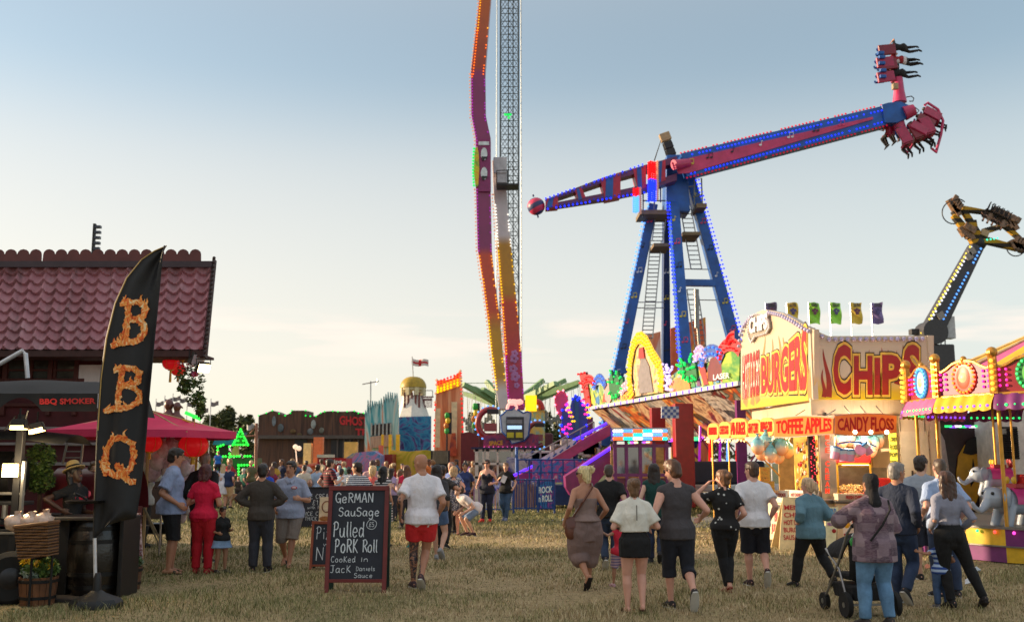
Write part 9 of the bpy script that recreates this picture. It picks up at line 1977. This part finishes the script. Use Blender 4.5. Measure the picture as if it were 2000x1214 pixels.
# ------------------------------------------------------------- chalk boards
GL={'G':[[(.62,.8),(.5,.97),(.25,1),(.05,.75),(.04,.35),(.22,.05),(.45,.08),(.55,.3),(.55,.42)],[(.3,.42),(.66,.42)],[(.55,.42),(.6,-.1)]],'e':[[(.06,.3),(.5,.34),(.45,.55),(.25,.6),(.07,.4),(.1,.1),(.3,.0),(.52,.1)]],'R':[[(.08,0),(.1,.98)],[(.0,.92),(.3,1),(.52,.85),(.48,.6),(.1,.5)],[(.25,.5),(.6,0)]],'M':[[(.02,0),(.08,.7),(.14,.95)],[(.14,.95),(.32,.35),(.36,.3),(.42,.4),(.6,.95)],[(.6,.95),(.68,.3),(.7,0)]],'A':[[(.02,0),(.3,1),(.34,1)],[(.34,1),(.6,0)],[(.1,.38),(.52,.4)]],'N':[[(.06,0),(.08,1)],[(.08,1),(.55,.05)],[(.55,.05),(.58,1)]],
'S':[[(.55,.85),(.35,1),(.1,.9),(.08,.65),(.4,.5),(.55,.3),(.42,.05),(.18,0),(.0,.14)]],'a':[[(.5,.55),(.25,.62),(.05,.4),(.08,.08),(.28,.02),(.48,.3),(.5,.6)],[(.5,.6),(.5,.1),(.6,.0)]],'u':[[(.05,.6),(.06,.15),(.22,.0),(.42,.12),(.5,.6)],[(.5,.6),(.52,.08),(.6,0)]],'g':[[(.5,.5),(.25,.6),(.05,.4),(.1,.1),(.3,.06),(.5,.3)],[(.5,.6),(.5,-.15),(.3,-.38),(.06,-.25)]],'P':[[(.1,0),(.14,1)],[(.0,.85),(.25,1),(.5,.9),(.5,.62),(.3,.48),(.12,.5)]],'l':[[(.15,1),(.14,.15),(.25,0)]],'d':[[(.45,.5),(.22,.6),(.05,.35),(.12,.04),(.32,.04),(.48,.3)],[(.52,1),(.48,.3),(.55,0)]],'O':[[(.3,.65),(.08,.45),(.08,.15),(.28,.0),(.5,.16),(.5,.5),(.3,.65)]],'o':[[(.28,.6),(.06,.4),(.08,.12),(.28,.0),(.48,.16),(.46,.48),(.28,.6)]],'K':[[(.08,0),(.1,1)],[(.55,.98),(.12,.45)],[(.14,.48),(.6,.0)]],'k':[[(.08,0),(.1,1)],[(.48,.6),(.12,.3)],[(.14,.32),(.52,.0)]],'C':[[(.55,.85),(.35,1),(.1,.75),(.06,.35),(.25,.02),(.55,.12)]],'I':[[(.2,0),(.22,.9)]],'n':[[(.06,0),(.08,.6)],[(.08,.45),(.28,.62),(.46,.5),(.5,0)]],'J':[[(.0,.95),(.6,1)],[(.35,.98),(.36,.2),(.2,0),(.0,.1)]],'c':[[(.48,.5),(.28,.6),(.07,.4),(.1,.1),(.3,.0),(.5,.1)]],'D':[[(.08,0),(.1,.95)],[(.0,.95),(.4,.85),(.56,.5),(.42,.1),(.05,0)]],'i':[[(.15,.58),(.16,.05)],[(.15,.82),(.18,.88)]],'s':[[(.42,.52),(.25,.6),(.08,.48),(.3,.3),(.42,.15),(.2,0),(.04,.1)]],'z':[[(.05,.58),(.45,.58),(.05,.02),(.5,.02)]],'w':[[(.02,.6),(.12,.02),(.28,.5),(.44,.02),(.58,.62)]],'E':[[(.5,.98),(.08,.95),(.08,.02),(.52,.04)],[(.08,.5),(.42,.52)]],'T':[[(.0,.96),(.6,.98)],[(.3,.97),(.3,0)]],'H':[[(.06,0),(.08,1)],[(.55,1),(.54,0)],[(.06,.5),(.55,.52)]],'L':[[(.1,1),(.08,.02),(.5,.04)]],'f':[[(.45,.95),(.28,1),(.2,.8),(.2,0)],[(.04,.55),(.4,.58)]],'t':[[(.22,.9),(.22,.1),(.35,0)],[(.04,.62),(.42,.62)]],'h':[[(.06,0),(.08,1)],[(.08,.42),(.28,.6),(.46,.45),(.48,0)]],'r':[[(.08,0),(.08,.6)],[(.08,.4),(.25,.6),(.42,.55)]],'0':[[(.28,.95),(.06,.6),(.1,.12),(.3,.0),(.52,.3),(.48,.8),(.28,.95)]],'1':[[(.1,.75),(.28,1),(.28,0)]],'3':[[(.06,.9),(.35,1),(.5,.8),(.25,.55),(.52,.3),(.35,.02),(.04,.1)]],'5':[[(.5,1),(.15,.97),(.1,.58),(.4,.58),(.5,.28),(.32,.0),(.04,.1)]],'£':[[(.55,.85),(.38,1),(.2,.85),(.24,.4),(.04,.03),(.55,.05)],[(.06,.48),(.42,.48)]],'.':[[(.15,.0),(.2,.04)]]}
def smooth(p,n=5):
    if len(p)<3: return p
    out=[]
    for i in range(len(p)-1):
        p0,p1,p2,p3=p[max(0,i-1)],p[i],p[i+1],p[min(len(p)-1,i+2)]
        for k in range(n):
            t=k/n; out.append(tuple(.5*((2*p1[j])+(-p0[j]+p2[j])*t+(2*p0[j]-5*p1[j]+4*p2[j]-p3[j])*t*t+(-p0[j]+3*p1[j]-3*p2[j]+p3[j])*t**3) for j in (0,1)))
    return out+[p[-1]]
CHALK=M('chalk',(206,214,222),.9,var=.25,scale=60)
ADV={'l':.5,'i':.55,'I':.6,'r':.8,'J':1.0,'M':1.15,'N':1.0,'t':.75,'f':.75,'.':.5,'1':.7,'w':1.0}
def scribble(s,O,U,V,w,parent,sp=.72,name='chalk_writing',mat=None,seed=1):
    r=random.Random(seed); O,U,V=Vector(O),Vector(U),Vector(V); n=U.cross(V).normalized(); tot=sum(sp*ADV.get(c,1) if c!=' ' else .45 for c in s); x=0; g=MB(); lf=.003
    for c in s:
        if c!=' ':
            for st in GL.get(c,GL.get(c.lower(),[])):
                pts=[O+U*((x+px*.95+r.uniform(-.01,.01))/tot)+V*(py+r.uniform(-.02,.02)) for px,py in smooth(st)]
                g.ribbon(pts,[w*.8*r.uniform(.7,1.2) for _ in pts],n,lf); lf+=.0003
        x+=sp*ADV.get(c,1) if c!=' ' else .45
    return g.build(name,mat or CHALK,parent)
BOARD=M('blackboard',(38,42,54),.75,var=.25,scale=3)
FRED=M('board_red_frame',(112,38,38),.55,var=.2); FORG=M('board_orange_frame',(142,66,40),.55,var=.2)
def chalkboard(label,px0,px1,yt,yb,frame,lean=.14,rz=0,fw_=.055,legs=.13,th=.04):
    q=gnd((px0+px1)/2,yb); Y=q.y; w=(px1-px0)/F*Y; hh=at(0,yt,Y+lean).z; t=thing('chalkboard',(q.x,Y,0),label,'sign',None,rz); R=t.matrix_basis
    L=lambda x,z,d=0:R@Vector((x,lean*z/hh+d,z))          # front panel leans back
    g=MB()
    for s_ in (-1,1): g.bar(L(s_*(w/2-fw_/2),0),L(s_*(w/2-fw_/2),hh),fw_,th,(0,1,0))
    g.bar(L(-w/2,hh-fw_*.55,-.004),L(w/2,hh-fw_*.55,-.004),fw_*1.1,th+.006,(0,1,0)); g.bar(L(-w/2+fw_,legs+fw_*.4),L(w/2-fw_,legs+fw_*.4),fw_*.8,th*.9,(0,1,0)); g.build('frame',frame,t,bevel=.004)
    g=MB(); g.prism([L(-w/2+fw_,legs+fw_*.7,-.002),L(w/2-fw_,legs+fw_*.7,-.002),L(w/2-fw_,hh-fw_,-.002),L(-w/2+fw_,hh-fw_,-.002)],(0,.02,0)); b=g.build('board',BOARD,t)
    L2=lambda x,z:R@Vector((x,lean*2+.04-lean*z/hh,z)); g=MB()
    for s_ in (-1,1): g.bar(L2(s_*(w/2-fw_/2),0),L2(s_*(w/2-fw_/2),hh*.98),fw_,th*.8,(0,1,0))
    g.prism([L2(-w/2+fw_,legs),L2(w/2-fw_,legs),L2(w/2-fw_,hh*.95),L2(-w/2+fw_,hh*.95)],(0,.015,0)); g.build('rear_panel',M('board_green_back',(22,52,46),.6),t)
    # writing helper: fractions of the black panel
    x0,x1,z0,z1=-w/2+fw_,w/2-fw_,legs+fw_*.7,hh-fw_
    def W(s,u0,u1,v0,v1,wd,seed=1,sp=.72): 
        o=L(x0+(x1-x0)*u0,z0+(z1-z0)*v0,-.004); scribble(s,o,L(x0+(x1-x0)*u1,z0+(z1-z0)*v0,-.004)-o,L(x0+(x1-x0)*u0,z0+(z1-z0)*v1,-.004)-o,wd,b,sp,seed=seed)
    return t,b,W,L,(x0,x1,z0,z1)
t,b,Wr,L,(x0,x1,z0,z1)=chalkboard('big red framed chalkboard offering German sausage and pulled pork roll',635,752,948,1157,FRED,.16)
Wr('GeRMAN',.06,.80,.855,.965,.017,1); Wr('SauSage',.13,.93,.705,.80,.016,2); Wr('Pulled',.04,.65,.47,.64,.018,3,.68); Wr('PORK',.08,.54,.295,.445,.020,4); Wr('Roll',.61,.90,.30,.44,.017,5,.62)
Wr('CooKed',.02,.50,.19,.255,.010,6); Wr('In',.57,.75,.195,.25,.010,7); Wr('JacK',.02,.42,.075,.155,.011,8); Wr('Daniels',.50,.88,.095,.145,.008,9); Wr('Sauce',.47,.83,.02,.07,.008,10); Wr('£5',.715,.82,.585,.635,.008,11,.6)
g=MB(); cxx,czz=x0+(x1-x0)*.765,z0+(z1-z0)*.61; g.ribbon([L(cxx+.065*math.cos(a)+.004*math.sin(3*a),czz+.062*math.sin(a),-.008) for a in [2*math.pi*i/26 for i in range(27)]],.007,(0,-1,.1)); g.build('chalk_ring',CHALK,b)
t,b,Wr,L,_=chalkboard('orange framed chalkboard half hidden behind the big one',605,672,1017,1112,FORG,.12,0,.04,.05)
Wr('Piz',.08,.62,.62,.93,.014,3); Wr('w',.34,.55,.45,.56,.009,4); Wr('N',.1,.42,.1,.42,.016,5)
t,b,Wr,L,_=chalkboard('black chalkboard of ice cream prices behind the others',588,652,950,1031,M('board_black_frame',(26,26,30),.6),.12,0,.03,.03)
Wr('ICE CREAM',.05,.95,.72,.84,.014,3); Wr('£1.50',.3,.8,.56,.68,.013,4); Wr('with fLaKe',.15,.85,.45,.53,.009,7); Wr('ICE CREAM',.08,.96,.28,.38,.014,5); Wr('THICK SHAKE',.08,.98,.15,.25,.013,6); Wr('£3',.3,.5,.02,.12,.013,8)
q=gnd(634,1040); cbd=thing('menu_card',(q.x,q.y,0),'cream card with a curly brown letter and a picture, beside the black board','sign'); Yc_=q.y; g=MB(); g.prism([at(621,1040,Yc_),at(652,1040,Yc_),at(652,970,Yc_+.1),at(625,970,Yc_+.1)],(0,.03,0)); pb_=g.build('card',M('card_cream',(214,198,168),.6),cbd)
o=at(628,1000,Yc_+.02); scribble('C',o,at(650,1000,Yc_+.02)-o,at(628,978,Yc_+.06)-o,.035,pb_,mat=M('brown_ink',(110,60,36),.6)); g=MB(); g.ball(at(634,1012,Yc_),.1,9,6,(1.4,.1,.6)); g.build('food_picture',blotch('crepe_pic',[(90,50,30),(170,110,60),(60,36,26)],9,1,.6),pb_)
g=MB(); 
for x in (623,650): p=at(x,1040,Yc_); g.box((p.x,Yc_+.015,.1),(.03,.03,.2))
g.build('leg',FORG,cbd)
q=gnd(757,1120); gb=thing('a_board',(q.x,q.y,0),'green edged board standing behind the big red framed chalkboard','sign'); g=MB(); g.prism([(-.4,0,0),(.0,0,0),(.0,.14,1.02),(-.4,.14,1.02)],(0,.03,0)); g.build('panel',M('board_green_back',(22,52,46),.6),gb,world=False); g=MB(); g.bar((.0,0,0),(.0,.14,1.04),.05,.05,(0,1,0)); g.build('frame',M('green_frame',(16,58,50),.6),gb,world=False)
# ------------------------------------------------------------- countable pieces become parts of their own
def split_islands(o):
    me=o.data; n=len(me.vertices); par=list(range(n))
    def f(a):
        while par[a]!=a: par[a]=par[par[a]]; a=par[a]
        return a
    for e in me.edges:
        a,b=f(e.vertices[0]),f(e.vertices[1])
        if a!=b: par[a]=b
    grp={}
    for p in me.polygons: grp.setdefault(f(p.vertices[0]),[]).append(p)
    if len(grp)<2: return
    nm=o.name.split('.')[0]
    for i,ps in enumerate(grp.values()):
        idx={}; vs=[]; fs=[]
        for p in ps:
            r=[]
            for v in p.vertices:
                if v not in idx: idx[v]=len(vs); vs.append(me.vertices[v].co[:])
                r.append(idx[v])
            fs.append(r)
        m2=bpy.data.meshes.new(nm); m2.from_pydata(vs,[],fs)
        for m in me.materials: m2.materials.append(m)
        m2.polygons.foreach_set('material_index',[p.material_index for p in ps]); m2.polygons.foreach_set('use_smooth',[p.use_smooth for p in ps])
        if ps[0].use_smooth: m2.set_sharp_from_angle(angle=R_(50))
        c=bpy.data.objects.new(nm,m2); COL.objects.link(c); c.parent=o.parent
        for md in o.modifiers:
            if md.type=='BEVEL': b=c.modifiers.new('bevel','BEVEL'); b.width=md.width; b.segments=2; b.limit_method='ANGLE'
    bpy.data.objects.remove(o)
SPLIT={'side_board','column','front_post','post','leg','hoop','prop_post','seat_bank','platform','hose','guard_hoop','cross_beam','tie_rod','latch','corner_trim','dark_opening','light_tube','wheel','deck_bulb','lamp','tassel','yellow_tooth','pale_plank','rotor_arm','arm_hatch','gold_pipe','pipe','hot_display','maroon_stripe','gondola_arm','light_strip','food_picture','case','handrail','lip_lamp'}
for o in list(bpy.data.objects):
    if o.type=='MESH' and o.parent and o.name.split('.')[0] in SPLIT and not (o.name.startswith('wheel') and o.children) and not o.children and len(o.data.polygons)<4000: split_islands(o)
for o in bpy.data.objects:
    if o.type=='MESH' and o.parent and o.name.split('.')[0] in ('bulb_row','bulb_spray','bulb_ring','side_bulb','valance_bulb','lamp_drum','sweet_bag','popcorn'): o['kind']='stuff'
bpy.data.scenes.remove(TMP)
